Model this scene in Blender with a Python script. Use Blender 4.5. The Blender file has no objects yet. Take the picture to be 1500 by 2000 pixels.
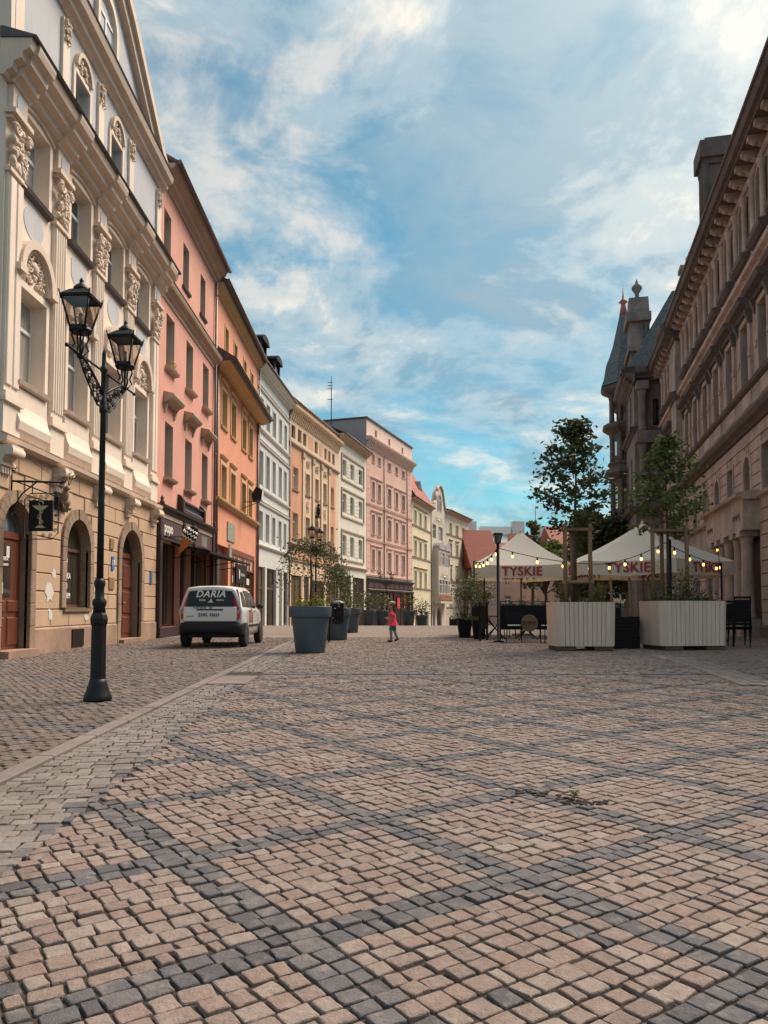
import bpy, bmesh, math, random
import numpy as np
from mathutils import Vector, Matrix, Euler

R = math.radians
rng = random.Random(7)
scn = bpy.context.scene
COL = scn.collection

# ------------------------------------------------------------------ camera
cam_d = bpy.data.cameras.new('camera')
cam = bpy.data.objects.new('camera', cam_d)
COL.objects.link(cam)
cam.location = (0, 0, 1.0)
cam.rotation_euler = (R(93.0), 0, 0)
cam_d.sensor_fit = 'VERTICAL'
cam_d.sensor_height = 36
cam_d.lens = 27.0
cam_d.shift_y = 109.4 / 2000
cam_d.clip_end = 2000
cam_d.clip_start = 0.05
scn.camera = cam

# ------------------------------------------------------------------ world, sun, exposure
SUN_AZ, SUN_EL = R(50), R(52)          # azimuth clockwise from +Y (street axis), elevation
sun_vec = Vector((math.sin(SUN_AZ) * math.cos(SUN_EL), math.cos(SUN_AZ) * math.cos(SUN_EL), math.sin(SUN_EL)))
world = bpy.data.worlds.new('World')
scn.world = world
world.use_nodes = True
wn, wl = world.node_tree.nodes, world.node_tree.links
wn.clear()


def wnode(t, **kw):
    n = wn.new(t)
    for k, v in kw.items():
        setattr(n, k, v)
    return n


def wmath(op, a, b=None, c=None, clamp=False):
    n = wnode('ShaderNodeMath', operation=op, use_clamp=clamp)
    for i, v in enumerate((a, b, c)):
        if v is None:
            continue
        if isinstance(v, (int, float)):
            n.inputs[i].default_value = v
        else:
            wl.new(v, n.inputs[i])
    return n.outputs[0]


sky = wnode('ShaderNodeTexSky', sky_type='NISHITA', sun_disc=False)
sky.sun_elevation = SUN_EL
sky.sun_rotation = SUN_AZ
sky.ozone_density = 2.5
sky.dust_density = 0.6
tc = wnode('ShaderNodeTexCoord')
sep = wnode('ShaderNodeSeparateXYZ')
wl.new(tc.outputs['Generated'], sep.inputs[0])
zc = wmath('ADD', wmath('MAXIMUM', sep.outputs[2], 0.0), 0.22)
comb = wnode('ShaderNodeCombineXYZ')
wl.new(wmath('DIVIDE', sep.outputs[0], zc), comb.inputs[0])
wl.new(wmath('DIVIDE', sep.outputs[1], zc), comb.inputs[1])


def wnoise(scale, detail, rough, dist, off):
    mp = wnode('ShaderNodeMapping')
    mp.inputs['Location'].default_value = off
    wl.new(comb.outputs[0], mp.inputs[0])
    n = wnode('ShaderNodeTexNoise')
    n.inputs['Scale'].default_value = scale
    n.inputs['Detail'].default_value = detail
    n.inputs['Roughness'].default_value = rough
    n.inputs['Distortion'].default_value = dist
    wl.new(mp.outputs[0], n.inputs['Vector'])
    return n.outputs['Fac']


def wramp(fac, stops):
    n = wnode('ShaderNodeValToRGB')
    n.color_ramp.interpolation = 'EASE'
    els = n.color_ramp.elements
    while len(els) < len(stops):
        els.new(0.5)
    for e, (p, c) in zip(els, stops):
        e.position = p
        e.color = (c, c, c, 1) if isinstance(c, (int, float)) else (*c, 1)
    wl.new(fac, n.inputs[0])
    return n.outputs[0]


big = wnoise(0.7, 7, 0.55, 0.4, (3.6, 2.4, 0))
fine = wnoise(4.6, 10, 0.62, 0.35, (7.3, 2.2, 0))
dens = wmath('ADD', wmath('MULTIPLY', big, 0.56), wmath('MULTIPLY', fine, 0.44))
mask = wramp(dens, [(0.38, 0.15), (0.475, 0.62), (0.56, 0.98)])
shade = wramp(wnoise(2.3, 9, 0.62, 0.3, (1.3, 5.1, 0)), [(0.43, (0.30, 0.48, 0.60)), (0.52, (0.60, 0.71, 0.75)), (0.61, (1.12, 1.02, 0.88))])
# thin cloud towards the hidden sun is brighter and creamier
vm = wnode('ShaderNodeVectorMath', operation='DOT_PRODUCT')
wl.new(tc.outputs['Generated'], vm.inputs[0])
vm.inputs[1].default_value = sun_vec
glow = wmath('POWER', wmath('MAXIMUM', vm.outputs['Value'], 0.0), 7.0)
mixc = wnode('ShaderNodeMix', data_type='RGBA')
wl.new(wmath('MULTIPLY', glow, 0.75, clamp=True), mixc.inputs[0])
wl.new(shade, mixc.inputs[6])
mixc.inputs[7].default_value = (1.0, 0.93, 0.80, 1)
bg_sky = wnode('ShaderNodeBackground')
tint = wnode('ShaderNodeMix', data_type='RGBA', blend_type='MULTIPLY')
tint.inputs[0].default_value = 1.0
wl.new(sky.outputs[0], tint.inputs[6])
tint.inputs[7].default_value = (0.52, 1.05, 0.95, 1)
wl.new(tint.outputs[2], bg_sky.inputs[0])
bg_sky.inputs[1].default_value = 0.066
bg_cl = wnode('ShaderNodeBackground')
wl.new(mixc.outputs[2], bg_cl.inputs[0])
wl.new(wmath('ADD', 0.51, wmath('MULTIPLY', glow, 0.25)), bg_cl.inputs[1])
mixs = wnode('ShaderNodeMixShader')
wl.new(mask, mixs.inputs[0])
wl.new(bg_sky.outputs[0], mixs.inputs[1])
wl.new(bg_cl.outputs[0], mixs.inputs[2])
wo = wnode('ShaderNodeOutputWorld')
wl.new(mixs.outputs[0], wo.inputs[0])

sun_d = bpy.data.lights.new('sun', 'SUN')
sun_d.energy = 3.4
sun_d.angle = R(30)
sun_d.color = (1.0, 0.86, 0.72)
sun = bpy.data.objects.new('sun', sun_d)
COL.objects.link(sun)
sun.rotation_euler = (-sun_vec).to_track_quat('-Z', 'Y').to_euler()

scn.view_settings.view_transform = 'Standard'
scn.view_settings.look = 'None'
scn.view_settings.exposure = 0.86
scn.view_settings.gamma = 1.0
scn.view_settings.use_curve_mapping = False
scn.cycles.use_denoising = True
scn.cycles.max_bounces = 5
scn.cycles.diffuse_bounces = 3
scn.cycles.glossy_bounces = 2
scn.cycles.transmission_bounces = 3
scn.cycles.transparent_max_bounces = 6
scn.cycles.caustics_reflective = False
scn.cycles.caustics_refractive = False


# ------------------------------------------------------------------ materials
class NT:
    def __init__(self, name):
        self.m = bpy.data.materials.new(name)
        self.m.use_nodes = True
        self.n = self.m.node_tree.nodes
        self.l = self.m.node_tree.links
        self.b = self.n['Principled BSDF']

    def new(self, t, **kw):
        n = self.n.new(t)
        for k, v in kw.items():
            setattr(n, k, v)
        return n

    def put(self, sock, v):
        if isinstance(v, (int, float, tuple)):
            sock.default_value = v if not (isinstance(v, tuple) and len(v) == 3 and sock.type == 'RGBA') else (*v, 1)
        else:
            self.l.new(v, sock)

    def noise(self, scale, detail=4, rough=0.55, vec=None, stretch=None):
        n = self.new('ShaderNodeTexNoise')
        n.inputs['Scale'].default_value = scale
        n.inputs['Detail'].default_value = detail
        n.inputs['Roughness'].default_value = rough
        v = vec or self.coord()
        if stretch:
            mp = self.new('ShaderNodeMapping')
            mp.inputs['Scale'].default_value = stretch
            self.l.new(v, mp.inputs[0])
            v = mp.outputs[0]
        self.l.new(v, n.inputs['Vector'])
        return n.outputs['Fac']

    def coord(self):
        return self.new('ShaderNodeTexCoord').outputs['Object']

    def ramp(self, fac, stops):
        n = self.new('ShaderNodeValToRGB')
        els = n.color_ramp.elements
        while len(els) < len(stops):
            els.new(0.5)
        for e, (p, c) in zip(els, stops):
            e.position = p
            e.color = (c, c, c, 1) if isinstance(c, (int, float)) else (*c, 1)
        self.l.new(fac, n.inputs[0])
        return n.outputs[0]

    def mix(self, fac, a, b, mode='MIX'):
        n = self.new('ShaderNodeMix', data_type='RGBA', blend_type=mode)
        self.put(n.inputs[0], fac)
        self.put(n.inputs[6], a)
        self.put(n.inputs[7], b)
        return n.outputs[2]

    def math(self, op, a, b=0.0):
        n = self.new('ShaderNodeMath', operation=op)
        self.put(n.inputs[0], a)
        self.put(n.inputs[1], b)
        return n.outputs[0]

    def bump(self, h, strength=0.3, dist=0.01):
        n = self.new('ShaderNodeBump')
        n.inputs['Strength'].default_value = strength
        n.inputs['Distance'].default_value = dist
        self.l.new(h, n.inputs['Height'])
        self.l.new(n.outputs[0], self.b.inputs['Normal'])


def scale_c(c, k):
    return tuple(max(0.0, min(1.0, x * k)) for x in c)


def plaster(name, c, var=0.16, stain=0.35, rough=0.88, dirt=(0.16, 0.11, 0.08)):
    t = NT(name)
    n1 = t.noise(0.55, 5, 0.6)
    n2 = t.noise(3.2, 6, 0.65, stretch=(1, 1, 0.28))
    n3 = t.noise(38, 3)
    base = t.mix(t.ramp(n1, [(0.3, 0.0), (0.7, 1.0)]), scale_c(c, 1 - var), scale_c(c, 1 + var * 0.6))
    st = t.ramp(n2, [(0.52, 0.0), (0.82, stain)])
    base = t.mix(st, base, t.mix(0.55, c, dirt))
    n4 = t.noise(2.2, 5, 0.6, stretch=(3.2, 3.2, 0.10))
    base = t.mix(t.ramp(n4, [(0.50, 0.0), (0.75, 0.35)]), base, t.mix(0.35, c, dirt))
    n5 = t.noise(0.9, 6, 0.7)
    base = t.mix(t.ramp(n5, [(0.58, 0.0), (0.63, 0.22)]), base, scale_c(c, 1.12))
    base = t.mix(t.ramp(n3, [(0.3, 0.10), (0.7, 0.0)]), base, scale_c(c, 0.7))
    t.put(t.b.inputs['Base Color'], base)
    t.b.inputs['Roughness'].default_value = rough
    t.bump(t.noise(55, 4), 0.18, 0.01)
    return t.m


def stone(name, c, dark, rough=0.85, streak=0.7, s1=1.1):
    t = NT(name)
    n1 = t.noise(s1, 6, 0.62)
    n2 = t.noise(2.4, 6, 0.7, stretch=(1, 1, 0.22))
    n3 = t.noise(22, 4, 0.6)
    base = t.mix(t.ramp(n1, [(0.32, 0.0), (0.68, 1.0)]), scale_c(c, 0.72), scale_c(c, 1.22))
    base = t.mix(t.ramp(n2, [(0.45, 0.0), (0.75, streak)]), base, dark)
    base = t.mix(t.ramp(n3, [(0.35, 0.28), (0.6, 0.0)]), base, dark)
    t.put(t.b.inputs['Base Color'], base)
    t.b.inputs['Roughness'].default_value = rough
    t.bump(t.noise(30, 5, 0.65), 0.35, 0.02)
    return t.m


def simple(name, c, rough=0.6, metal=0.0, var=0.12, scale=6.0, bump=0.0, spec=0.5, coat=0.0):
    t = NT(name)
    n1 = t.noise(scale, 5, 0.6)
    t.put(t.b.inputs['Base Color'], t.mix(t.ramp(n1, [(0.3, 0.0), (0.7, 1.0)]), scale_c(c, 1 - var), scale_c(c, 1 + var)))
    t.b.inputs['Roughness'].default_value = rough
    t.b.inputs['Metallic'].default_value = metal
    t.b.inputs['Specular IOR Level'].default_value = spec
    t.b.inputs['Coat Weight'].default_value = coat
    if bump:
        t.bump(t.noise(scale * 8, 4), bump, 0.01)
    return t.m


def wood(name, c, rough=0.6, k=0.35, stretch=(14, 14, 0.8)):
    t = NT(name)
    oi = t.new('ShaderNodeObjectInfo')
    n1 = t.noise(2.0, 6, 0.6, stretch=stretch)
    base = t.mix(t.ramp(n1, [(0.3, 0.0), (0.7, 1.0)]), scale_c(c, 1 - k), scale_c(c, 1 + k * 0.5))
    base = t.mix(t.math('MULTIPLY', oi.outputs['Random'], 0.45), base, scale_c(c, 0.75))
    t.put(t.b.inputs['Base Color'], base)
    t.b.inputs['Roughness'].default_value = rough
    t.bump(n1, 0.2, 0.01)
    return t.m


def glass_pane(name, dark=(0.035, 0.034, 0.036), light=(0.50, 0.46, 0.42), curtain=0.4, rough=0.06):
    """window pane seen from the street in daylight: dark room, sometimes a curtain, clear reflections"""
    t = NT(name)
    oi = t.new('ShaderNodeObjectInfo')
    n1 = t.noise(5.0, 3, 0.5, stretch=(3.0, 1, 0.25))
    room = t.mix(t.ramp(n1, [(0.35, 0.0), (0.7, 1.0)]), dark, scale_c(light, 0.75))
    cur = t.mix(t.ramp(n1, [(0.3, 0.0), (0.6, 1.0)]), scale_c(light, 0.7), light)
    sel = t.ramp(oi.outputs['Random'], [(curtain - 0.02, 1.0), (curtain + 0.02, 0.0)])
    t.put(t.b.inputs['Base Color'], t.mix(sel, t.mix(0.35, dark, room), t.mix(0.75, dark, cur)))
    t.b.inputs['Roughness'].default_value = rough
    t.b.inputs['Specular IOR Level'].default_value = 0.9
    t.bump(t.noise(1.6, 2), 0.05, 0.01)
    return t.m


def foliage(name, c1, c2, c3, trans=0.25):
    t = NT(name)
    g = t.new('ShaderNodeNewGeometry')
    base = t.ramp(g.outputs['Random Per Island'], [(0.0, c1), (0.5, c2), (1.0, c3)])
    t.put(t.b.inputs['Base Color'], base)
    t.b.inputs['Roughness'].default_value = 0.55
    tr = t.new('ShaderNodeBsdfTranslucent')
    t.put(tr.inputs[0], base)
    ms = t.new('ShaderNodeMixShader')
    ms.inputs[0].default_value = trans
    t.l.new(t.b.outputs[0], ms.inputs[1])
    t.l.new(tr.outputs[0], ms.inputs[2])
    t.l.new(ms.outputs[0], t.n['Material Output'].inputs[0])
    return t.m


def sett(name, stops, rough=0.72):
    t = NT(name)
    g = t.new('ShaderNodeNewGeometry')
    oi = t.new('ShaderNodeObjectInfo')
    r = t.math('FRACT', t.math('ADD', g.outputs['Random Per Island'], oi.outputs['Random']))
    base = t.ramp(r, stops)
    pos = g.outputs['Position']
    n1 = t.noise(55, 5, 0.65, vec=pos)
    n2 = t.noise(0.55, 4, 0.6, vec=pos)
    n3 = t.noise(14, 4, 0.6, vec=pos)
    base = t.mix(t.ramp(n1, [(0.35, 0.45), (0.62, 0.0)]), base, t.mix(0.6, base, (0.04, 0.03, 0.025), 'MIX'))
    base = t.mix(t.ramp(n3, [(0.52, 0.0), (0.72, 0.4)]), base, (0.38, 0.305, 0.26))
    base = t.mix(t.ramp(n2, [(0.42, 0.0), (0.68, 0.24)]), base, scale_c(stops[0][1], 0.62))
    t.put(t.b.inputs['Base Color'], base)
    t.b.inputs['Roughness'].default_value = rough
    t.b.inputs['Specular IOR Level'].default_value = 0.35
    t.bump(t.math('ADD', t.noise(26, 5, 0.65, vec=pos), t.math('MULTIPLY', t.noise(110, 4, 0.7, vec=pos), 0.5)), 0.9, 0.012)
    return t.m


M = {}
M['b1'] = plaster('cream_stucco', (0.76, 0.63, 0.52), 0.10, 0.30)
M['b1_trim'] = plaster('cream_moulding', (0.68, 0.54, 0.43), 0.12, 0.45)
M['b1_grey'] = plaster('grey_paint', (0.47, 0.47, 0.49), 0.08, 0.2)
M['b1_tan'] = plaster('tan_render', (0.51, 0.345, 0.225), 0.14, 0.40)
M['b1_stone'] = stone('sandstone_surround', (0.33, 0.225, 0.15), (0.10, 0.065, 0.045), 0.85, 0.5)
M['b1_plinth'] = stone('plinth_stone', (0.36, 0.23, 0.16), (0.16, 0.10, 0.07), 0.85, 0.45)
M['groove'] = simple('joint_shadow', (0.10, 0.06, 0.045), 0.9)
M['flaked'] = plaster('flaked_plaster', (0.66, 0.60, 0.54), 0.1, 0.2)
M['pink'] = plaster('salmon_stucco', (0.66, 0.315, 0.24), 0.12, 0.4)
M['pink_trim'] = plaster('beige_moulding', (0.46, 0.335, 0.25), 0.14, 0.5)
M['reveal'] = plaster('grey_beige_reveal', (0.40, 0.33, 0.28), 0.10, 0.2)
M['orange'] = plaster('orange_stucco', (0.69, 0.29, 0.175), 0.12, 0.4)
M['ochre'] = plaster('ochre_moulding', (0.58, 0.39, 0.20), 0.10, 0.3)
M['white'] = plaster('offwhite_stucco', (0.62, 0.62, 0.59), 0.12, 0.4)
M['white_trim'] = plaster('white_moulding', (0.66, 0.65, 0.60), 0.10, 0.3)
M['blue_grey'] = plaster('blue_grey_panel', (0.54, 0.555, 0.56), 0.08, 0.2)
M['peach'] = plaster('peach_stucco', (0.73, 0.53, 0.37), 0.12, 0.35)
M['terracotta'] = plaster('terracotta_panel', (0.64, 0.33, 0.20), 0.12, 0.3)
M['cream'] = plaster('pale_cream_stucco', (0.74, 0.69, 0.58), 0.10, 0.3)
M['rose'] = plaster('rose_stucco', (0.71, 0.44, 0.36), 0.12, 0.35)
M['rose_light'] = plaster('pale_rose_moulding', (0.72, 0.53, 0.45), 0.10, 0.3)
M['gable_grey'] = plaster('grey_gable_render', (0.38, 0.33, 0.33), 0.10, 0.3)
M['yellow'] = plaster('yellow_stucco', (0.70, 0.60, 0.42), 0.12, 0.3)
M['yellow_l'] = plaster('pale_yellow_moulding', (0.66, 0.60, 0.43), 0.10, 0.25)
M['nouveau'] = plaster('greige_stucco', (0.58, 0.50, 0.42), 0.14, 0.4)
M['last'] = plaster('ivory_stucco', (0.64, 0.55, 0.42), 0.10, 0.25)
M['far_pink'] = plaster('dusty_pink_stucco', (0.50, 0.36, 0.31), 0.10, 0.25)
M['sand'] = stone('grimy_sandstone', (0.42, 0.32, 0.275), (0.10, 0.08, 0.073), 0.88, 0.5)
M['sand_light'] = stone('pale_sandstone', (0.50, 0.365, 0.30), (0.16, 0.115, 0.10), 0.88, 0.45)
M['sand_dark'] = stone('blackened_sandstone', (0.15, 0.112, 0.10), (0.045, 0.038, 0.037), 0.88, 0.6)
M['sand_far'] = stone('far_sandstone', (0.235, 0.185, 0.170), (0.06, 0.052, 0.052), 0.88, 0.6)  # darker, greyer stone tone for the far pavilion
M['slate'] = simple('slate', (0.085, 0.10, 0.105), 0.6, 0, 0.45, 5, 0.4)
M['red_metal'] = simple('red_lead_finial', (0.36, 0.13, 0.10), 0.6)
M['tile_red'] = simple('red_roof_tile', (0.30, 0.085, 0.055), 0.8, 0, 0.35, 7, 0.4)
M['roof_brown'] = simple('brown_sheet_roof', (0.085, 0.058, 0.055), 0.55, 0, 0.3, 2.0, 0.2)
M['roof_grey'] = simple('grey_sheet_roof', (0.34, 0.37, 0.40), 0.6, 0, 0.15, 0.8, 0.1)
M['gutter'] = simple('gutter_sheet', (0.17, 0.12, 0.105), 0.5, 0.3, 0.25, 3)
M['frame'] = simple('white_window_paint', (0.74, 0.72, 0.69), 0.5, 0, 0.06)
M['frame_brown'] = simple('brown_window_paint', (0.12, 0.055, 0.035), 0.5)
M['glass'] = glass_pane('window_glass')
M['glass_sky'] = glass_pane('window_glass_painted_sky', (0.05, 0.06, 0.07), (0.42, 0.45, 0.48), 0.5)  # sky reflection put into the pane colour as a paler blue-grey
M['glass_dark'] = glass_pane('dark_window_glass', (0.012, 0.011, 0.011), (0.07, 0.055, 0.045), 0.25)
M['glass_shop'] = glass_pane('shop_glass', (0.02, 0.017, 0.014), (0.20, 0.15, 0.10), 0.5)
M['door'] = wood('mahogany_door', (0.15, 0.042, 0.022), 0.45)
M['shop_wood'] = wood('dark_shop_wood', (0.040, 0.016, 0.014), 0.5)
M['sign_brown'] = simple('sign_board_brown', (0.085, 0.038, 0.036), 0.55)
M['red_wood'] = wood('red_brown_shopfront', (0.20, 0.062, 0.035), 0.5)
M['iron'] = simple('black_cast_iron', (0.011, 0.008, 0.008), 0.5, 0.0, 0.3, 12, 0.15, 0.3)
M['black'] = simple('matt_black', (0.010, 0.007, 0.007), 0.7, 0, 0.2, 6, 0, 0.25)
M['text_white'] = simple('white_lettering', (0.78, 0.75, 0.70), 0.6, 0, 0.03)
M['text_red'] = simple('red_lettering', (0.42, 0.018, 0.03), 0.7, 0, 0.05)
M['text_gold'] = simple('bronze_emblem', (0.42, 0.34, 0.18), 0.5, 0.2)
M['text_dark'] = simple('dark_lettering', (0.03, 0.025, 0.025), 0.7)
M['blue_plate'] = simple('blue_enamel', (0.05, 0.16, 0.36), 0.4)
M['brass'] = simple('brass_plate', (0.36, 0.22, 0.09), 0.45, 0.4)
M['paper'] = simple('paper', (0.66, 0.64, 0.60), 0.8)
M['plaque'] = simple('grey_green_plaque', (0.27, 0.27, 0.22), 0.7, 0, 0.3, 14)
M['pot'] = simple('slate_blue_plastic', (0.065, 0.090, 0.108), 0.55, 0, 0.18, 2.5, 0.05)
M['soil'] = simple('soil', (0.035, 0.022, 0.015), 0.95, 0, 0.4, 25, 0.6)
M['plank'] = wood('pale_planter_board', (0.72, 0.53, 0.43), 0.7, 0.15)
M['pale_post'] = wood('round_timber', (0.30, 0.175, 0.10), 0.8, 0.35)
M['block'] = wood('brown_bearer', (0.13, 0.075, 0.05), 0.8)
M['bark'] = simple('bark', (0.10, 0.072, 0.055), 0.9, 0, 0.4, 14, 0.6)
M['leaf_maple'] = foliage('maple_leaves', (0.030, 0.042, 0.016), (0.062, 0.080, 0.026), (0.12, 0.13, 0.042))
M['leaf_light'] = foliage('light_green_leaves', (0.050, 0.075, 0.018), (0.11, 0.145, 0.032), (0.19, 0.21, 0.05))  # paler, brighter green than the maple leaves
M['leaf_weep'] = foliage('weeping_leaves', (0.05, 0.062, 0.018), (0.10, 0.115, 0.034), (0.17, 0.165, 0.055))
M['leaf_yellow'] = foliage('yellow_green_flowers', (0.10, 0.13, 0.02), (0.26, 0.26, 0.03), (0.42, 0.36, 0.05))
M['leaf_far'] = foliage('far_leaves', (0.040, 0.055, 0.020), (0.085, 0.10, 0.032), (0.16, 0.125, 0.045))
M['grass_tuft'] = foliage('dry_grass', (0.10, 0.09, 0.03), (0.20, 0.16, 0.05), (0.28, 0.20, 0.07))
M['car_white'] = simple('white_car_paint', (0.70, 0.68, 0.64), 0.28, 0, 0.04, 1.5, 0, 0.5, 0.6)
M['car_glass'] = simple('tinted_car_glass', (0.008, 0.009, 0.010), 0.06, 0, 0.1, 2, 0, 0.35)
M['car_plastic'] = simple('grey_black_bumper', (0.016, 0.014, 0.016), 0.6, 0, 0.15, 8, 0.1, 0.3)
M['tail'] = simple('red_tail_lamp', (0.48, 0.010, 0.020), 0.15, 0, 0.1, 20, 0, 0.7)
M['tail_clear'] = simple('clear_tail_lamp', (0.46, 0.22, 0.20), 0.15)
M['tyre'] = simple('tyre_rubber', (0.016, 0.015, 0.015), 0.8)
M['rim'] = simple('grey_wheel', (0.20, 0.20, 0.20), 0.4, 0.5)
M['plate'] = simple('number_plate_white', (0.62, 0.62, 0.60), 0.45)
M['skin'] = simple('skin', (0.42, 0.22, 0.15), 0.6, 0, 0.05)
M['tunic'] = simple('coral_pink_cloth', (0.85, 0.06, 0.12), 0.8, 0, 0.12, 18)
M['shorts'] = simple('teal_denim', (0.07, 0.15, 0.17), 0.85, 0, 0.2, 20)
M['tights'] = simple('grey_tights', (0.22, 0.22, 0.25), 0.85, 0, 0.2, 20)
M['shoe'] = simple('dark_shoe', (0.03, 0.022, 0.024), 0.6)
M['hair'] = simple('brown_hair', (0.075, 0.042, 0.022), 0.6, 0, 0.3, 30)
M['cap'] = simple('beige_cap', (0.42, 0.31, 0.20), 0.8)
M['mid_grey'] = simple('galvanised', (0.22, 0.21, 0.20), 0.5, 0.3)
M['waffle'] = simple('waffle_cone', (0.42, 0.15, 0.05), 0.7, 0, 0.25, 18, 0.3)
M['slab'] = stone('granite_kerb', (0.215, 0.168, 0.150), (0.12, 0.092, 0.082), 0.8, 0.45)
M['curtain'] = wood('net_curtain', (0.40, 0.37, 0.33), 0.35, 0.3, (9, 9, 0.3))
M['sign_tan'] = simple('tan_sign', (0.20, 0.115, 0.06), 0.6)
M['dirt'] = None

t = NT('joint_dirt')
gp = t.new('ShaderNodeNewGeometry').outputs['Position']
b = t.mix(t.ramp(t.noise(1.4, 5, 0.6, vec=gp), [(0.35, 0.0), (0.7, 1.0)]), (0.034, 0.022, 0.016), (0.062, 0.042, 0.030))
b = t.mix(t.ramp(t.noise(2.6, 6, 0.7, vec=gp), [(0.60, 0.0), (0.70, 0.75)]), b, (0.045, 0.048, 0.014))
b = t.mix(t.ramp(t.noise(60, 3, 0.7, vec=gp), [(0.4, 0.5), (0.6, 0.0)]), b, (0.02, 0.014, 0.01))
t.put(t.b.inputs['Base Color'], b)
t.b.inputs['Roughness'].default_value = 0.95
t.bump(t.noise(80, 4, 0.7, vec=gp), 0.6, 0.01)
M['dirt'] = t.m

M['sett'] = sett('tan_setts', [(0.0, (0.222, 0.157, 0.131)), (0.25, (0.262, 0.190, 0.158)), (0.5, (0.275, 0.184, 0.150)), (0.62, (0.258, 0.187, 0.154)), (0.85, (0.335, 0.258, 0.218)), (1.0, (0.25, 0.186, 0.156))])
M['sett_dark'] = sett('blue_grey_setts', [(0.0, (0.092, 0.082, 0.086)), (0.4, (0.122, 0.110, 0.114)), (0.75, (0.142, 0.127, 0.127)), (1.0, (0.160, 0.138, 0.132))])
M['sett_grey'] = sett('pale_grey_setts', [(0.0, (0.18, 0.145, 0.126)), (0.5, (0.235, 0.194, 0.17)), (1.0, (0.295, 0.248, 0.22))])
M['sett_walk'] = sett('brown_walk_setts', [(0.0, (0.125, 0.088, 0.070)), (0.4, (0.185, 0.133, 0.106)), (0.7, (0.165, 0.120, 0.10)), (1.0, (0.225, 0.168, 0.138))])

t = NT('far_setts')
gp = t.new('ShaderNodeNewGeometry').outputs['Position']
vo = t.new('ShaderNodeTexVoronoi', feature='DISTANCE_TO_EDGE')
vo.inputs['Scale'].default_value = 9.0
t.l.new(gp, vo.inputs['Vector'])
vc = t.new('ShaderNodeTexVoronoi')
vc.inputs['Scale'].default_value = 9.0
t.l.new(gp, vc.inputs['Vector'])
cc = t.ramp(vc.outputs['Color'], [(0.1, (0.20, 0.15, 0.115)), (0.5, (0.29, 0.22, 0.17)), (0.9, (0.34, 0.27, 0.215))])
cc = t.mix(t.ramp(t.noise(0.7, 4, 0.6, vec=gp), [(0.4, 0.0), (0.65, 0.4)]), cc, (0.15, 0.115, 0.09))
t.put(t.b.inputs['Base Color'], t.mix(t.ramp(vo.outputs['Distance'], [(0.02, 1.0), (0.10, 0.0)]), cc, (0.06, 0.042, 0.03)))
t.b.inputs['Roughness'].default_value = 0.75
t.bump(t.ramp(vo.outputs['Distance'], [(0.0, 0.0), (0.2, 1.0)]), 0.7, 0.02)
M['far_setts'] = t.m

t = NT('canvas')
n1 = t.noise(1.2, 5, 0.6)
base = t.mix(t.ramp(n1, [(0.3, 0.0), (0.7, 1.0)]), (0.78, 0.72, 0.62), (0.86, 0.80, 0.70))
t.put(t.b.inputs['Base Color'], base)
t.b.inputs['Roughness'].default_value = 0.85
tr = t.new('ShaderNodeBsdfTranslucent')
t.put(tr.inputs[0], (0.72, 0.56, 0.36))
ms = t.new('ShaderNodeMixShader')
ms.inputs[0].default_value = 0.32
t.l.new(t.b.outputs[0], ms.inputs[1])
t.l.new(tr.outputs[0], ms.inputs[2])
t.l.new(ms.outputs[0], t.n['Material Output'].inputs[0])
t.bump(t.noise(3, 4), 0.25, 0.03)
M['canvas'] = t.m

t = NT('lit_bulb')
t.b.inputs['Base Color'].default_value = (1, 0.7, 0.3, 1)
t.b.inputs['Emission Color'].default_value = (1.0, 0.55, 0.16, 1)
t.b.inputs['Emission Strength'].default_value = 1.9
M['bulb'] = t.m

t = NT('lantern_glass')
tr = t.new('ShaderNodeBsdfTransparent')
tr.inputs[0].default_value = (0.80, 0.74, 0.68, 1)
gl = t.new('ShaderNodeBsdfGlossy')
gl.inputs['Roughness'].default_value = 0.08
gl.inputs['Color'].default_value = (0.8, 0.8, 0.8, 1)
ms = t.new('ShaderNodeMixShader')
ms.inputs[0].default_value = 0.10
t.l.new(tr.outputs[0], ms.inputs[1])
t.l.new(gl.outputs[0], ms.inputs[2])
t.l.new(ms.outputs[0], t.n['Material Output'].inputs[0])
M['lantern_glass'] = t.m


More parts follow.
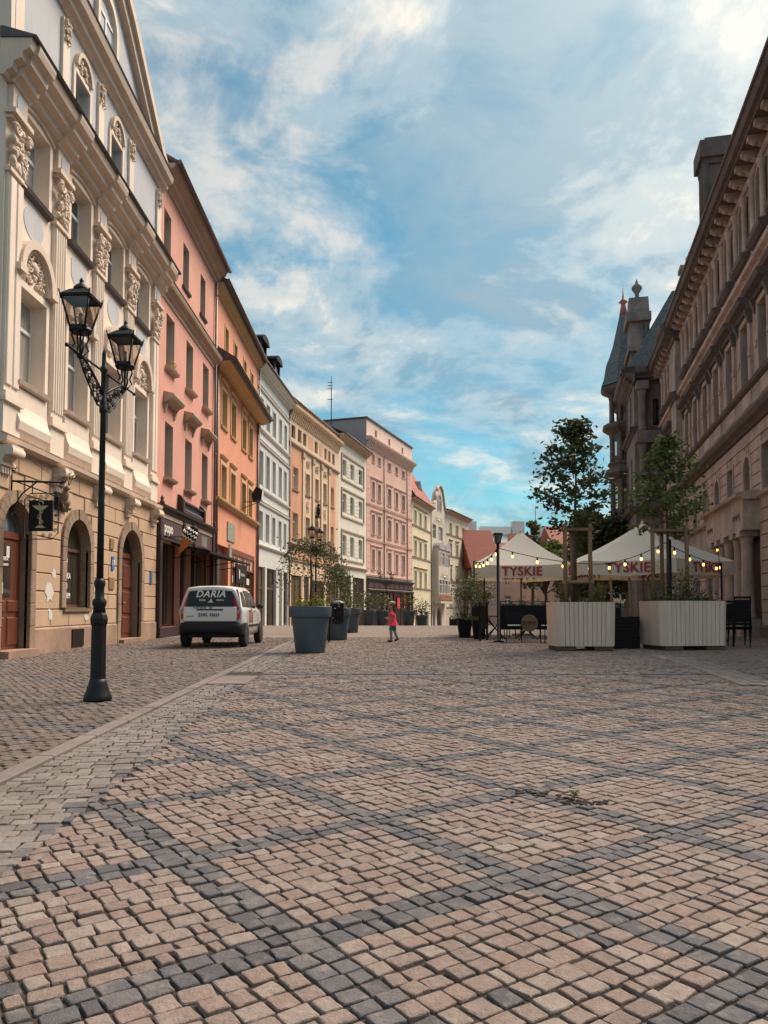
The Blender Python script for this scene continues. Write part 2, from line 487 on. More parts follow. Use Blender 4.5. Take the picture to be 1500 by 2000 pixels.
# ------------------------------------------------------------------ mesh helpers
class MB:
    def __init__(self):
        self.v, self.f, self.s = [], [], []

    def face(self, idx, smooth=False):
        self.f.append(tuple(idx))
        self.s.append(smooth)

    def quad(self, *pts):
        n = len(self.v)
        self.v += [tuple(p) for p in pts]
        self.face(range(n, n + len(pts)))
        return self

    def box(self, x0, x1, y0, y1, z0, z1):
        n = len(self.v)
        self.v += [(x0, y0, z0), (x1, y0, z0), (x1, y1, z0), (x0, y1, z0), (x0, y0, z1), (x1, y0, z1), (x1, y1, z1), (x0, y1, z1)]
        for q in ((0, 3, 2, 1), (4, 5, 6, 7), (0, 1, 5, 4), (1, 2, 6, 5), (2, 3, 7, 6), (3, 0, 4, 7)):
            self.face([n + i for i in q])
        return self

    def bbox(self, x0, x1, y0, y1, z0, z1, c=0.01):
        """box with chamfered front (y0) edges"""
        n = len(self.v)
        self.v += [(x0, y1, z0), (x1, y1, z0), (x1, y1, z1), (x0, y1, z1),
                   (x0, y0 + c, z0), (x1, y0 + c, z0), (x1, y0 + c, z1), (x0, y0 + c, z1),
                   (x0 + c, y0, z0 + c), (x1 - c, y0, z0 + c), (x1 - c, y0, z1 - c), (x0 + c, y0, z1 - c)]
        for a in range(4):
            b_ = (a + 1) % 4
            self.face([n + a, n + b_, n + 4 + b_, n + 4 + a])
            self.face([n + 4 + a, n + 4 + b_, n + 8 + b_, n + 8 + a])
        self.face([n + 8, n + 9, n + 10, n + 11])
        return self

    def prism_x(self, prof, x0, x1):
        """profile of (y,z) points extruded along x, closed"""
        n, k = len(self.v), len(prof)
        self.v += [(x0, y, z) for y, z in prof] + [(x1, y, z) for y, z in prof]
        for i in range(k):
            j = (i + 1) % k
            self.face([n + i, n + j, n + k + j, n + k + i])
        self.face([n + i for i in range(k)][::-1])
        self.face([n + k + i for i in range(k)])
        return self

    def poly_y(self, pts, y0, y1):
        """outline of (x,z) points extruded along y"""
        n, k = len(self.v), len(pts)
        self.v += [(x, y0, z) for x, z in pts] + [(x, y1, z) for x, z in pts]
        for i in range(k):
            j = (i + 1) % k
            self.face([n + i, n + k + i, n + k + j, n + j])
        self.face([n + i for i in range(k)])
        self.face([n + k + i for i in range(k)][::-1])
        return self

    def lathe(self, prof, seg=16, c=(0, 0), smooth=True, a0=0.0):
        n, k = len(self.v), len(prof)
        for r, z in prof:
            for i in range(seg):
                a = a0 + 2 * math.pi * i / seg
                self.v.append((c[0] + r * math.cos(a), c[1] + r * math.sin(a), z))
        for j in range(k - 1):
            for i in range(seg):
                i2 = (i + 1) % seg
                self.face([n + j * seg + i, n + j * seg + i2, n + (j + 1) * seg + i2, n + (j + 1) * seg + i], smooth)
        self.face([n + i for i in range(seg)][::-1])
        self.face([n + (k - 1) * seg + i for i in range(seg)])
        return self

    def tube(self, pts, r, seg=6, smooth=True, r1=None):
        pts = [Vector(p) for p in pts]
        n, k = len(self.v), len(pts)
        up = Vector((0, 0, 1))
        for i, p in enumerate(pts):
            d = (pts[min(i + 1, k - 1)] - pts[max(i - 1, 0)])
            if d.length < 1e-9:
                d = Vector((0, 0, 1))
            d.normalize()
            a = d.cross(up if abs(d.z) < 0.95 else Vector((1, 0, 0))).normalized()
            b_ = d.cross(a)
            rr = r if r1 is None else r + (r1 - r) * i / max(1, k - 1)
            for j in range(seg):
                t_ = 2 * math.pi * j / seg
                self.v.append(tuple(p + a * (rr * math.cos(t_)) + b_ * (rr * math.sin(t_))))
        for i in range(k - 1):
            for j in range(seg):
                j2 = (j + 1) % seg
                self.face([n + i * seg + j, n + i * seg + j2, n + (i + 1) * seg + j2, n + (i + 1) * seg + j], smooth)
        self.face([n + j for j in range(seg)][::-1])
        self.face([n + (k - 1) * seg + j for j in range(seg)])
        return self

    def ball(self, c, rx, ry=None, rz=None, seg=8, rings=5):
        ry = rx if ry is None else ry
        rz = rx if rz is None else rz
        n = len(self.v)
        self.v.append((c[0], c[1], c[2] - rz))
        for i in range(1, rings):
            ph = -math.pi / 2 + math.pi * i / rings
            for j in range(seg):
                a = 2 * math.pi * j / seg
                self.v.append((c[0] + rx * math.cos(ph) * math.cos(a), c[1] + ry * math.cos(ph) * math.sin(a), c[2] + rz * math.sin(ph)))
        self.v.append((c[0], c[1], c[2] + rz))
        top = len(self.v) - 1
        for j in range(seg):
            j2 = (j + 1) % seg
            self.face([n, n + 1 + j2, n + 1 + j], True)
            self.face([top, top - seg + j, top - seg + j2], True)
        for i in range(rings - 2):
            for j in range(seg):
                j2 = (j + 1) % seg
                a = n + 1 + i * seg
                self.face([a + j, a + j2, a + seg + j2, a + seg + j], True)
        return self

    def spiral(self, c, r0, turns, rad, axis='y', flip=1, n=18):
        pts = []
        for i in range(n + 1):
            u = i / n
            a = flip * u * turns * 2 * math.pi
            r = r0 * (1 - 0.85 * u)
            if axis == 'y':
                pts.append((c[0] + r * math.cos(a), c[1], c[2] + r * math.sin(a)))
            else:
                pts.append((c[0], c[1] + r * math.cos(a), c[2] + r * math.sin(a)))
        self.tube(pts, rad, 5)
        return self

    def mesh(self, name):
        me = bpy.data.meshes.new(name)
        me.from_pydata(self.v, [], self.f)
        if any(self.s):
            me.polygons.foreach_set('use_smooth', self.s)
        me.update()
        return me

    def build(self, name, mat, parent=None, loc=None, rot=None):
        return link(name, self.mesh(name), mat, parent, loc, rot)


def link(name, me, mat, parent=None, loc=None, rot=None):
    if mat is not None and not me.materials:
        me.materials.append(M[mat] if isinstance(mat, str) else mat)
    o = bpy.data.objects.new(name, me)
    COL.objects.link(o)
    if parent is not None:
        o.parent = parent
    if loc is not None:
        o.location = loc
    if rot is not None:
        o.rotation_euler = rot
    return o


def empty(name, loc=(0, 0, 0), rz=0.0, label=None, cat=None, group=None, kind=None):
    o = bpy.data.objects.new(name, None)
    COL.objects.link(o)
    o.location = loc
    o.rotation_euler = (0, 0, rz)
    tag(o, label, cat, group, kind)
    return o


def tag(o, label=None, cat=None, group=None, kind=None):
    if label:
        o['label'] = label
    if cat:
        o['category'] = cat
    if group:
        o['group'] = group
    if kind:
        o['kind'] = kind
    return o


def copy_tree(o, parent=None):
    c = o.copy()
    COL.objects.link(c)
    c.parent = parent
    for ch in o.children:
        copy_tree(ch, c)
    return c


def box(name, mat, parent, x0, x1, y0, y1, z0, z1):
    return MB().box(x0, x1, y0, y1, z0, z1).build(name, mat, parent)


TXT = {}


def text_mesh(s, size=1.0, shear=0.0, ext=0.004, space=1.0):
    key = (s, size, shear, ext, space)
    if key not in TXT:
        cu = bpy.data.curves.new('lettering', 'FONT')
        cu.body = s
        cu.size = size
        cu.shear = shear
        cu.extrude = ext
        cu.space_character = space
        cu.offset = size * 0.018
        cu.align_x = 'CENTER'
        cu.align_y = 'CENTER'
        cu.resolution_u = 3
        o = bpy.data.objects.new('lettering', cu)
        COL.objects.link(o)
        dg = bpy.context.evaluated_depsgraph_get()
        TXT[key] = bpy.data.meshes.new_from_object(o.evaluated_get(dg))
        bpy.data.objects.remove(o)
    return TXT[key]


def lettering(s, size, mat, parent, loc, rot, name='lettering', shear=0.0, space=1.0, sx=1.0):
    me = text_mesh(s, size, shear, 0.003, space).copy()
    o = link(name, me, mat, parent, loc, rot)
    o.scale.x = sx
    return o


# make all the letter shapes while the scene is still small
for a in (('TYSKIE', 0.42), ('TYSKIE', 0.30), ('DARIA', 0.24, 0.25), ('APTEKA', 0.2), ('pod', 0.2), ('JELENIEM', 0.2)):
    text_mesh(a[0], a[1], a[2] if len(a) > 2 else 0.0, 0.003, 1.0)


# ------------------------------------------------------------------ ground
def gz(y):
    return 0.0 if y < 44 else -min(y - 44, 110) * 0.0262


def sheet(name, mat, xs, ys, dz, kind='structure'):
    mb = MB()
    nx, ny = len(xs), len(ys)
    for y in ys:
        for x in xs:
            mb.v.append((x, y, gz(y) + dz))
    for j in range(ny - 1):
        for i in range(nx - 1):
            mb.face([j * nx + i, j * nx + i + 1, (j + 1) * nx + i + 1, (j + 1) * nx + i])
    o = mb.build(name, mat)
    if kind:
        o['kind'] = kind
    return o


ground = sheet('ground', 'dirt', [-600, -60, -20, 0, 20, 60, 600], [-60, 0, 20, 40, 44, 60, 80, 100, 125, 154, 260, 1500], -0.002)
tag(ground, 'brown earth in the joints between the setts of the square', None)
paving_far = sheet('distant_paving', 'far_setts', [-60, -20, 0, 20, 60], [26.2, 35, 40, 44, 60, 80, 100, 125, 154, 200], 0.012)
tag(paving_far, 'worn setts of the square further up the street')

CA, SA = math.cos(R(35.5)), math.sin(R(35.5))
CELL, NPC = 0.95, 12
PITCH = CELL / NPC
ORG = np.array((0.40, 2.91))


def stone_geo(V, F, c, ax, ay, hx, hy, top, rg, hi):
    """one hewn sett: c centre, ax/ay unit axes, half sizes; appended to V, F"""
    n = len(V)

    def P(a, b_, z):
        V.append((c[0] + ax[0] * a + ay[0] * b_, c[1] + ax[1] * a + ay[1] * b_, z))
    j = lambda s: rg.uniform(-s, s)
    cs = [(sx * (hx + j(hx * 0.09)), sy * (hy + j(hy * 0.09))) for sx, sy in ((-1, -1), (1, -1), (1, 1), (-1, 1))]
    if hi:
        ring = []
        for i in range(4):
            p, q = cs[i], cs[(i + 1) % 4]
            k = rg.uniform(0.03, 0.14)
            ring.append((p[0] + (q[0] - p[0]) * k * 0.7, p[1] + (q[1] - p[1]) * k * 0.7))
            m = 0.5 + j(0.12)
            bul = 1 + rg.uniform(-0.07, 0.06)
            ring.append(((p[0] + (q[0] - p[0]) * m) * bul, (p[1] + (q[1] - p[1]) * m) * bul))
            k = rg.uniform(0.03, 0.13)
            ring.append((q[0] + (p[0] - q[0]) * k * 0.7, q[1] + (p[1] - q[1]) * k * 0.7))
        K = 12
        tx, ty = j(0.03), j(0.03)
        zs = lambda a, b_: top + a * tx + b_ * ty
        for a, b_ in ring:
            P(a * 1.01, b_ * 1.01, -0.02)
        for a, b_ in ring:
            P(a, b_, zs(a, b_) - 0.0040 + j(0.0015))
        for a, b_ in ring:
            P(a * 0.95, b_ * 0.95, zs(a, b_) - 0.0010 + j(0.0006))
        for a, b_ in ring:
            P(a * 0.82, b_ * 0.82, zs(a, b_) + j(0.0011))
        P(0, 0, top + 0.0006 + j(0.0012))
        for r_ in range(3):
            for i in range(K):
                i2 = (i + 1) % K
                F.append((n + r_ * K + i, n + r_ * K + i2, n + (r_ + 1) * K + i2, n + (r_ + 1) * K + i))
        for i in range(K):
            F.append((n + 3 * K + i, n + 3 * K + (i + 1) % K, n + 4 * K))
    else:
        for a, b_ in cs:
            P(a, b_, -0.015)
        zz = [top + j(0.004) for _ in range(4)]
        for (a, b_), z in zip(cs, zz):
            P(a * 0.985, b_ * 0.985, z - 0.006)
        for (a, b_), z in zip(cs, zz):
            P(a * 0.88, b_ * 0.88, z)
        for r_ in range(2):
            for i in range(4):
                i2 = (i + 1) % 4
                F.append((n + r_ * 4 + i, n + r_ * 4 + i2, n + r_ * 4 + 4 + i2, n + r_ * 4 + 4 + i))
        F.append((n + 8, n + 9, n + 10, n + 11))


def strip_w(y):
    return 0.47 + 0.035 * max(0.0, 8.5 - y)


def kerb_x(y):
    return -2.02 - 0.030 * min(y, 24)


def facade_right_x(y):
    return 13 + (y - 26) * 0.2272


def in_view(x, y, m=230):
    d = y * 0.9986 - 0.0523
    if d < 0.6:
        return False
    px = 750 + 1500 * x / d
    return -m <= px <= 1500 + m or (m > 0 and abs(x) < 0.52 * y + 2.1)


def on_square(x, y):
    if x < kerb_x(y) + strip_w(y) + 0.02:
        return False
    if 11.42 < y < 11.80 and x < 5.6:
        return False
    # right-hand gutter runs from (4.75,10.3) to (6.0,19.6)
    return True


def right_gutter(x, y):
    if y < 9.9 or y > 22:
        return False
    gx = 4.62 + 0.135 * (y - 10.0) + 0.25 * max(0, 1 - abs(y - 14) / 4)
    return gx < x < gx + 0.55


near, lots = [], {'sett': ([], []), 'sett_dark': ([], []), 'sett_grey': ([], []), 'sett_walk': ([], [])}
stone_rows = []
srg = random.Random(11)
YMAX = 26.2
# square: lattice of dark bands two setts wide, tan fields between
def hsh(a, b_, k=0):
    v = math.sin(a * 127.1 + b_ * 311.7 + k * 74.7) * 43758.5453
    return (v - math.floor(v)) * 2 - 1


def cut_u(iu, ju):
    return iu * PITCH + hsh(iu, ju) * PITCH * (0.07 if iu % NPC in (0, 2) and ju % NPC >= 2 else 0.24)


def cut_v(ju, a):
    return ju * PITCH + 0.010 * math.sin(a * 2.3 + ju * 0.9) + hsh(ju, 3) * PITCH * 0.06


nmax = int(40 / PITCH)
for ju in range(-int(24 / PITCH), nmax):
    for iu in range(-int(24 / PITCH), nmax):
        wx = ORG[0] + CA * (iu + .5) * PITCH + SA * (ju + .5) * PITCH
        wy = ORG[1] + SA * (iu + .5) * PITCH - CA * (ju + .5) * PITCH
        if wy < 0.9 or wy > YMAX or not in_view(wx, wy):
            continue
        if not on_square(wx, wy) or wx > facade_right_x(max(wy, 20)) - 0.2 or right_gutter(wx, wy):
            continue
        ci, cj = iu % NPC, ju % NPC
        dark = (ci < 2) or (cj < 2)
        if wy > 9 and srg.random() < min(0.75, (wy - 9) * 0.09):
            dark = False
        if dark and srg.random() < 0.025:
            dark = False
        elif not dark and srg.random() < 0.014:
            dark = True
        a0, a1 = cut_u(iu, ju), cut_u(iu + 1, ju)
        am = (a0 + a1) / 2
        b0, b1 = cut_v(ju, am), cut_v(ju + 1, am)
        bm = (b0 + b1) / 2
        cx = ORG[0] + CA * am + SA * bm
        cy = ORG[1] + SA * am - CA * bm
        jt = 0.0095 + srg.uniform(-0.003, 0.004)
        stone_rows.append((cx, cy, R(35.5) + srg.gauss(0, 0.045), (a1 - a0 - jt) / 2, (b1 - b0 - jt) / 2, 0.0085 + srg.gauss(0, 0.002), 'sett_dark' if dark else 'sett'))
# left walk beyond the kerb: smaller setts, their own direction, a few dark courses
wa = R(58)
cw, sw = math.cos(wa), math.sin(wa)
wp = 0.098
for j in range(-int(30 / wp), int(30 / wp)):
    for i in range(-int(30 / wp), int(30 / wp)):
        a, b_ = (i + 0.5 * (j % 2) + 0.5) * wp, (j + 0.5) * wp
        wx, wy = -4 + cw * a + sw * b_, 12 + sw * a - cw * b_
        if wy < 3 or wy > YMAX or wx < -7.42 or wx > kerb_x(wy) - 0.13 or not in_view(wx, wy, 180):
            continue
        dark = (i % 14 < 2) or (j % 14 < 2)
        if srg.random() < 0.25:
            dark = False
        stone_rows.append((wx + srg.uniform(-.008, .008), wy + srg.uniform(-.008, .008), wa + srg.uniform(-.16, .16),
                           wp * 0.5 * srg.uniform(0.80, 0.96), wp * 0.5 * srg.uniform(0.80, 0.95), 0.016 + srg.uniform(-.005, .005), 'sett_dark' if dark else 'sett_walk'))
# gutter strip beside the kerb: pale grey larger setts in courses across
yy = 2.6
while yy < YMAX:
    hgt = srg.uniform(0.085, 0.115)
    xk = kerb_x(yy)
    x = xk + 0.005
    while x < xk + strip_w(yy):
        w = srg.uniform(0.08, 0.13)
        w = min(w, xk + strip_w(yy) + .02 - x)
        if in_view(x, yy, 150) and not (10.0 < yy < 11.85) and w > 0.03:
            stone_rows.append((x + w / 2, yy + hgt / 2 + 0.18 * (x - xk), R(10) + srg.uniform(-.07, .07), w * 0.5 * 0.93, hgt * 0.5 * 0.93, 0.013 + srg.uniform(-.004, .004),
                               'sett_dark' if x > xk + strip_w(yy) - 0.12 and srg.random() < 0.6 else 'sett_grey'))
        x += w
    yy += hgt
# drain course across the square
x = kerb_x(11.6) + 0.5
while x < 5.6:
    w = srg.uniform(0.16, 0.26)
    for r_ in (11.51, 11.71):
        stone_rows.append((x + w / 2, r_, srg.uniform(-.03, .03), w * 0.46, 0.085, 0.004 if r_ < 11.6 else 0.012, 'sett_dark'))
    x += w
# curved gutter on the right
yy = 10.0
while yy < 21.5:
    gx = 4.62 + 0.135 * (yy - 10.0) + 0.25 * max(0, 1 - abs(yy - 14) / 4)
    for q in range(4):
        stone_rows.append((gx + 0.07 + q * 0.135, yy + 0.1, R(-8) + srg.uniform(-.05, .05), 0.062, 0.095, 0.016 + srg.uniform(-.004, .004), 'sett_grey'))
    yy += 0.205

stone_rows.sort(key=lambda s: s[1] + (100 if not in_view(s[0], s[1], -25) or s[1] < 1.93 else 0))
for k, (cx, cy, an, kx, ky, top, mt) in enumerate(stone_rows):
    ax, ay = (math.cos(an), math.sin(an)), (-math.sin(an), math.cos(an))
    if k < 298:
        V, F = [], []
        stone_geo(V, F, (0, 0), ax, ay, kx, ky, top, srg, True)
        me = bpy.data.meshes.new('sett')
        me.from_pydata(V, [], F)
        me.polygons.foreach_set('use_smooth', [False] * len(F))
        link('sett', me, mt, ground, (cx, cy, 0))
    else:
        V, F = lots[mt]
        stone_geo(V, F, (cx, cy), ax, ay, kx, ky, top, srg, cy < 6.5 and in_view(cx, cy, 0))
for mt, (V, F) in lots.items():
    me = bpy.data.meshes.new('setts')
    me.from_pydata(V, [], F)
    me.polygons.foreach_set('use_smooth', [False] * len(F))
    o = link('setts', me, mt, ground)
    o['kind'] = 'stuff'

kerb = empty('kerb', (0, 0, 0), kind='structure', label='line of flat granite kerb slabs between the walk and the gutter')
yy = 2.2
while yy < 26:
    L = 0.9 + rng.uniform(-0.1, 0.25)
    x0, x1 = kerb_x(yy), kerb_x(yy + L)
    mb = MB()
    w = 0.125
    zt = 0.030 + rng.uniform(-0.003, 0.003)
    n = [(x0 - w, yy + .006), (x0 - .006, yy + .006), (x1 - .006, yy + L - .006), (x1 - w, yy + L - .006)]
    mb.v += [(x, y, -0.02) for x, y in n] + [(x, y, zt - .008) for x, y in n]
    cx, cy = sum(p[0] for p in n) / 4, sum(p[1] for p in n) / 4
    mb.v += [(x + math.copysign(.008, cx - x), y + math.copysign(.008, cy - y), zt) for x, y in n]
    for r_ in (0, 4):
        for i in range(4):
            mb.face([r_ + i, r_ + (i + 1) % 4, r_ + 4 + (i + 1) % 4, r_ + 4 + i])
    mb.face([8, 9, 10, 11])
    mb.build('kerb_slab', 'slab', kerb)
    yy += L
cover = MB()
cover.v += [(-2.31, 10.05, 0.0), (-1.80, 10.05, 0.0), (-1.83, 11.25, 0.0), (-2.34, 11.25, 0.0), (-2.31, 10.05, 0.022), (-1.80, 10.05, 0.022), (-1.83, 11.25, 0.022), (-2.34, 11.25, 0.022)]
for q in ((4, 5, 6, 7), (0, 1, 5, 4), (1, 2, 6, 5), (2, 3, 7, 6), (3, 0, 4, 7)):
    cover.face(q)
tag(cover.build('drain_cover', 'slab'), 'flat concrete slab set in the gutter beside the kerb', 'slab')

# small plant growing in the patch of loose earth
def leaf_mesh(pts, size, rg, flat=0.5):
    V, F = [], []
    for p in pts:
        s = size * rg.uniform(0.6, 1.25)
        d = Vector((rg.gauss(0, 1), rg.gauss(0, 1), rg.gauss(0, 1) * flat)).normalized()
        e = d.cross(Vector((rg.gauss(0, 1), rg.gauss(0, 1), rg.gauss(0, 1)))).normalized() * 0.55
        p = Vector(p)
        n = len(V)
        dn = Vector((0, 0, -0.12 * s))
        V += [tuple(p - d * s * 0.5), tuple(p + e * s * 0.5 + dn * .3), tuple(p + d * s * 0.55 + dn), tuple(p - e * s * 0.5 + dn * .3)]
        F.append((n, n + 1, n + 2, n + 3))
    me = bpy.data.meshes.new('leaves')
    me.from_pydata(V, [], F)
    return me


wd = empty('weed', (0.99, 4.05, 0.0), label='tiny green weed sprouting from a bare patch between the setts', cat='weed')
link('leaves', leaf_mesh([(rng.gauss(0, .012), rng.gauss(0, .012), .035 + rng.uniform(-.008, .02)) for _ in range(26)], 0.024, rng), 'leaf_light', wd)
MB().tube([(0, 0, 0), (.004, 0, .035)], .002).build('stem', 'leaf_light', wd)
for (cx, cy, w, d, n_) in ((0.80, 4.13, .12, .09, 45), (1.03, 3.97, .12, .05, 40)):
    mb = MB()
    rg = random.Random(int(cx * 100))
    for q in range(n_):
        r_ = rg.uniform(.004, .013)
        x_, y_ = cx + rg.gauss(0, w * .6), cy + rg.gauss(0, d * .6)
        mb.ball((x_, y_, .011), r_ * 1.5, r_ * 1.3, r_ * .42, 6, 4)
    o = mb.build('earth_patch', 'soil')
    tag(o, 'loose dark earth spilled over the setts around a weed', kind='stuff')


# ------------------------------------------------------------------ facade helpers
def building(name, label, P, head, flip=False, group=None):
    """local x runs along the facade left to right seen from the street, local y points into the house"""
    th = R(head)
    rz = math.pi / 2 - th if not flip else -math.pi / 2 - th
    return empty(name, (P[0], P[1], 0), rz, label, 'building', group)


def wall(parent, x0, x1, z0, z1, ops, mat, depth=0.3, body=9.0, name='wall', y=0.0, left=True, right=True, rmat=None):
    """front wall with true openings; ops: (x0,x1,z0,z1[,arch]) ; side walls run back by body"""
    mb = MB()
    xs = sorted({x0, x1, *[v for o in ops for v in o[:2]]})
    zs = sorted({z0, z1, *[v for o in ops for v in o[2:4]]})
    xs = [x for x in xs if x0 <= x <= x1]
    zs = [z for z in zs if z0 <= z <= z1]
    for i in range(len(xs) - 1):
        for j in range(len(zs) - 1):
            cx, cz = (xs[i] + xs[i + 1]) / 2, (zs[j] + zs[j + 1]) / 2
            if any(o[0] < cx < o[1] and o[2] < cz < o[3] for o in ops):
                continue
            mb.quad((xs[i], y, zs[j]), (xs[i + 1], y, zs[j]), (xs[i + 1], y, zs[j + 1]), (xs[i], y, zs[j + 1]))
    main = mb
    for o in ops:
        a, b_, c, d = o[:4]
        e = y + (o[5] if len(o) > 5 else depth)
        rv = MB() if rmat else main
        arch = len(o) > 4 and o[4]
        r = (b_ - a) / 2
        rise = r if arch is True else (arch or 0)
        sp = d - rise
        rv.quad((a, y, c), (a, e, c), (a, e, sp), (a, y, sp))
        rv.quad((b_, y, c), (b_, y, sp), (b_, e, sp), (b_, e, c))
        rv.quad((a, y, c), (b_, y, c), (b_, e, c), (a, e, c))
        if arch:
            K = 14
            pts = [((a + b_) / 2 - r * math.cos(math.pi * k / K), sp + rise * math.sin(math.pi * k / K)) for k in range(K + 1)]
            for k in range(K):
                p, q = pts[k], pts[k + 1]
                rv.quad((p[0], y, p[1]), (p[0], e, p[1]), (q[0], e, q[1]), (q[0], y, q[1]))
                corner = (a, d) if k < K / 2 else (b_, d)
                mb.quad((p[0], y, p[1]), (q[0], y, q[1]), (corner[0], y, corner[1]))
            mid = pts[K // 2]
            mb.quad((a, y, d), (mid[0], y, mid[1]), (b_, y, d))
        else:
            rv.quad((a, y, d), (a, e, d), (b_, e, d), (b_, y, d))
        if rmat:
            rv.build('reveal', rmat, parent)
    if left:
        mb.quad((x0, y, z0), (x0, y, z1), (x0, y + body, z1), (x0, y + body, z0))
    if right:
        mb.quad((x1, y, z0), (x1, y + body, z0), (x1, y + body, z1), (x1, y, z1))
    mb.quad((x0, y + body, z0), (x1, y + body, z0), (x1, y + body, z1), (x0, y + body, z1))
    if body > 1:
        mb.quad((x0, y + depth + .25, z1), (x1, y + depth + .25, z1), (x1, y + body, z1), (x0, y + body, z1))
    return mb.build(name, mat, parent)


WIN = {}
wrg = random.Random(5)


def window(parent, x0, x1, z0, z1, y=0.2, mat='frame', glass='glass', style='cross', arch=0.0, sill=None, sillmat=None, surround=None, smat=None, fr=0.06, sd=0.09, reveal=None):
    """casement with frame, panes, optional sill and raised surround"""
    w, h = round(x1 - x0, 3), round(z1 - z0, 3)
    key = (w, h, style, fr, arch)
    if key not in WIN:
        mb = MB()
        r = w / 2
        rise = r if arch is True else arch
        sp = h - rise
        mb.box(0, fr, 0, .07, 0, sp)
        mb.box(w - fr, w, 0, .07, 0, sp)
        mb.box(fr, w - fr, 0, .07, 0, fr)
        if rise:
            K = 12
            for k in range(K):
                a0, a1 = math.pi * k / K, math.pi * (k + 1) / K
                o0, o1 = (r - r * math.cos(a0), sp + rise * math.sin(a0)), (r - r * math.cos(a1), sp + rise * math.sin(a1))
                i0, i1 = (r - (r - fr) * math.cos(a0), sp + (rise - fr) * math.sin(a0)), (r - (r - fr) * math.cos(a1), sp + (rise - fr) * math.sin(a1))
                mb.poly_y([o0, o1, i1, i0], 0, .07)
        else:
            mb.box(fr, w - fr, 0, .07, h - fr, h)
        zt = h * 0.66
        if style in ('cross', 'tee'):
            mb.box(fr, w - fr, -.012, .06, zt - fr * .6, zt + fr * .6)
        if style in ('cross', 'pair', 'tee'):
            top = (h - fr) if style != 'tee' else zt
            top = min(top, sp + rise * .9)
            mb.box(w / 2 - fr * .65, w / 2 + fr * .65, -.010, .055, fr, top)
        if style == 'grid':
            mb.box(w / 2 - .02, w / 2 + .02, -.01, .05, fr, h - fr)
            for q in (0.25, .5, .75):
                mb.box(fr, w - fr, -.008, .045, h * q - .015, h * q + .015)
        pn = MB()
        if rise:
            K = 12
            pts = [(.02, .02), (w - .02, .02)] + [(r + (r - .02) * math.cos(math.pi * k / K), sp + (rise - .02) * math.sin(math.pi * k / K)) for k in range(K + 1)]
            pn.quad(*[(p[0], .03, p[1]) for p in pts])
        else:
            pn.quad((.01, .03, .01), (w - .01, .03, .01), (w - .01, .03, h - .01), (.01, .03, h - .01))
        WIN[key] = (mb.mesh('window'), pn.mesh('pane'))
    fm, pm = WIN[key]
    fm2 = WIN.setdefault((key, mat), fm.copy())
    pm2 = WIN.setdefault((key, glass), pm.copy())
    o = link('window', fm2, mat, parent, (x0, y, z0))
    link('pane', pm2, glass, o)
    if glass in ('glass', 'glass_sky') and not arch and h < 2.6:
        u_ = wrg.random()
        if u_ < .26:
            c_ = wrg.uniform(.25, .6) * h
            MB().quad((.05, .026, h - c_), (w - .05, .026, h - c_), (w - .05, .026, h - .05), (.05, .026, h - .05)).build('blind', 'curtain', o)
        elif u_ < .5:
            for a_, b2 in ((.05, w * wrg.uniform(.18, .3)), (w * wrg.uniform(.7, .82), w - .05)):
                MB().quad((a_, .026, .05), (b2, .026, .05), (b2, .026, h - .05), (a_, .026, h - .05)).build('curtain', 'curtain', o)
    if sill:
        MB().prism_x([(-y + .0, -.02), (-y - sill, -.02), (-y - sill * .8, -.10), (-y, -.14)], -.10, w + .10).build('sill', sillmat, o)
        MB().box(0, w, -y, 0, -.012, -.003).build('sill_board', sillmat, o)
    if reveal:
        mb = MB()
        for xx in (.004, w - .004):
            mb.quad((xx, -y + .002, 0), (xx, 0, 0), (xx, 0, h), (xx, -y + .002, h))
        mb.quad((0, -y + .002, h - .004), (0, 0, h - .004), (w, 0, h - .004), (w, -y + .002, h - .004))
        mb.build('reveal', reveal, o)
    if surround:
        s = surround
        mb = MB()
        d0, d1 = -y - sd, -y + .004
        if arch:
            r = w / 2
            rise = r if arch is True else arch
            sp = h - rise
            mb.box(-s, 0, d0, d1, -.02, sp)
            mb.box(w, w + s, d0, d1, -.02, sp)
            K = 14
            for k in range(K):
                a0, a1 = math.pi * k / K, math.pi * (k + 1) / K
                P = lambda a, q: (r - (r + q) * math.cos(a), sp + (rise + q) * math.sin(a))
                mb.poly_y([P(a0, s), P(a1, s), P(a1, 0), P(a0, 0)], d0, d1)
        else:
            mb.box(-s, 0, d0, d1, -.02, h)
            mb.box(w, w + s, d0, d1, -.02, h)
            mb.box(-s, w + s, d0, d1, h, h + s)
        mb.build('surround', smat, o)
    return o


def cornice(parent, x0, x1, z, prof, mat, name='cornice'):
    """prof: (out, dz) points from the wall at the bottom to the wall at the top"""
    pts = [(-a, z + b_) for a, b_ in prof]
    if pts[0][0] != 0.02:
        pts = [(0.02, pts[0][1])] + pts + [(0.02, pts[-1][1])]
    return MB().prism_x(pts, x0, x1).build(name, mat, parent)


CYMA = [(0.05, 0), (0.08, .06), (0.16, .10), (0.18, .18), (0.34, .22), (0.36, .30), (0.48, .36), (0.56, .46), (0.58, .52)]
BAND = [(0.05, 0), (0.10, .05), (0.10, .14), (0.14, .18)]


def prof(base, k, kz=None):
    kz = k if kz is None else kz
    return [(a * k, b_ * kz) for a, b_ in base]


def roof(parent, x0, x1, z, out, rise, back, mat, name='roof', tiles=None):
    """pitched sheet roof rising from the eave, with a gutter"""
    r_ = MB()
    r_.prism_x([(-out, z), (-out, z + .10), (back, z + rise + .1), (back, z + rise), ], x0, x1)
    o = r_.build(name, mat, parent)
    g = MB()
    g.tube([(x0, -out - .05, z + .06), (x1, -out - .05, z + .06)], .075, 8)
    g.build('gutter', 'gutter', o)
    return o


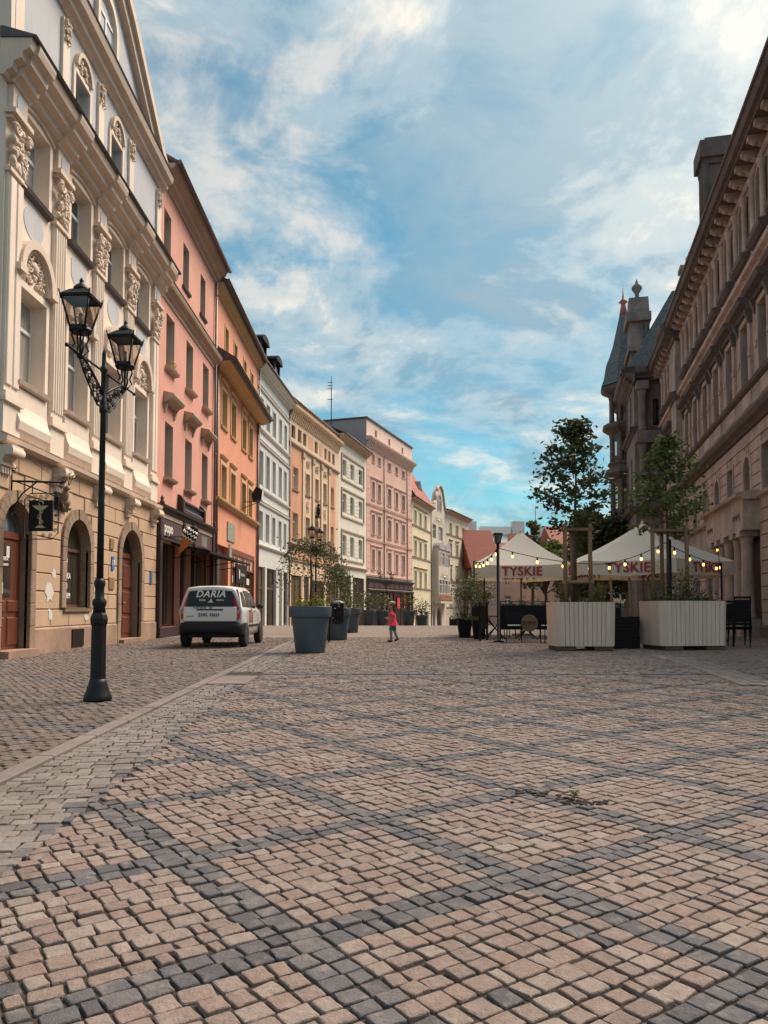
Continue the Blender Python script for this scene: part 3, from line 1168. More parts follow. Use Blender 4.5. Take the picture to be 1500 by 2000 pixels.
def downpipe(parent, x, z0, z1, y=-.09):
    mb = MB()
    mb.tube([(x, y, z0), (x, y, z1)], .055, 8)
    for z in (z0 + .6, (z0 + z1) / 2, z1 - .6):
        mb.tube([(x, y, z), (x, y, z + .06)], .07, 8)
    return mb.build('downpipe', 'gutter', parent)


def relief(parent, cx, cz, w, h, seed, mat, y=0.0, n=34, name='carved_ornament'):
    """carved stucco: scrolls, leaves and bosses in shallow relief"""
    rg = random.Random(seed)
    mb = MB()
    for k in range(n):
        u, v = rg.uniform(0, 1), rg.uniform(-1, 1)
        x = u * w / 2 * (1 - .35 * max(0, v))
        z = v * h / 2
        a = rg.uniform(.025, .07) * min(w, h)
        for s in (-1, 1):
            mb.ball((cx + s * x, y - .025, cz + z), a * rg.uniform(.7, 1.6), .05, a, 6, 4)
    for v, r in ((.32, .20), (-.05, .16), (-.36, .14)):
        for s in (-1, 1):
            mb.spiral((cx + s * w * .26, y - .05, cz + v * h), r * min(w, h), 1.6, .018, 'y', s)
    mb.ball((cx, y - .03, cz), w * .15, .08, h * .18, 8, 6)
    return mb.build(name, mat, parent)


def console(parent, x, z, w, h, d, mat):
    """scrolled bracket"""
    mb = MB()
    mb.prism_x([(0, z), (-d * .25, z), (-d * .35, z + h * .3), (-d * .6, z + h * .55), (-d, z + h * .75), (-d, z + h), (0, z + h)], x - w / 2, x + w / 2)
    K = 12
    for (yy_, zz_, r) in ((-d * .78, z + h * .72, h * .24), (-d * .3, z + h * .12, h * .12)):
        n = len(mb.v)
        for xx in (x - w / 2 - .03, x + w / 2 + .03):
            for k in range(K):
                a = 2 * math.pi * k / K
                mb.v.append((xx, yy_ + r * math.cos(a), zz_ + r * math.sin(a)))
        for k in range(K):
            mb.face([n + k, n + (k + 1) % K, n + K + (k + 1) % K, n + K + k], True)
        mb.face([n + k for k in range(K)])
        mb.face([n + K + k for k in range(K)])
    for k in range(4):
        mb.box(x - w / 2 + w * (.1 + .22 * k), x - w / 2 + w * (.22 + .22 * k), -d * .3, 0, z - h * .35, z)
    return mb.build('console', mat, parent)


def rustic(parent, x0, x1, z0, z1, ops, mat, course=.42, length=1.0, proud=.03, gap=.022, seed=1, y=0.0, margin=0.0):
    """separate rendered blocks laid in courses around the openings"""
    rg = random.Random(seed)
    z, row = z0, 0
    nrow = max(1, round((z1 - z0) / course))
    ch = (z1 - z0) / nrow
    for row in range(nrow):
        za, zb = z0 + row * ch, z0 + (row + 1) * ch
        free = [(x0, x1)]
        for o in ops:
            a, b_, c, d = o[:4]
            if zb <= c or za >= d + margin:
                continue
            if len(o) > 4 and o[4]:
                r = (b_ - a) / 2 + margin
                sp = d + margin - r
                if za > sp:
                    hw = math.sqrt(max(0, r * r - (za - sp) ** 2))
                    m = (a + b_) / 2
                    a, b_ = m - hw, m + hw
                else:
                    a, b_ = a - margin, b_ + margin
            else:
                a, b_ = a - margin, b_ + margin
            nf = []
            for p, q in free:
                if b_ <= p or a >= q:
                    nf.append((p, q))
                else:
                    if a - p > .08:
                        nf.append((p, a))
                    if q - b_ > .08:
                        nf.append((b_, q))
            free = nf
        for p, q in free:
            k = max(1, round((q - p) / length))
            cuts = [p + (q - p) * i / k for i in range(k + 1)]
            if k > 1:
                s = (q - p) / k * (.25 if row % 2 else -.2)
                cuts = [cuts[0]] + [c_ + s for c_ in cuts[1:-1]] + [cuts[-1]]
            for i in range(len(cuts) - 1):
                w = cuts[i + 1] - cuts[i] - gap
                if w < .05:
                    continue
                MB().bbox(cuts[i] + gap / 2, cuts[i + 1] - gap / 2, y - proud - rg.uniform(0, .004), y + .002, za + gap / 2, zb - gap / 2, .010).build('stone_block', mat, parent)


def arch_ring(parent, xm, zs, r0, r1, zb, mat, y0, y1, stones=11, name='arch_surround'):
    """stone surround: jamb blocks and voussoirs, each piece its own"""
    ring = []
    K = stones
    for k in range(K):
        a0, a1 = math.pi * k / K + .008, math.pi * (k + 1) / K - .008
        pts = [(xm - r1 * math.cos(a0), zs + r1 * math.sin(a0)), (xm - r1 * math.cos((a0 + a1) / 2), zs + r1 * math.sin((a0 + a1) / 2)), (xm - r1 * math.cos(a1), zs + r1 * math.sin(a1)),
               (xm - r0 * math.cos(a1), zs + r0 * math.sin(a1)), (xm - r0 * math.cos((a0 + a1) / 2), zs + r0 * math.sin((a0 + a1) / 2)), (xm - r0 * math.cos(a0), zs + r0 * math.sin(a0))]
        pr = .02 if k == K // 2 else 0
        ring.append(MB().poly_y(pts, y0 - pr, y1).build('voussoir', mat, parent))
    for s in (-1, 1):
        z = zb
        q = 0
        while z < zs - .02:
            hh = min((.62, .48, .7)[q % 3], zs - z)
            if zs - z - hh < .15:
                hh = zs - z
            a, b_ = sorted((xm + s * r0, xm + s * r1))
            MB().bbox(a, b_, y0 - .004 * (q % 2), y1, z + .005, z + hh - .005, .012).build('jamb_stone', mat, parent)
            z += hh
            q += 1


# ------------------------------------------------------------------ cream baroque house with the pharmacy
B1 = building('baroque_house', 'cream and grey baroque house with stucco ornament and a pharmacy at street level', (-7.5, 0), 0)
xa, xb = 14.75, 25.15
bays = [15.42 + 2.42 * k for k in range(4)]      # left edges of the four windows
WW = 1.22
g_ops = [(14.95, 16.15, .0, 3.15, True, .22), (17.98, 19.42, 1.0, 3.16, True, .24), (21.75, 23.55, .0, 3.30, True, .32)]
u_ops = []
for x in bays:
    u_ops += [(x, x + WW, 5.66, 7.62), (x, x + WW, 9.75, 11.30)]
wall(B1, xa, xb, -.6, 4.25, g_ops, 'b1_tan', name='ground_floor_wall', body=10, rmat='b1_stone')
wall(B1, xa, xb, 4.25, 12.2, u_ops, 'b1', depth=.32, name='wall', body=10)
a_ops = [(bays[1] + .1, bays[1] + 1.0, 12.95, 14.0), (bays[2] + .1, bays[2] + 1.0, 12.95, 14.0)]
wall(B1, xa, xb, 12.2, 15.5, a_ops, 'b1_grey', name='attic_wall', body=10)
rustic(B1, xa, xb, .58, 4.15, g_ops, 'b1_tan', .40, 1.0, .028, .026, 3, margin=.27)
for p0_, p1_ in ((16.41, 21.49), (23.81, xb + .02)):
    cornice(B1, p0_, p1_, -.6, [(.06, 0), (.06, 1.14), (.02, 1.18)], 'b1_plinth', 'plinth')
for (p, q, r0, zz) in ((15.55, 2.55, .60, 0), (18.70, 2.44, .72, 1.0), (22.65, 2.40, .90, 0)):
    arch_ring(B1, p, q, r0, r0 + .25, zz, 'b1_stone', -.075, .05, 13 if r0 < .8 else 11)
# ledge above the ground floor, with consoles
cornice(B1, xa - .05, xb + .05, 4.22, [(.05, 0), (.20, .05), (.22, .14), (.08, .20)], 'b1_trim', 'ledge')
for x in (14.98, 17.45, 19.9, 22.3, 24.7):
    console(B1, x, 3.78, .46, .40, .30, 'b1_trim')
for i, x in enumerate(bays):
    window(B1, x, x + WW, 5.66, 7.62, .26, 'frame', 'glass', 'tee', 0, .16, 'b1_trim', .14, 'b1', sd=.05)
    window(B1, x, x + WW, 9.75, 11.30, .26, 'frame', 'glass', 'tee', 0, .14, 'roof_brown', .13, 'b1', sd=.05)
    # bulging apron under the first-floor window
    MB().prism_x([(0.01, 4.48), (-.05, 4.48), (-.14, 4.62), (-.17, 4.78), (-.10, 4.95), (-.05, 5.15), (-.05, 5.50), (0.01, 5.50)], x - .12, x + WW + .12).build('apron', 'b1', B1)
    # arched hood with carved tympanum
    xm = x + WW / 2
    mb = MB()
    K = 14
    r0, r1 = .62, .80
    P = lambda a, r: (xm - r * math.cos(a), 7.98 + r * .98 * math.sin(a))
    for k in range(K):
        a0, a1 = math.pi * k / K, math.pi * (k + 1) / K
        mb.poly_y([P(a0, r1), P(a1, r1), P(a1, r0), P(a0, r0)], -.17, .01)
        mb.poly_y([P(a0, r0), P(a1, r0), P(a1, r0 - .07), P(a0, r0 - .07)], -.10, .01)
    for s in (-1, 1):
        mb.box(*sorted((xm + s * .58, xm + s * .90)), -.19, .01, 7.84, 7.99)
    mb.build('hood_mould', 'b1_trim', B1)
    relief(B1, xm, 8.22, .95, .80, 20 + i, 'b1_trim', -.01)
    # grey field between the storeys
    pts = [(xm - .44, 8.98), (xm - .30, 8.86), (xm + .30, 8.86), (xm + .44, 8.98), (xm + .46, 9.40), (xm + .34, 9.50), (xm - .34, 9.50), (xm - .46, 9.40)]
    if i % 2 == 0:
        pts = [(xm + .46 * math.cos(a), 9.18 + .36 * math.sin(a)) for a in [2 * math.pi * k / 20 for k in range(20)]]
    MB().poly_y(pts, -.012, .01).build('grey_panel', 'b1_grey', B1)
    # eared lintel above the second-floor window
    mb = MB()
    lp = [(xm + u * .78, 11.36 + .14 * math.cos(u * 1.5) - .06) for u in [q / 6 - 1 for q in range(13)]]
    mb.tube([(p[0], -.06, p[1] + .05) for p in lp], .05, 6)
    mb.build('lintel', 'b1_trim', B1)
# pilasters
for k in range(5):
    x0 = (14.80, bays[0] + WW + .28, bays[1] + WW + .28, bays[2] + WW + .28, 24.28)[k]
    pw = .60 if 0 < k < 4 else .58
    pi_ = MB()
    pi_.box(x0 - .06, x0 + pw + .06, -.10, .005, 4.45, 5.05)
    pi_.box(x0 - .10, x0 + pw + .10, -.16, .005, 5.05, 5.14)
    pi_.box(x0 - .04, x0 + pw + .04, -.13, .005, 5.14, 5.26)
    pi_.box(x0, x0 + pw, -.07, .005, 5.26, 9.70)
    for q in range(5 if 0 < k < 4 else 2):
        nq = 5 if 0 < k < 4 else 2
        wq = pw / nq
        pi_.bbox(x0 + q * wq + .02, x0 + (q + 1) * wq - .02, -.105, -.06, 5.40, 9.60, .018)
    o = pi_.build('pilaster', 'b1', B1)
    cp = MB()
    xm = x0 + pw / 2
    cp.box(x0 - .05, x0 + pw + .05, -.13, .005, 9.66, 9.74)
    rg = random.Random(40 + k)
    for q in range(46):
        u, v = rg.uniform(-1, 1), rg.uniform(0, 1)
        a = rg.uniform(.035, .085)
        cp.ball((xm + u * pw * (.42 + .14 * v), -.09 - .08 * v, 9.8 + v * .85), a, .07, a * rg.uniform(.8, 1.5), 6, 4)
    for s in (-1, 1):
        cp.spiral((xm + s * pw * .42, -.20, 10.55), .13, 1.8, .03, 'y', s)
        cp.spiral((xm + s * pw * .30, -.16, 10.12), .10, 1.5, .025, 'y', -s)
    cp.box(x0 - .05, x0 + pw + .05, -.14, .005, 10.74, 10.82)
    cp.box(x0 - .10, x0 + pw + .10, -.22, .005, 10.82, 10.92)
    cp.box(x0 - .01, x0 + pw + .01, -.12, .005, 10.92, 11.45)
    cp.build('capital', 'b1_trim', o)
    MB().poly_y([(xm + .17 * math.cos(a), 11.17 + .22 * math.sin(a)) for a in [2 * math.pi * q / 16 for q in range(16)]], -.135, -.11).build('capital_panel', 'b1_grey', o)
    if k < 4:
        MB().box(x0 + pw, x0 + pw + .13, -.008, .01, 5.3, 9.6).build('grey_strip', 'b1_grey', B1)
# main cornice, breaking forward over the pilasters
cornice(B1, xa - .25, xb + .10, 11.45, [(.06, 0), (.10, .08), (.22, .14), (.24, .26), (.40, .34), (.42, .46), (.56, .54), (.60, .66), (.60, .74)], 'b1_trim')
for k in range(5):
    x0 = (14.80, bays[0] + WW + .28, bays[1] + WW + .28, bays[2] + WW + .28, 24.28)[k]
    cornice(B1, x0 - .08, x0 + .68, 11.452, [(.14, 0), (.18, .08), (.30, .14), (.32, .26), (.48, .34), (.50, .46), (.62, .54), (.66, .66), (.66, .735)], 'b1_trim', 'cornice_break')
cornice(B1, xa - .28, xb + .12, 12.19, [(.68, 0), (.70, .03), (.04, .22)], 'roof_brown', 'cornice_flashing')
# attic storey and gable
for i in (1, 2):
    x = bays[i] + .1
    window(B1, x, x + .9, 12.95, 14.0, .24, 'frame', 'glass', 'pair', 0, None, None, .12, 'b1', sd=.05)
    xm = x + .45
    mb = MB()
    K = 12
    for k in range(K):
        a0, a1 = math.pi * k / K, math.pi * (k + 1) / K
        P = lambda a, r: (xm - r * math.cos(a), 14.16 + r * math.sin(a))
        mb.poly_y([P(a0, .50), P(a1, .50), P(a1, .40), P(a0, .40)], -.12, .01)
    mb.build('hood_mould', 'b1_trim', B1)
    relief(B1, xm, 14.33, .62, .44, 60 + i, 'b1_trim', -.01, 22)
for x in (14.9, 17.15, bays[1] + 1.55, bays[2] + 1.55, 24.55):
    o = box('attic_pilaster', 'b1', B1, x, x + .36, -.07, .005, 12.4, 14.75)
    relief(o, x + .18, 14.5, .34, .55, int(x * 10), 'b1_trim', -.07, 16)
cornice(B1, xa - .1, xb + .05, 14.95, [(.05, 0), (.10, .08), (.20, .14), (.22, .26), (.36, .34), (.40, .46), (.42, .55)], 'b1_trim', 'gable_cornice')
cornice(B1, xa - .1, xb + .08, 15.49, [(.44, 0), (.45, .025), (.04, .12)], 'roof_brown', 'cornice_flashing')
gpts = [(24.85, 15.6), (24.2, 15.95), (22.8, 16.95), (21.4, 17.95), (19.95, 18.75), (18.5, 17.95), (17.1, 16.95), (15.7, 15.95), (15.0, 15.6)]
gb = MB()
gb.poly_y(gpts, .0, .5)
gable = gb.build('gable_wall', 'b1_grey', B1)
mb = MB()
for (p, q) in zip(gpts[:-1], gpts[1:]):
    for (o0, o1, yo) in ((-.02, .24, -.30), (-.30, .0, -.18)):
        d = Vector((q[0] - p[0], q[1] - p[1])).normalized()
        nrm = Vector((d.y, -d.x))
        if nrm.y < 0:
            nrm = -nrm
        pts = [(p[0] + nrm.x * o0, p[1] + nrm.y * o0), (q[0] + nrm.x * o0, q[1] + nrm.y * o0), (q[0] + nrm.x * o1, q[1] + nrm.y * o1), (p[0] + nrm.x * o1, p[1] + nrm.y * o1)]
        mb.poly_y(pts, yo, .45)
mb.build('raking_cornice', 'b1_trim', B1)
window(B1, 19.25, 20.45, 15.85, 17.35, -.02, 'frame', 'glass', 'tee', True, None, None, .16, 'b1', sd=.12)
for s, x in ((1, 24.75), (-1, 15.1)):
    mb = MB()
    mb.poly_y([(x, 12.4), (x + s * .35, 12.4), (x + s * .38, 13.3), (x + s * .20, 13.6), (x + s * .30, 14.2), (x + s * .12, 14.9), (x, 14.9)], -.06, .3)
    mb.build('volute', 'b1', B1)
# doors, pharmacy window
dm = MB()
dm.box(14.97, 16.13, .16, .22, .16, 2.42)
for a, b_ in ((15.02, 15.5), (15.6, 16.08)):
    for c, d in ((.24, .82), (.92, 1.16)):
        dm.bbox(a, b_, .135, .17, c, d, .02)
dm.box(14.97, 16.13, .13, .22, 2.42, 2.56)
dr = dm.build('door', 'door', B1)
box('door_glass', 'glass_dark', dr, 15.04, 15.72, .145, .158, 1.24, 2.32)
for (a, b_, c, d) in ((15.50, 15.62, 2.02, 2.26), (15.12, 15.38, 1.30, 1.52), (15.10, 15.36, 1.58, 1.72)):
    box('notice', 'paper', dr, a, b_, .135, .143, c, d)
lettering('APTEKA', .11, 'text_white', dr, (15.38, .138, 2.0), (R(90), 0, 0))
lettering('pod JELENIEM', .07, 'text_white', dr, (15.38, .138, 1.88), (R(90), 0, 0))
fan = MB()
K = 14
pts = [(14.98, 2.56)] + [(15.55 - .585 * math.cos(math.pi * k / K), 2.56 + .57 * math.sin(math.pi * k / K)) for k in range(K + 1)]
fan.poly_y(pts, .18, .20)
fan.build('fanlight', 'glass_sky', dr)
box('door_step', 'b1_plinth', B1, 14.90, 16.25, -.25, .42, -.02, .16)
window(B1, 18.0, 19.40, 1.02, 3.14, .18, 'frame_brown', 'glass_shop', 'tee2', True, .10, 'b1_stone', None, None, .07)
box('window_transom', 'frame_brown', B1, 18.05, 19.35, .165, .21, 2.38, 2.46)
sg = empty('window_lettering', (18.42, .195, 1.6))
sg.parent = B1
for s, z, sz in (('APTEKA', .18, .20), ('pod', -.06, .18), ('JELENIEM', -.30, .18)):
    lettering(s, sz, 'text_white', sg, (.12, 0, z), (R(90), 0, 0), sx=.8)
mb = MB()
mb.poly_y([(.02, .36), (.06, .36), (.07, .52), (.16, .52), (.17, .36), (.20, .36), (.22, .60), (.10, .62), (.05, .72), (.06, .80), (-.01, .76), (-.04, .70), (.0, .68), (.01, .58)], -.002, .002)
for s in (-.02, .05):
    mb.tube([(.03, 0, .78), (.03 + s, 0, .88), (.02 + s * 2, 0, .93)], .008, 4)
mb.build('stag_emblem', 'text_white', sg)
d2 = MB()
d2.box(21.78, 23.52, .24, .3, .12, 2.5)
for a, b_ in ((21.86, 22.6), (22.7, 23.44)):
    for c, d in ((.25, .75), (.85, 1.5), (1.6, 2.3)):
        d2.bbox(a, b_, .215, .25, c, d, .02)
d2.box(21.78, 23.52, .20, .3, 2.5, 2.64)
dr2 = d2.build('door', 'door', B1)
pts = [(21.77, 2.64)] + [(22.65 - .88 * math.cos(math.pi * k / K), 2.64 + .64 * math.sin(math.pi * k / K)) for k in range(K + 1)] + [(23.53, 2.64)]
MB().poly_y(pts[1:-1], .26, .28).build('fanlight', 'glass_dark', dr2)
MB().ball((22.72, .19, 1.15), .035).build('handle', 'brass', dr2)
box('door_step', 'b1_plinth', B1, 21.6, 23.7, -.22, .5, -.02, .12)
box('cellar_hatch', 'iron', B1, 18.35, 19.05, -.085, -.05, .08, .50)
box('house_number_plate', 'blue_plate', B1, 20.98, 21.16, -.06, -.03, 2.05, 2.42)
lettering('17', .2, 'text_white', B1, (21.07, -.064, 2.24), (R(90), 0, 0), 'house_number')
box('street_name_plate', 'blue_plate', B1, 24.45, 24.66, -.06, -.03, 1.78, 2.2)
box('brass_plaque', 'brass', B1, 20.8, 21.2, -.06, -.03, 1.52, 1.84)
box('vent_grille', 'brass', B1, 20.85, 21.12, -.06, -.03, 2.62, 2.9)
for i, (x, z, w, h) in enumerate(((17.15, 1.35, .42, .5), (17.35, 1.78, .22, .28), (17.2, .85, .2, .3), (19.3, .78, .36, .18), (19.75, .9, .2, .2))):
    rg = random.Random(i)
    K = 14
    MB().poly_y([(x + w * (.5 + .1 * rg.uniform(-1, 1)) * math.cos(2 * math.pi * k / K) * rg.uniform(.6, 1.1), z + h * .5 * math.sin(2 * math.pi * k / K) * rg.uniform(.6, 1.1)) for k in range(K)], -.0385, -.01).build('flaked_patch', 'flaked', B1)
# dark roof above
mb = MB()
mb.prism_x([(.45, 15.5), (5.5, 19.2), (9.9, 15.5)], xa, xb)
mb.build('roof', 'tile_red', B1)

# hanging pharmacy sign on its iron bracket
ps = empty('pharmacy_sign', (-7.5, 15.30, 3.0), 0, 'black hanging pharmacy sign with bronze bowl and snake on a scrolled iron bracket', 'sign')
mb = MB()
mb.tube([(.02, 0, .55), (1.10, 0, .52)], .022, 8)
mb.tube([(.03, 0, .78), (.03, 0, -.05)], .018, 6)
mb.tube([(.05, 0, -.02), (.25, 0, .30), (.52, 0, .52)], .014, 6)
mb.tube([(.12, -.02, .54), (.98, -.02, .22)], .014, 6)
for c, r, f_ in (((.08, 0, .80), .06, 1), ((.08, 0, -.10), .06, -1), ((1.08, 0, .56), .07, 1), ((1.02, 0, .46), .05, -1), ((.22, 0, .12), .05, 1)):
    mb.spiral(c, r, 1.6, .009, 'y', f_)
mb.tube([(.02, 0, 1.35), (.55, 0, .86), (1.05, 0, .55)], .006, 4)
mb.build('bracket', 'iron', ps)
mb = MB()
x0, x1, z0, z1 = .30, .98, -.62, .30
cr = .12
out = [(x0 + cr, z1), (x1 - .04, z1), (x1, z1 - .04), (x1, z0 + cr), (x1 - cr, z0), (x0 + .04, z0), (x0, z0 + .04), (x0, z1 - cr)]
mb.tube([(p[0], 0, p[1]) for p in out + out[:1]], .012, 6)
for c, r in (((.38, 0, .18), .05), ((.50, 0, .23), .05), ((.62, 0, .23), .045), ((.74, 0, .23), .05), ((.36, 0, .05), .05), ((.93, 0, -.15), .035), ((.93, 0, -.30), .04), ((.92, 0, -.44), .04), ((.82, 0, -.55), .045), ((.68, 0, -.55), .045)):
    mb.spiral(c, r, 1.7, .007, 'y', 1)
mb.tube([(.42, 0, .10), (.55, 0, .20), (.68, 0, .21), (.85, 0, .10)], .008, 5)
for x in (.45, .80):
    mb.tube([(x, 0, .53), (x, 0, .28)], .010, 5)
mb.build('scrolled_frame', 'iron', ps)
bd = box('board', 'black', ps, .40, .87, -.03, .03, -.46, .16)
eb = MB()
n0 = len(eb.v)
eb.poly_y([(.47, .05), (.80, .05), (.72, -.02), (.66, -.05), (.61, -.05), (.55, -.02)], -.045, -.028)
eb.poly_y([(.62, -.05), (.655, -.05), (.66, -.33), (.615, -.33)], -.045, -.028)
eb.poly_y([(.53, -.40), (.75, -.40), (.68, -.345), (.60, -.345)], -.045, -.028)
sn = [(.64 + .055 * math.sin(q * .75), -.05, -.34 + q * .026) for q in range(13)] + [(.62, -.05, .06), (.60, -.05, .10), (.63, -.05, .135), (.68, -.05, .13), (.70, -.05, .09), (.68, -.05, .07)]
eb.tube(sn, .014, 6)
eb.build('bowl_and_snake', 'text_gold', bd)

# carved stag on the wall
st = empty('stag_relief', (-7.5, 17.45, 3.25), 0, 'dark carved stag with thin antlers in an arched niche above the pharmacy', 'relief')
mb = MB()
K = 12
pts = [(-.05, 0), (.62, 0)] + [(.285 + .335 * math.cos(math.pi * k / K), .28 + .36 * math.sin(math.pi * k / K)) for k in range(K + 1)]
n = len(mb.v)
mb.v += [(.03, p[0] - .1, p[1]) for p in pts] + [(.07, p[0] - .1, p[1]) for p in pts]
k_ = len(pts)
for i in range(k_):
    j = (i + 1) % k_
    mb.face([n + i, n + j, n + k_ + j, n + k_ + i])
mb.face([n + k_ + i for i in range(k_)])
mb.build('niche_board', 'iron', st)
mb = MB()
mb.ball((.14, .18, .20), .10, .22, .11, 10, 7)
mb.ball((.20, .05, .36), .08, .09, .16, 8, 6)
mb.ball((.27, -.02, .50), .06, .09, .06, 8, 6)
mb.ball((.32, -.08, .47), .035, .06, .035, 8, 5)
for y_ in (.02, .10, .26, .32):
    mb.tube([(.15, y_, .14), (.19, y_ - .03, .02)], .02, 6)
mb.build('stag_body', 'b1_stone', st)
mb = MB()
for s in (-1, 1):
    p0 = Vector((.27, .02 + .02 * s, .55))
    p1 = p0 + Vector((.05, .05 * s, .16))
    p2 = p1 + Vector((.04, .07 * s, .18))
    mb.tube([p0, p1, p2], .011, 5, r1=.006)
    mb.tube([p1, p1 + Vector((.09, .03 * s, .06))], .008, 5)
    mb.tube([(p1 + p2) / 2, (p1 + p2) / 2 + Vector((.07, .05 * s, .04))], .007, 5)
mb.build('antler', 'iron', st)

# ------------------------------------------------------------------ salmon house
B2 = building('salmon_house', 'salmon pink house with narrow windows and a dark wooden ice cream shop below', (-7.5, 0), 0)
xa, xb = 25.16, 33.6
ops = []
for k in range(3):
    x = 26.0 + 2.68 * k
    ops += [(x, x + 1.02, 5.5, 7.42), (x, x + 1.02, 9.35, 11.2)]
for x in (25.55, 28.05, 30.75):
    ops.append((x, x + .85, 13.05, 14.7))
wall(B2, xa, xb, 4.4, 16.0, ops, 'pink', name='wall', body=10, depth=.34)
shop = [(25.7, 28.2, .35, 3.3), (28.5, 29.7, .0, 3.3), (30.0, 33.2, .35, 3.3)]
wall(B2, xa, xb, -.6, 4.4, shop, 'pink', name='ground_floor_wall', body=10, depth=.4)
for k in range(3):
    x = 26.0 + 2.68 * k
    w1 = window(B2, x, x + 1.02, 5.5, 7.42, .28, 'frame', 'glass', 'tee', 0, .20, 'pink_trim', reveal='reveal')
    w2 = window(B2, x, x + 1.02, 9.35, 11.2, .28, 'frame', 'glass', 'tee', 0, .20, 'pink_trim', reveal='reveal')
    hd = MB()
    hd.prism_x([(.0, 8.02), (-.10, 8.02), (-.16, 8.10), (-.30, 8.16), (-.36, 8.26), (-.36, 8.31), (0, 8.40)], x - .22, x + 1.24)
    for s in (x - .14, x + 1.04):
        hd.prism_x([(0, 7.70), (-.04, 7.70), (-.12, 8.0), (0, 8.02)], s, s + .12)
    hd.build('window_hood', 'pink_trim', B2)
for x in (25.55, 28.05, 30.75):
    window(B2, x, x + .85, 13.05, 14.7, .28, 'frame', 'glass', 'tee', 0, .10, 'roof_brown', reveal='reveal')
cornice(B2, xa, xb, 11.55, [(.04, 0), (.06, .12), (.14, .18), (.16, .28), (.30, .36), (.34, .46), (.34, .52)], 'pink_trim', 'string_course')
cornice(B2, xa, xb, 12.07, [(.36, 0), (.37, .025), (.03, .10)], 'roof_brown', 'cornice_flashing')
cornice(B2, xa, xb + .1, 15.45, [(.05, 0), (.08, .10), (.20, .18), (.24, .30), (.42, .40), (.46, .52), (.50, .56)], 'pink_trim', 'eaves_cornice')
roof(B2, xa, xb + .1, 16.0, .56, 3.2, 5.0, 'roof_brown')
downpipe(B2, 33.35, 0, 15.4)
fl = empty('window_flowers', (26.5, -.12, 9.42))
fl.parent = B2
link('flowers', leaf_mesh([(rng.uniform(-.4, .4), rng.uniform(-.06, .06), rng.uniform(0, .16)) for _ in range(120)], .06, rng), 'leaf_yellow', fl)
# timber shopfront
sf = MB()
sf.box(25.25, 33.3, -.10, .0, 3.32, 3.42)
sf.prism_x([(0, 4.22), (-.10, 4.22), (-.16, 4.30), (-.26, 4.36), (-.28, 4.44), (0, 4.50)], 25.22, 33.35)
for x in (25.22, 28.2, 29.75, 33.05):
    sf.box(x, x + .26, -.14, .0, .0, 4.22)
    sf.box(x - .02, x + .28, -.17, .0, 3.30, 3.45)
    sf.box(x - .02, x + .28, -.17, .0, 0, .35)
sf.box(25.45, 33.1, -.06, .0, .0, .35)
sfo = sf.build('shopfront', 'shop_wood', B2)
for (a, b_) in ((25.50, 28.16), (28.48, 29.72), (30.03, 33.0)):
    box('fascia_panel', 'sign_brown', sfo, a, b_, -.085, -.02, 3.46, 4.02)
    box('fascia_strip', 'pink_trim', sfo, a, b_, -.10, -.02, 4.05, 4.20)
lettering('popo', .50, 'text_white', sfo, (26.35, -.09, 3.74), (R(90), 0, 0), 'shop_name')
for q in range(5):
    box('emblem_bar', 'plaque', sfo, 31.1 + q * .2, 31.22 + q * .2, -.095, -.08, 3.52 + .03 * (q % 2), 3.95)
pd = MB()
pd.prism_x([(0, 4.50), (-.18, 4.50), (-.18, 4.62), (-.10, 4.70), (-.10, 4.82), (-.20, 4.88), (-.20, 4.94), (0, 4.98)], 27.9, 31.2)
for x in (27.85, 31.15):
    pd.prism_x([(0, 4.5), (-.22, 4.5), (-.22, 4.95), (-.12, 5.1), (0, 5.15)], x - .12, x + .12)
pd.build('fascia_pediment', 'shop_wood', sfo)
for x in (25.3, 33.2):
    MB().lathe([(.08, 4.46), (.09, 4.52), (.05, 4.58), (.06, 4.66), (.0, 4.78)], 8, (x, -.15)).build('urn_finial', 'shop_wood', sfo)
window(B2, 25.72, 28.18, .37, 3.28, .2, 'shop_wood', 'glass_shop', 'pair')
box('shop_door', 'glass_dark', B2, 28.52, 29.68, .3, .34, .05, 3.26)
box('door_frame', 'red_wood', B2, 28.95, 29.07, .26, .30, .05, 3.26)
window(B2, 30.02, 33.18, .37, 3.28, .2, 'shop_wood', 'glass_shop', 'pair')
# flat dark awning over the walk
aw = empty('awning', (-7.5, 26.9, 0), math.pi / 2, 'flat dark awning over the shop entrance beside the parked white car', 'awning')
mb = MB()
mb.prism_x([(-.02, 3.32), (-1.40, 3.02), (-1.40, 2.94), (-.02, 3.24)], 0, 8.2)
mb.build('canopy', 'black', aw)
for x in (.1, 2.8, 5.4, 8.1):
    MB().tube([(x, -.02, 2.75), (x, -1.3, 2.96)], .02, 6).build('stay', 'iron', aw)
vb = box('side_screen', 'black', aw, 5.0, 7.4, -1.36, -1.30, 2.05, 2.86)
box('screen_stripe', 'plaque', vb, 6.0, 6.9, -1.366, -1.361, 2.38, 2.50)
mb = MB()
mb.poly_y([(5.62, 2.30), (5.70, 2.22), (5.78, 2.30), (5.80, 2.55), (5.74, 2.66), (5.66, 2.66), (5.60, 2.55)], -1.367, -1.361)
mb.build('screen_emblem', 'text_white', vb)
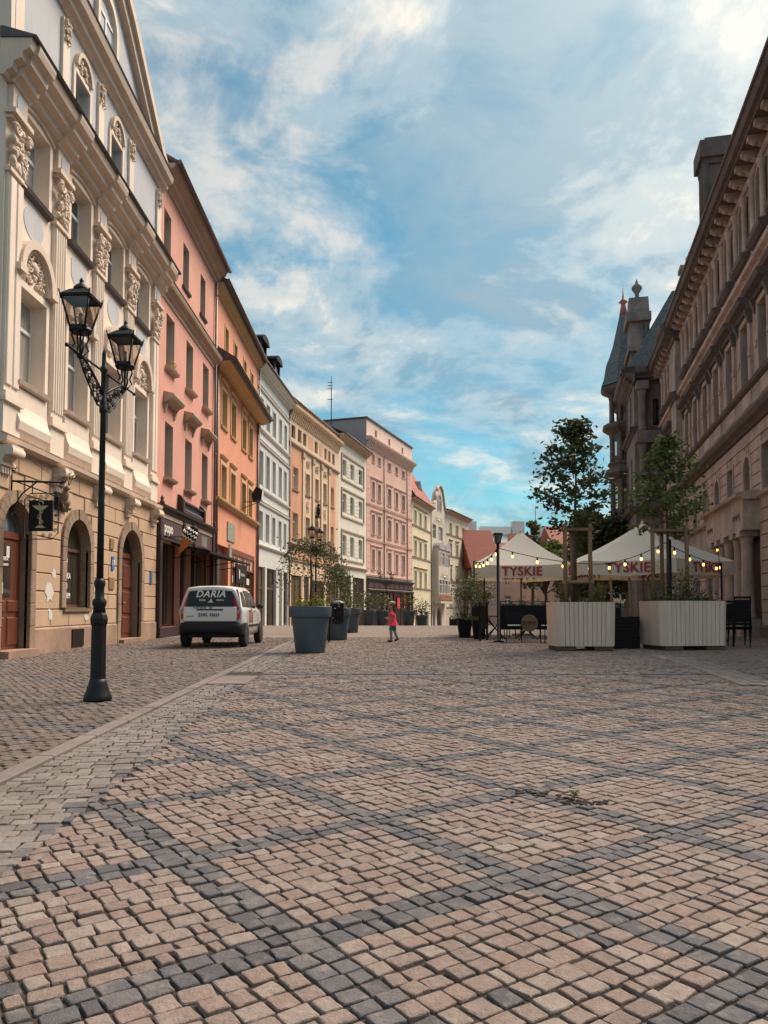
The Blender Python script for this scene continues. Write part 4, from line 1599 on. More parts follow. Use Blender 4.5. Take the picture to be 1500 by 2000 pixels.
# ice cream cone sign
ic = empty('cone_sign', (-6.75, 25.75, 2.65), 0, 'large waffle ice cream cone sign tilted on the shop wall', 'sign')
mb = MB()
mb.lathe([(.01, -.62), (.10, -.25), (.20, .12), (.215, .16), (.20, .18)], 16)
co = mb.build('cone', 'waffle', ic, (.12, 0, .62), (0, R(32), 0))
mb = MB()
mb.ball((0, 0, .22), .27, .27, .23, 14, 9)
mb.ball((0, 0, .44), .16, .16, .14, 12, 7)
mb.build('scoop', 'black', ic, (.12, 0, .62), (0, R(32), 0))
mb = MB()
for q in range(3):
    pts = []
    for k in range(22):
        u = k / 21 * 2 - 1
        a = -math.pi / 2 + u * 1.3
        zz = .10 + .14 * q + .045 * math.sin(k * 1.7)
        rr = .275 * math.sqrt(max(.05, 1 - ((zz - .22) / .26) ** 2))
        pts.append((rr * math.cos(a), rr * math.sin(a), zz))
    mb.tube(pts, .018, 5)
mb.build('icing_swirl', 'text_white', ic, (.12, 0, .62), (0, R(32), 0))
MB().tube([(-.75, 0, .75), (.05, 0, .75)], .02, 6).build('bracket', 'iron', ic)

# ------------------------------------------------------------------ orange house
B3 = building('orange_house', 'orange house with ochre framed windows and a projecting lower eave', (-7.5, 0), 0)
xa, xb = 33.62, 44.95
ops = []
cols = (35.0, 37.2, 40.1, 42.1)
for x in cols:
    ops += [(x, x + 1.15, 6.1, 7.65), (x, x + 1.15, 9.45, 11.15)]
for x in (35.6, 37.8, 40.4, 42.6):
    ops.append((x, x + .75, 13.2, 14.3))
wall(B3, xa, xb, 4.0, 15.6, ops, 'orange', body=10)
sops = [(34.2, 36.9, 0, 3.9), (37.6, 44.0, .3, 3.7)]
wall(B3, xa, xb, -.6, 4.0, sops, 'orange', name='ground_floor_wall', body=10)
for x in cols:
    window(B3, x, x + 1.15, 6.1, 7.65, .24, 'ochre', 'glass', 'tee', 0, .08, 'ochre', .16, 'ochre', sd=.04, reveal='ochre')
    window(B3, x, x + 1.15, 9.45, 11.15, .24, 'ochre', 'glass', 'tee', 0, .10, 'ochre', .16, 'ochre', sd=.04, reveal='ochre')
    for z in (7.95, 11.5):
        MB().prism_x([(0, z), (-.06, z), (-.12, z + .10), (0, z + .13)], x - .15, x + 1.3).build('window_hood', 'ochre', B3)
for x in (35.6, 37.8, 40.4, 42.6):
    window(B3, x, x + .75, 13.2, 14.3, .24, 'ochre', 'glass', 'pair', 0, None, None, .10, 'ochre', sd=.03, reveal='ochre')
cornice(B3, xa, xb, 5.72, [(.06, 0), (.12, .08), (.24, .14), (.26, .22)], 'ochre', 'string_course')
lr = MB()
lr.prism_x([(0, 12.05), (-.72, 12.05), (-.80, 12.17), (-.80, 12.25), (0, 12.75)], xa + .1, xb + .45)
lo = lr.build('lower_eave', 'roof_brown', B3)
MB().prism_x([(0, 11.88), (-.3, 11.90), (-.62, 12.0), (-.66, 12.045), (0, 12.045)], xa + .12, xb + .4).build('eave_soffit', 'ochre', lo)
MB().tube([(xa + .1, -.85, 12.2), (xb + .45, -.85, 12.2)], .07, 8).build('gutter', 'gutter', lo)
cornice(B3, xa, xb, 15.15, [(.04, 0), (.10, .10), (.24, .20), (.30, .36), (.34, .42)], 'ochre', 'eaves_cornice')
roof(B3, xa, xb + .05, 15.6, .5, 3.0, 5.0, 'roof_brown')
downpipe(B3, xa + .22, 0, 12.1)
downpipe(B3, xb - .15, 0, 12.0)
sf = MB()
sf.box(37.55, 44.05, -.05, .02, 3.68, 3.95)
for x in (37.5, 40.6, 43.9):
    sf.box(x, x + .2, -.05, .02, 0, 3.68)
sfo = sf.build('shopfront', 'red_wood', B3)
for q, x in enumerate((38.3, 39.3, 40.0, 41.1, 42.0, 42.9)):
    box('fascia_mark', 'rose_light', sfo, x, x + (.12, .3)[q % 2], -.03, -.018, 3.08, 3.55)
box('fascia_panel', 'red_wood', sfo, 37.72, 43.88, -.02, .03, 3.0, 3.68)
for i, x in enumerate((37.75, 39.2, 40.85, 42.4)):
    o = window(B3, x, x + 1.38, .4, 2.95, .15, 'red_wood', 'glass_shop', 'cross')
    box('poster', 'paper', o, .25, 1.0, -.02, -.012, 1.9, 2.25)
box('shop_door', 'red_wood', B3, 34.25, 36.85, .22, .28, 0, 3.88)
box('door_glass', 'glass_dark', B3, 34.5, 36.6, .20, .215, .6, 3.6)
for (z0, z1, x0, x1) in ((4.25, 5.15, 36.5, 38.3), (3.45, 4.1, 36.95, 37.5)):
    box('wall_plaque', 'plaque', B3, x0, x1, -.05, .0, z0, z1)
fb = empty('floodlight', (-7.5, 40.6, 6.3), 0, 'square floodlight on a thin bracket on the orange wall', 'floodlight')
mb = MB()
mb.tube([(0, 0, 0), (.9, 0, .35)], .02, 5)
mb.tube([(0, 0, .35), (.95, 0, .35)], .02, 5)
mb.build('bracket', 'iron', fb)
mb = MB()
mb.poly_y([(.55, .35), (1.0, .45), (1.05, .95), (.75, 1.15), (.5, .75)], -.25, .25)
hd = mb.build('lamp_head', 'iron', fb)
mb = MB()
mb.poly_y([(1.0, .45), (1.02, .45), (1.075, .93), (.80, 1.14), (.77, 1.14), (1.05, .95)], -.23, .23)
mb.build('lens', 'frame', hd)


# ------------------------------------------------------------------ the far houses of the left row
def gridhouse(name, label, P, head, W, H, mat, rows, cols, zb=-3.5, ground=None, **kw):
    b_ = building(name, label, P, head)
    ops = []
    for (z0, z1) in rows:
        for (x0, x1) in cols:
            ops.append((x0, x1, z0, z1))
    return b_, ops


B4 = building('white_house', 'off-white house with grey window bands and two black dormers', (-7.5, 45.0), 4.4)
W = 9.4
cols = ((.55, 1.5), (2.3, 3.25), (4.1, 5.0), (6.0, 6.9), (7.7, 8.55))
rows = ((5.1, 6.85), (8.45, 10.5), (12.1, 13.75))
ops = [(a, b_, c, d) for c, d in rows for a, b_ in cols]
wall(B4, 0, W, 4.0, 15.6, ops, 'white', body=10)
wall(B4, 0, W, -3.5, 4.0, [(.3, 2.0, -.2, 3.5), (2.6, 5.2, -.2, 3.5), (5.8, 7.0, -.2, 3.4), (7.4, 9.1, -.2, 3.5)], 'white', name='ground_floor_wall', body=10)
for (z0, z1) in rows:
    for (a, b_) in cols:
        window(B4, a, b_, z0, z1, .18, 'frame', 'glass_sky', 'tee', 0, None, None, .16, 'blue_grey', sd=.02)
    cornice(B4, 0, W, z0 - .45, [(.03, 0), (.14, .08), (.16, .16), (.05, .22)], 'white_trim', 'sill_band')
    cornice(B4, 0, W, z1 + .4, BAND, 'white_trim', 'string_course')
for (a, b_) in ((.3, 2.0), (2.6, 5.2), (7.4, 9.1)):
    window(B4, a, b_, -.2, 3.5, .12, 'frame_brown', 'glass_shop', 'cross', fr=.12)
box('shop_door', 'blue_grey', B4, 5.85, 6.95, .1, .2, -.2, 3.35)
for x in (2.05, 5.25, 7.05):
    box('shop_pier', 'white_trim', B4, x, x + .45, -.06, .0, -3, 3.55)
cornice(B4, 0, W, 15.1, prof(CYMA, .9), 'white_trim', 'eaves_cornice')
r4 = roof(B4, 0, W, 15.6, .5, 3.4, 4.5, 'roof_brown')
downpipe(B4, .06, -2, 15.2)
downpipe(B4, W - .06, -2, 15.2)
for x in (1.6, 5.6):
    mb = MB()
    mb.box(x, x + 1.5, .35, 2.5, 16.1, 17.6)
    for s in (x - .1, x + 1.35):
        mb.box(s, s + .25, .22, .4, 16.0, 17.65)
    K = 10
    pts = [(x - .2, 17.6)] + [(x + .75 - .95 * math.cos(math.pi * k / K), 17.6 + .45 * math.sin(math.pi * k / K)) for k in range(K + 1)]
    mb.poly_y(pts[1:], .05, 2.8)
    d_ = mb.build('dormer', 'black', B4)
    box('dormer_window', 'glass_sky', d_, x + .3, x + 1.2, .33, .36, 16.4, 17.4)

B5 = building('peach_house', 'peach and terracotta house with a long bracketed cornice', (-6.78, 54.4), 12)
W = 13.2
top = [(.45, 1.35), (1.95, 2.8), (3.2, 4.0), (6.15, 6.95), (8.85, 9.5), (10.0, 10.7), (11.25, 12.0)]
mid = [(.85, 2.0), (3.85, 4.9), (6.25, 7.2), (8.5, 9.5), (10.75, 11.65)]
ops = [(a, b_, 13.35, 14.3) for a, b_ in top] + [(a, b_, 9.65, 11.3) for a, b_ in mid] + [(a, b_, 6.1, 7.95) for a, b_ in mid]
wall(B5, 0, W, 4.4, 16.0, ops, 'peach', body=10)
wall(B5, 0, W, -3.5, 4.4, [(.6, 3.0, -.6, 3.4), (3.6, 4.8, -.8, 3.4), (5.4, 9.0, -.6, 3.2), (9.6, 12.6, -.6, 3.2)], 'peach', name='ground_floor_wall', body=10)
for a, b_ in top:
    window(B5, a, b_, 13.35, 14.3, .2, 'frame_brown', 'glass', 'pair')
for a, b_ in mid:
    m_ = 'terracotta' if (a < 1 or a > 10) else 'peach'
    for z0, z1 in ((9.65, 11.3), (6.1, 7.95)):
        window(B5, a, b_, z0, z1, .2, 'frame', 'glass', 'tee', 0, .12, 'pink_trim', .12, m_, sd=.03)
for (x0, x1) in ((.3, 2.9), (10.2, 12.2)):
    for z0, z1 in ((5.85, 9.5), (9.55, 12.7)):
        mb = MB()
        for (a, b_, c, d) in ((x0, (.72 if x0 < 1 else 10.62), z0, z1), ((2.13 if x0 < 1 else 11.78), x1, z0, z1)):
            mb.box(a, b_, -.012, .005, c, d)
        zz = (8.08, 9.5) if z0 < 6 else (11.44, 12.7)
        mb.box(.72 if x0 < 1 else 10.62, 2.13 if x0 < 1 else 11.78, -.012, .005, zz[0], zz[1])
        mb.build('terracotta_panel', 'terracotta', B5)
for x in (1.4, 4.35, 5.05, 7.5, 8.1, 9.7, 10.85):
    pass
for (a, b_) in ((4.5, 5.8), (7.35, 8.35), (9.65, 9.9)):
    box('top_panel', 'terracotta', B5, a, b_ - .1, -.012, .005, 13.35, 14.3)
for x in (2.95, 5.45, 7.75, 9.95):
    o = box('pilaster', 'peach', B5, x, x + .42, -.10, .005, 5.85, 12.75)
    box('capital', 'pink_trim', o, x - .08, x + .5, -.16, -.0, 12.3, 12.7)
for x in (4.35, 6.7, 9.0):
    relief(B5, x, 12.05, .9, .55, int(x * 9), 'pink_trim', 0, 14)
    relief(B5, x, 8.75, .7, .9, int(x * 7), 'peach', 0, 14)
nb = MB()
nb.box(6.35, 7.15, -.28, .0, 8.2, 8.35)
nb.ball((6.75, -.16, 8.75), .2, .15, .42, 8, 6)
nb.ball((6.75, -.16, 9.22), .12, .12, .14, 8, 6)
nb.build('niche_figure', 'iron', B5)
cornice(B5, 0, W, 12.80, [(.05, 0), (.16, .08), (.18, .18), (.06, .26)], 'pink_trim', 'string_course')
cornice(B5, 0, W, 5.45, [(.05, 0), (.2, .1), (.24, .22), (.06, .3)], 'pink_trim', 'string_course')
cornice(B5, 0, W, 4.4, BAND, 'pink_trim', 'shop_ledge')
box('fascia_panel', 'terracotta', B5, .3, 12.9, -.02, .005, 4.62, 5.4)
for k in range(34):
    x = .15 + k * .385
    MB().prism_x([(0, 14.62), (-.08, 14.66), (-.30, 15.28), (0, 15.28)], x, x + .19).build('bracket', 'peach', B5)
cornice(B5, -.1, W + .1, 15.28, [(.32, 0), (.36, .08), (.48, .14), (.52, .26), (.52, .32)], 'peach', 'eaves_cornice')
box('parapet', 'peach', B5, 0, W, .0, .3, 15.6, 16.2)
roof(B5, -.05, W + .05, 16.2, .06, 1.6, 6, 'roof_brown')
for (a, b_) in ((.6, 3.0), (5.4, 9.0), (9.6, 12.6)):
    window(B5, a, b_, -.6, 3.3 if a < 1 else 3.2, .12, 'frame_brown', 'glass_shop', 'pair', fr=.12)
box('shop_door', 'shop_wood', B5, 3.62, 4.78, .12, .2, -.8, 3.38)

B6 = building('cream_house', 'narrow pale cream house with grouped grey framed windows', (-4.03, 67.3), 14)
W = 9.3
cols = ((1.3, 2.4), (3.7, 4.9), (6.5, 7.9))
rows = ((5.75, 7.6), (9.65, 11.35), (13.0, 14.45))
wall(B6, 0, W, 4.6, 16.4, [(a, b_, c, d) for c, d in rows for a, b_ in cols], 'cream', body=10)
wall(B6, 0, W, -3.5, 4.6, [(.5, 4.0, -.8, 3.9), (4.6, 8.6, -.8, 3.9)], 'cream', name='ground_floor_wall', body=10)
for c, d in rows:
    for a, b_ in cols:
        window(B6, a, b_, c, d, .2, 'frame', 'glass_sky' if c < 6 else 'glass', 'tee')
    mb = MB()
    for (a, b_, e, f_) in ((.85, 1.0, c - .3, d + .35), (8.2, 8.35, c - .3, d + .35), (.85, 8.35, d + .35, d + .5), (.85, 8.35, c - .45, c - .3)):
        mb.box(a, b_, -.10, .005, e, f_)
    mb.build('window_group_frame', 'pink_trim', B6)
    for x in (2.55, 5.05):
        for q in range(5):
            z = c + (d - c) * q / 5
            MB().bbox(x, x + 1.0 + (.3 if x > 4 else 0), -.03, .003, z + .02, z + (d - c) / 5 - .02, .01).build('stone_block', 'cream', B6)
cornice(B6, 0, W, 4.62, [(.05, 0), (.18, .1), (.22, .22), (.06, .3)], 'pink_trim', 'string_course')
cornice(B6, -.1, W + .1, 15.9, prof(CYMA, 1.1), 'pink_trim', 'eaves_cornice')
roof(B6, -.1, W + .2, 16.45, .6, 3.0, 6, 'roof_brown')
for a, b_ in ((.5, 4.0), (4.6, 8.6)):
    window(B6, a, b_, -.8, 3.9, .15, 'frame_brown', 'glass_dark', 'pair', fr=.12)
an = empty('tv_antenna', (-4.9, 70.5, 18.0), 0, 'thin television aerial mast on the roof of the cream house', 'antenna')
mb = MB()
mb.tube([(0, 0, 0), (0, 0, 4.6)], .045, 6)
for z in (2.4, 3.4, 3.7, 4.0):
    mb.tube([(-.35, 0, z), (.15, 0, z)], .03, 4)
mb.tube([(0, -.3, 2.4), (0, .3, 2.4)], .03, 4)
mb.build('mast', 'iron', an)

B7 = building('tall_rose_house', 'tall rose pink house with a bracketed cornice and pale attic storey', (-1.78, 76.3), 19)
W = 15.7
wc = ((1.6, 2.5), (3.4, 4.4), (6.65, 7.85), (9.25, 10.3), (11.65, 12.85))
rows = ((4.95, 7.0), (8.55, 10.55), (12.15, 13.95))
ops = [(a, b_, c, d) for c, d in rows for a, b_ in wc]
ops += [(a + .1, b_ - .05, 16.0, 16.8) for a, b_ in wc] + [(a, a + .6, 18.75, 19.45) for a in (2.5, 6.9, 11.6)]
wall(B7, 0, W, 4.5, 20.1, ops, 'rose', body=10)
wall(B7, 0, W, -3.5, 4.5, [(.5, 6.0, -1.2, 2.9), (6.6, 8.2, -1.2, 2.9), (8.8, 15.0, -1.2, 2.9)], 'rose_light', name='ground_floor_wall', body=10)
for c, d in rows:
    for a, b_ in wc:
        window(B7, a, b_, c, d, .2, 'frame', 'glass_sky' if c < 10 else 'glass', 'tee', 0, .14, 'rose_light', .2, 'rose_light', sd=.05)
    for (a, b_) in ((1.25, 4.75), (6.3, 8.2), (8.9, 13.2)):
        MB().prism_x([(0, d + .28), (-.06, d + .28), (-.18, d + .40), (0, d + .46)], a, b_).build('window_hood', 'rose_light', B7)
    cornice(B7, 0, W, c - .75, BAND, 'rose_light', 'string_course')
for a, b_ in wc:
    window(B7, a + .1, b_ - .05, 16.0, 16.8, .2, 'frame', 'glass', 'pair', 0, .1, 'rose_light', .12, 'rose_light', sd=.03)
for a in (2.5, 6.9, 11.6):
    window(B7, a, a + .6, 18.75, 19.45, .2, 'frame', 'glass', 'pair', 0, None, None, .08, 'rose_light', sd=.03)
box('attic_face', 'rose_light', B7, 0, 2.4, -.02, .005, 18.35, 20.05)
for (a, b_, c, d) in ((3.2, 6.8, 18.35, 20.05), (7.6, 11.5, 18.35, 20.05), (12.3, W, 18.35, 20.05), (2.4, 3.2, 18.35, 18.66), (6.8, 7.6, 18.35, 18.66), (11.5, 12.3, 18.35, 18.66), (2.4, 3.2, 19.54, 20.05), (6.8, 7.6, 19.54, 20.05), (11.5, 12.3, 19.54, 20.05)):
    box('attic_face', 'rose_light', B7, a, b_, -.02, .005, c, d)
for k in range(36):
    x = .12 + k * .435
    MB().prism_x([(0, 17.2), (-.1, 17.24), (-.42, 17.9), (0, 17.9)], x, x + .22).build('bracket', 'rose_light', B7)
cornice(B7, -.1, W + .15, 17.9, [(.44, 0), (.48, .1), (.62, .16), (.66, .30), (.66, .36), (.04, .44)], 'rose_light', 'eaves_cornice')
for x in (5.35, 13.55):
    downpipe(B7, x, 4, 17.2)
for z in [5 + .62 * q for q in range(19)]:
    for (a, b_) in ((.05, 1.2), (14.0, 15.65)):
        MB().bbox(a, b_, -.02, .003, z, z + .56, .012).build('stone_block', 'rose', B7)
mb = MB()
mb.prism_x([(-.15, 20.1), (-.15, 20.25), (10.2, 20.25), (10.2, 20.1)], -.12, W + .12)
mb.build('flat_roof', 'roof_brown', B7)
MB().poly_y([(-9.5, 17.0), (-.03, 17.0), (-.03, 20.05), (-9.5, 20.05)], 0.02, .04)
sg = MB()
sg.quad((-.012, .0, 16.2), (-.012, 10, 16.2), (-.012, 10, 20.08), (-.012, 0, 20.08))
sg.build('fire_wall', 'gable_grey', B7)
sf = MB()
sf.prism_x([(0, 2.7), (-.25, 2.75), (-.3, 2.9), (-.12, 3.0), (-.12, 3.75), (-.3, 3.85), (-.34, 4.0), (0, 4.1)], .1, 15.6)
for x in (.15, 6.1, 8.3, 15.2):
    sf.box(x, x + .4, -.2, .0, -3, 2.72)
sfo = sf.build('shopfront', 'shop_wood', B7)
for k in range(9):
    box('fascia_panel', 'sign_brown', sfo, .5 + k * 1.65, 1.95 + k * 1.65, -.15, -.11, 3.12, 3.62)
for a, b_ in ((.5, 6.0), (8.8, 15.0)):
    window(B7, a, b_, -1.2, 2.9, .15, 'shop_wood', 'glass_dark', 'pair', fr=.12)
box('shop_door', 'glass_dark', B7, 6.62, 8.18, .2, .25, -1.2, 2.88)
for x in (10.3, 12.8):
    box('window_poster', 'tunic', B7, x, x + .9, .08, .1, 1.0, 2.2)

B8 = building('yellow_house', 'pale yellow house with a steep red tiled roof', (3.35, 91.2), 15)
W = 11.2
wc = ((1.1, 2.4), (4.0, 5.2), (7.0, 8.3))
rows = ((3.65, 5.55), (7.4, 9.25), (11.25, 12.9))
wall(B8, 0, W, 3.3, 14.2, [(a, b_, c, d) for c, d in rows for a, b_ in wc], 'yellow', body=10)
wall(B8, 0, W, -4, 3.3, [(1.6, 2.9, -1.6, .9, True), (4.6, 6.2, -1.6, .6), (7.0, 9.6, -1.6, .6)], 'yellow', name='ground_floor_wall', body=10)
for c, d in rows:
    for a, b_ in wc:
        window(B8, a, b_, c, d, .2, 'frame', 'glass', 'tee', 0, .12, 'yellow_l', .2, 'yellow_l', sd=.05)
    cornice(B8, 0, W, c - .35, BAND, 'pink_trim', 'string_course')
    MB().prism_x([(0, d + .3), (-.2, d + .42), (0, d + .5)], .8, 8.6).build('window_hood', 'pink_trim', B8)
cornice(B8, 0, W, 13.8, prof(CYMA, .9), 'pink_trim', 'eaves_cornice')
roof(B8, -.05, W + .3, 14.25, .55, 4.6, 2.4, 'tile_red')
mb = MB()
mb.poly_y([(5.5, 15.4), (9.5, 15.4), (7.5, 17.4)], .6, 4)
mb.build('dormer', 'roof_brown', B8)
window(B8, 4.6, 6.2, -1.6, .6, .15, 'frame', 'glass_dark', 'pair')
window(B8, 7.0, 9.6, -1.6, .6, .15, 'frame', 'glass_dark', 'pair')
box('door', 'door', B8, 1.62, 2.88, .2, .26, -1.6, .88)
downpipe(B8, W - .1, -2, 14)

B9 = building('art_nouveau_house', 'narrow ornate house with bay windows and a rounded curling gable', (6.26, 102.0), 17)
W = 9.5
ops = [(.9, 3.0, 10.5, 12.4), (4.4, 7.1, 10.5, 12.4), (1.0, 2.2, -1.8, .9, True), (3.4, 6.2, -1.8, 1.2, True)]
wall(B9, 0, W, -4, 14.0, ops, 'nouveau', body=10)
for a, b_ in ((.9, 3.0), (4.4, 7.1)):
    window(B9, a, b_, 10.5, 12.4, .2, 'frame', 'glass', 'cross')
gp_ = [(0, 14.0), (9.5, 14.0), (9.3, 14.8), (8.4, 15.3), (7.7, 16.4), (7.0, 17.6), (5.8, 18.2), (4.4, 18.0), (3.2, 17.0), (2.2, 15.6), (1.0, 14.9), (.1, 14.7)]
mb = MB()
mb.poly_y(gp_, 0, .5)
mb.build('gable_wall', 'nouveau', B9)
mb = MB()
for p, q in zip(gp_[2:-1], gp_[3:]):
    mb.tube([(p[0], -.05, p[1]), (q[0], -.05, q[1])], .18, 6)
mb.build('gable_coping', 'pink_trim', B9)
window(B9, 4.2, 6.0, 14.6, 16.8, -.05, 'frame', 'glass', 'tee', True, None, None, .2, 'pink_trim', sd=.1)
by = MB()
by.poly_y([(1.0, 1.9), (8.4, 1.9), (8.4, 9.0), (1.0, 9.0)], -.8, .0)
bo = by.build('bay', 'nouveau', B9)
for z0, z1 in ((3.0, 4.9), (6.95, 8.65)):
    for x in (1.3, 3.1, 4.9, 6.7):
        window(B9, x, x + 1.35, z0, z1, -.87, 'frame', 'glass', 'tee', 0, None, None, .1, 'yellow_l', sd=.05)
for x in (1.0, 4.8):
    K = 8
    pts = [(x + 1.8 - 1.8 * math.cos(math.pi * k / K), 9.0 + 1.1 * math.sin(math.pi * k / K)) for k in range(K + 1)]
    MB().poly_y(pts, -.95, 0).build('bay_roof', 'gable_grey', B9)
for k in range(10):
    MB().lathe([(.1, 1.95), (.2, 2.2), (.08, 2.6), (.14, 2.85)], 8, (1.2 + k * .78, -.95)).build('baluster', 'terracotta', B9)
box('balcony', 'nouveau', B9, .9, 8.5, -1.1, -.1, 1.65, 1.95)
for z in (5.3, 9.9, 13.2):
    relief(B9, 4.7, z, 5.5, .9, int(z * 3), 'yellow_l', -.82 if z < 9 else 0, 26)
box('shop_glass', 'glass_dark', B9, .9, 6.3, .22, .26, -1.8, 1.2)
mb = MB()
mb.prism_x([(0.5, 14.0), (5, 18.0), (9, 14.0)], 0, W)
mb.build('roof', 'slate', B9)

B10 = building('ivory_house', 'ivory corner house with a thin projecting eave at the end of the row', (9.03, 111.0), 20)
W = 13.3
wc = ((1.75, 3.1), (5.5, 6.9), (9.4, 10.7))
rows = ((1.4, 3.2), (5.2, 6.9), (9.0, 10.6), (12.1, 13.6))
wall(B10, 0, W, -.2, 15.1, [(a, b_, c, d) for c, d in rows for a, b_ in wc], 'last', body=12)
for c, d in rows:
    for a, b_ in wc:
        window(B10, a, b_, c, d, .2, 'frame', 'glass', 'tee', 0, .12, 'pink_trim', .18, 'yellow_l', sd=.04)
        if c < 12:
            MB().prism_x([(0, d + .4), (-.25, d + .5), (0, d + .6)], a - .3, b_ + .3).build('window_hood', 'pink_trim', B10)
    cornice(B10, 0, W, c - .4, BAND, 'pink_trim', 'string_course')
wall(B10, 0, W, -4.5, -.2, [(1.5, 12.2, -2.5, -.6)], 'last', name='ground_floor_wall', body=12)
box('shop_glass', 'glass_dark', B10, 1.52, 12.18, .2, .25, -2.5, -.6)
cornice(B10, -.1, W + .5, 14.7, prof(CYMA, 1.0), 'pink_trim', 'eaves_cornice')
roof(B10, -.1, W + .6, 15.2, .7, 2.4, 7, 'roof_brown')

# houses at the end of the square, seen over and under the parasols
C1 = building('red_roofed_house', 'low house with steep red tiled roofs behind the left parasol', (15.4, 118), 75)
wall(C1, 0, 13, -4, 7.4, [(1 + 2.4 * k, 2.1 + 2.4 * k, z, z + 1.8) for k in range(5) for z in (1.2, 4.6)], 'far_pink', body=8)
for k in range(5):
    for z in (1.2, 4.6):
        window(C1, 1 + 2.4 * k, 2.1 + 2.4 * k, z, z + 1.8, .15, 'frame', 'glass', 'tee')
MB().prism_x([(-.4, 7.3), (4.2, 11.6), (8.6, 7.3)], 2.6, 13.2).build('roof', 'tile_red', C1)
MB().prism_x([(-.9, 7.2), (3.6, 13.4), (8.1, 7.2)], -2.5, 2.6).build('gable_roof', 'tile_red', C1)
box('chimney', 'terracotta', C1, 5.5, 6.6, 2.6, 3.4, 10.5, 12.9)
C2 = building('grey_roofed_block', 'large block with a pale grey sheet roof beyond the red roofs', (14, 139), 80)
wall(C2, 0, 34, -4, 10.5, [(2 + 3 * k, 3.4 + 3 * k, z, z + 1.8) for k in range(10) for z in (-1, 3, 6.5)], 'far_pink', body=14)
for k in range(10):
    for z in (-1, 3, 6.5):
        window(C2, 2 + 3 * k, 3.4 + 3 * k, z, z + 1.8, .15, 'frame', 'glass', 'tee')
mb = MB()
mb.prism_x([(-.5, 10.5), (5.5, 15.3), (12, 15.3), (14.5, 10.5)], -.5, 34.5)
mb.build('roof', 'roof_grey', C2)
for x, w, h in ((1.2, 3.2, 2.4), (11.5, 2.4, 2.6), (17.0, 1.5, 1.8)):
    box('chimney', 'white', C2, x, x + w, 4.8, 6.0, 14.6, 15.0 + h)
box('roof_light', 'frame', C2, 5.0, 11.2, 5.0, 6.0, 15.0, 16.5)
MB().tube([(16.2, 5, 15), (16.2, 5, 20.5)], .06, 6).build('mast', 'iron', C2)
C3 = building('brown_fronted_house', 'dusty brown house with timber ground floor behind the cafe tables', (23.5, 104), 84)
wall(C3, 0, 16, -4, 8.6, [(1.2 + 2.2 * k, 2.4 + 2.2 * k, z, z + 1.9) for k in range(6) for z in (2.4, 5.8)], 'far_pink', body=9)
for k in range(6):
    for z in (2.4, 5.8):
        window(C3, 1.2 + 2.2 * k, 2.4 + 2.2 * k, z, z + 1.9, .15, 'frame', 'glass', 'tee')
    box('timber_post', 'red_wood', C3, .6 + 2.5 * k, .9 + 2.5 * k, -.3, .0, -4, 1.8)
box('shop_glass', 'glass_dark', C3, .3, 15.7, -.1, -.04, -4, 1.6)
mb = MB()
mb.prism_x([(-.4, 8.6), (4.5, 12.6), (9.4, 8.6)], -.3, 16.3)
mb.build('roof', 'tile_red', C3)

# ------------------------------------------------------------------ town hall on the right
TH_L = 46.0
TH = building('town_hall', 'grand blackened sandstone town hall with modillioned cornice and corner turret', (13, 26), 12.8, True)
# local x = -t (t runs away from the camera along the facade)
tx = lambda t_: -t_
wins = [-3.1, -.5, 2.1, 4.7, 7.35, 9.95, 12.6, 15.2]
f2 = [(tx(t_) - .42, tx(t_) + .42, 14.05, 16.1, True) for t_ in wins] + [(tx(t_) - .4, tx(t_) + .4, 14.05, 16.1, True) for t_ in (20.9, 23.6)]
f1 = [(tx(t_) - .55, tx(t_) + .55, 9.2, 11.5) for t_ in wins] + [(tx(t_) - .5, tx(t_) + .5, 9.2, 11.5) for t_ in (20.9, 23.6)]
mz = [(tx(t_) - .5, tx(t_) + .5, 5.05, 6.6, i % 2 == 1) for i, t_ in enumerate((-.4, 2.3, 5.1, 7.8, 10.6, 13.3, 16.0, 20.9, 23.6))]
gd = [(tx(6.9), tx(.9), -.3, 3.72), (tx(14.4), tx(12.6), .9, 3.3), (tx(10.7), tx(9.1), .9, 3.3), (tx(-1.8), tx(-3.4), .9, 3.3) if False else (tx(-1.7), tx(-3.3), .9, 3.3)]
wall(TH, tx(26), tx(-9), 7.9, 17.0, f1 + f2, 'sand', body=14, depth=.4)
wall(TH, tx(26), tx(-9), -1, 7.9, mz + gd, 'sand', name='ground_floor_wall', body=14, depth=.55)
rustic(TH, tx(19), tx(-5.5), 4.92, 7.45, [m for m in mz], 'sand_light', .42, 1.05, .05, .03, 9, margin=.16)
rustic(TH, tx(19), tx(7.2), .4, 3.72, gd, 'sand_light', .46, 1.05, .06, .035, 10, margin=.12)
rustic(TH, tx(.6), tx(-5.5), .4, 4.85, gd, 'sand_light', .46, 1.0, .06, .035, 12, margin=.12)
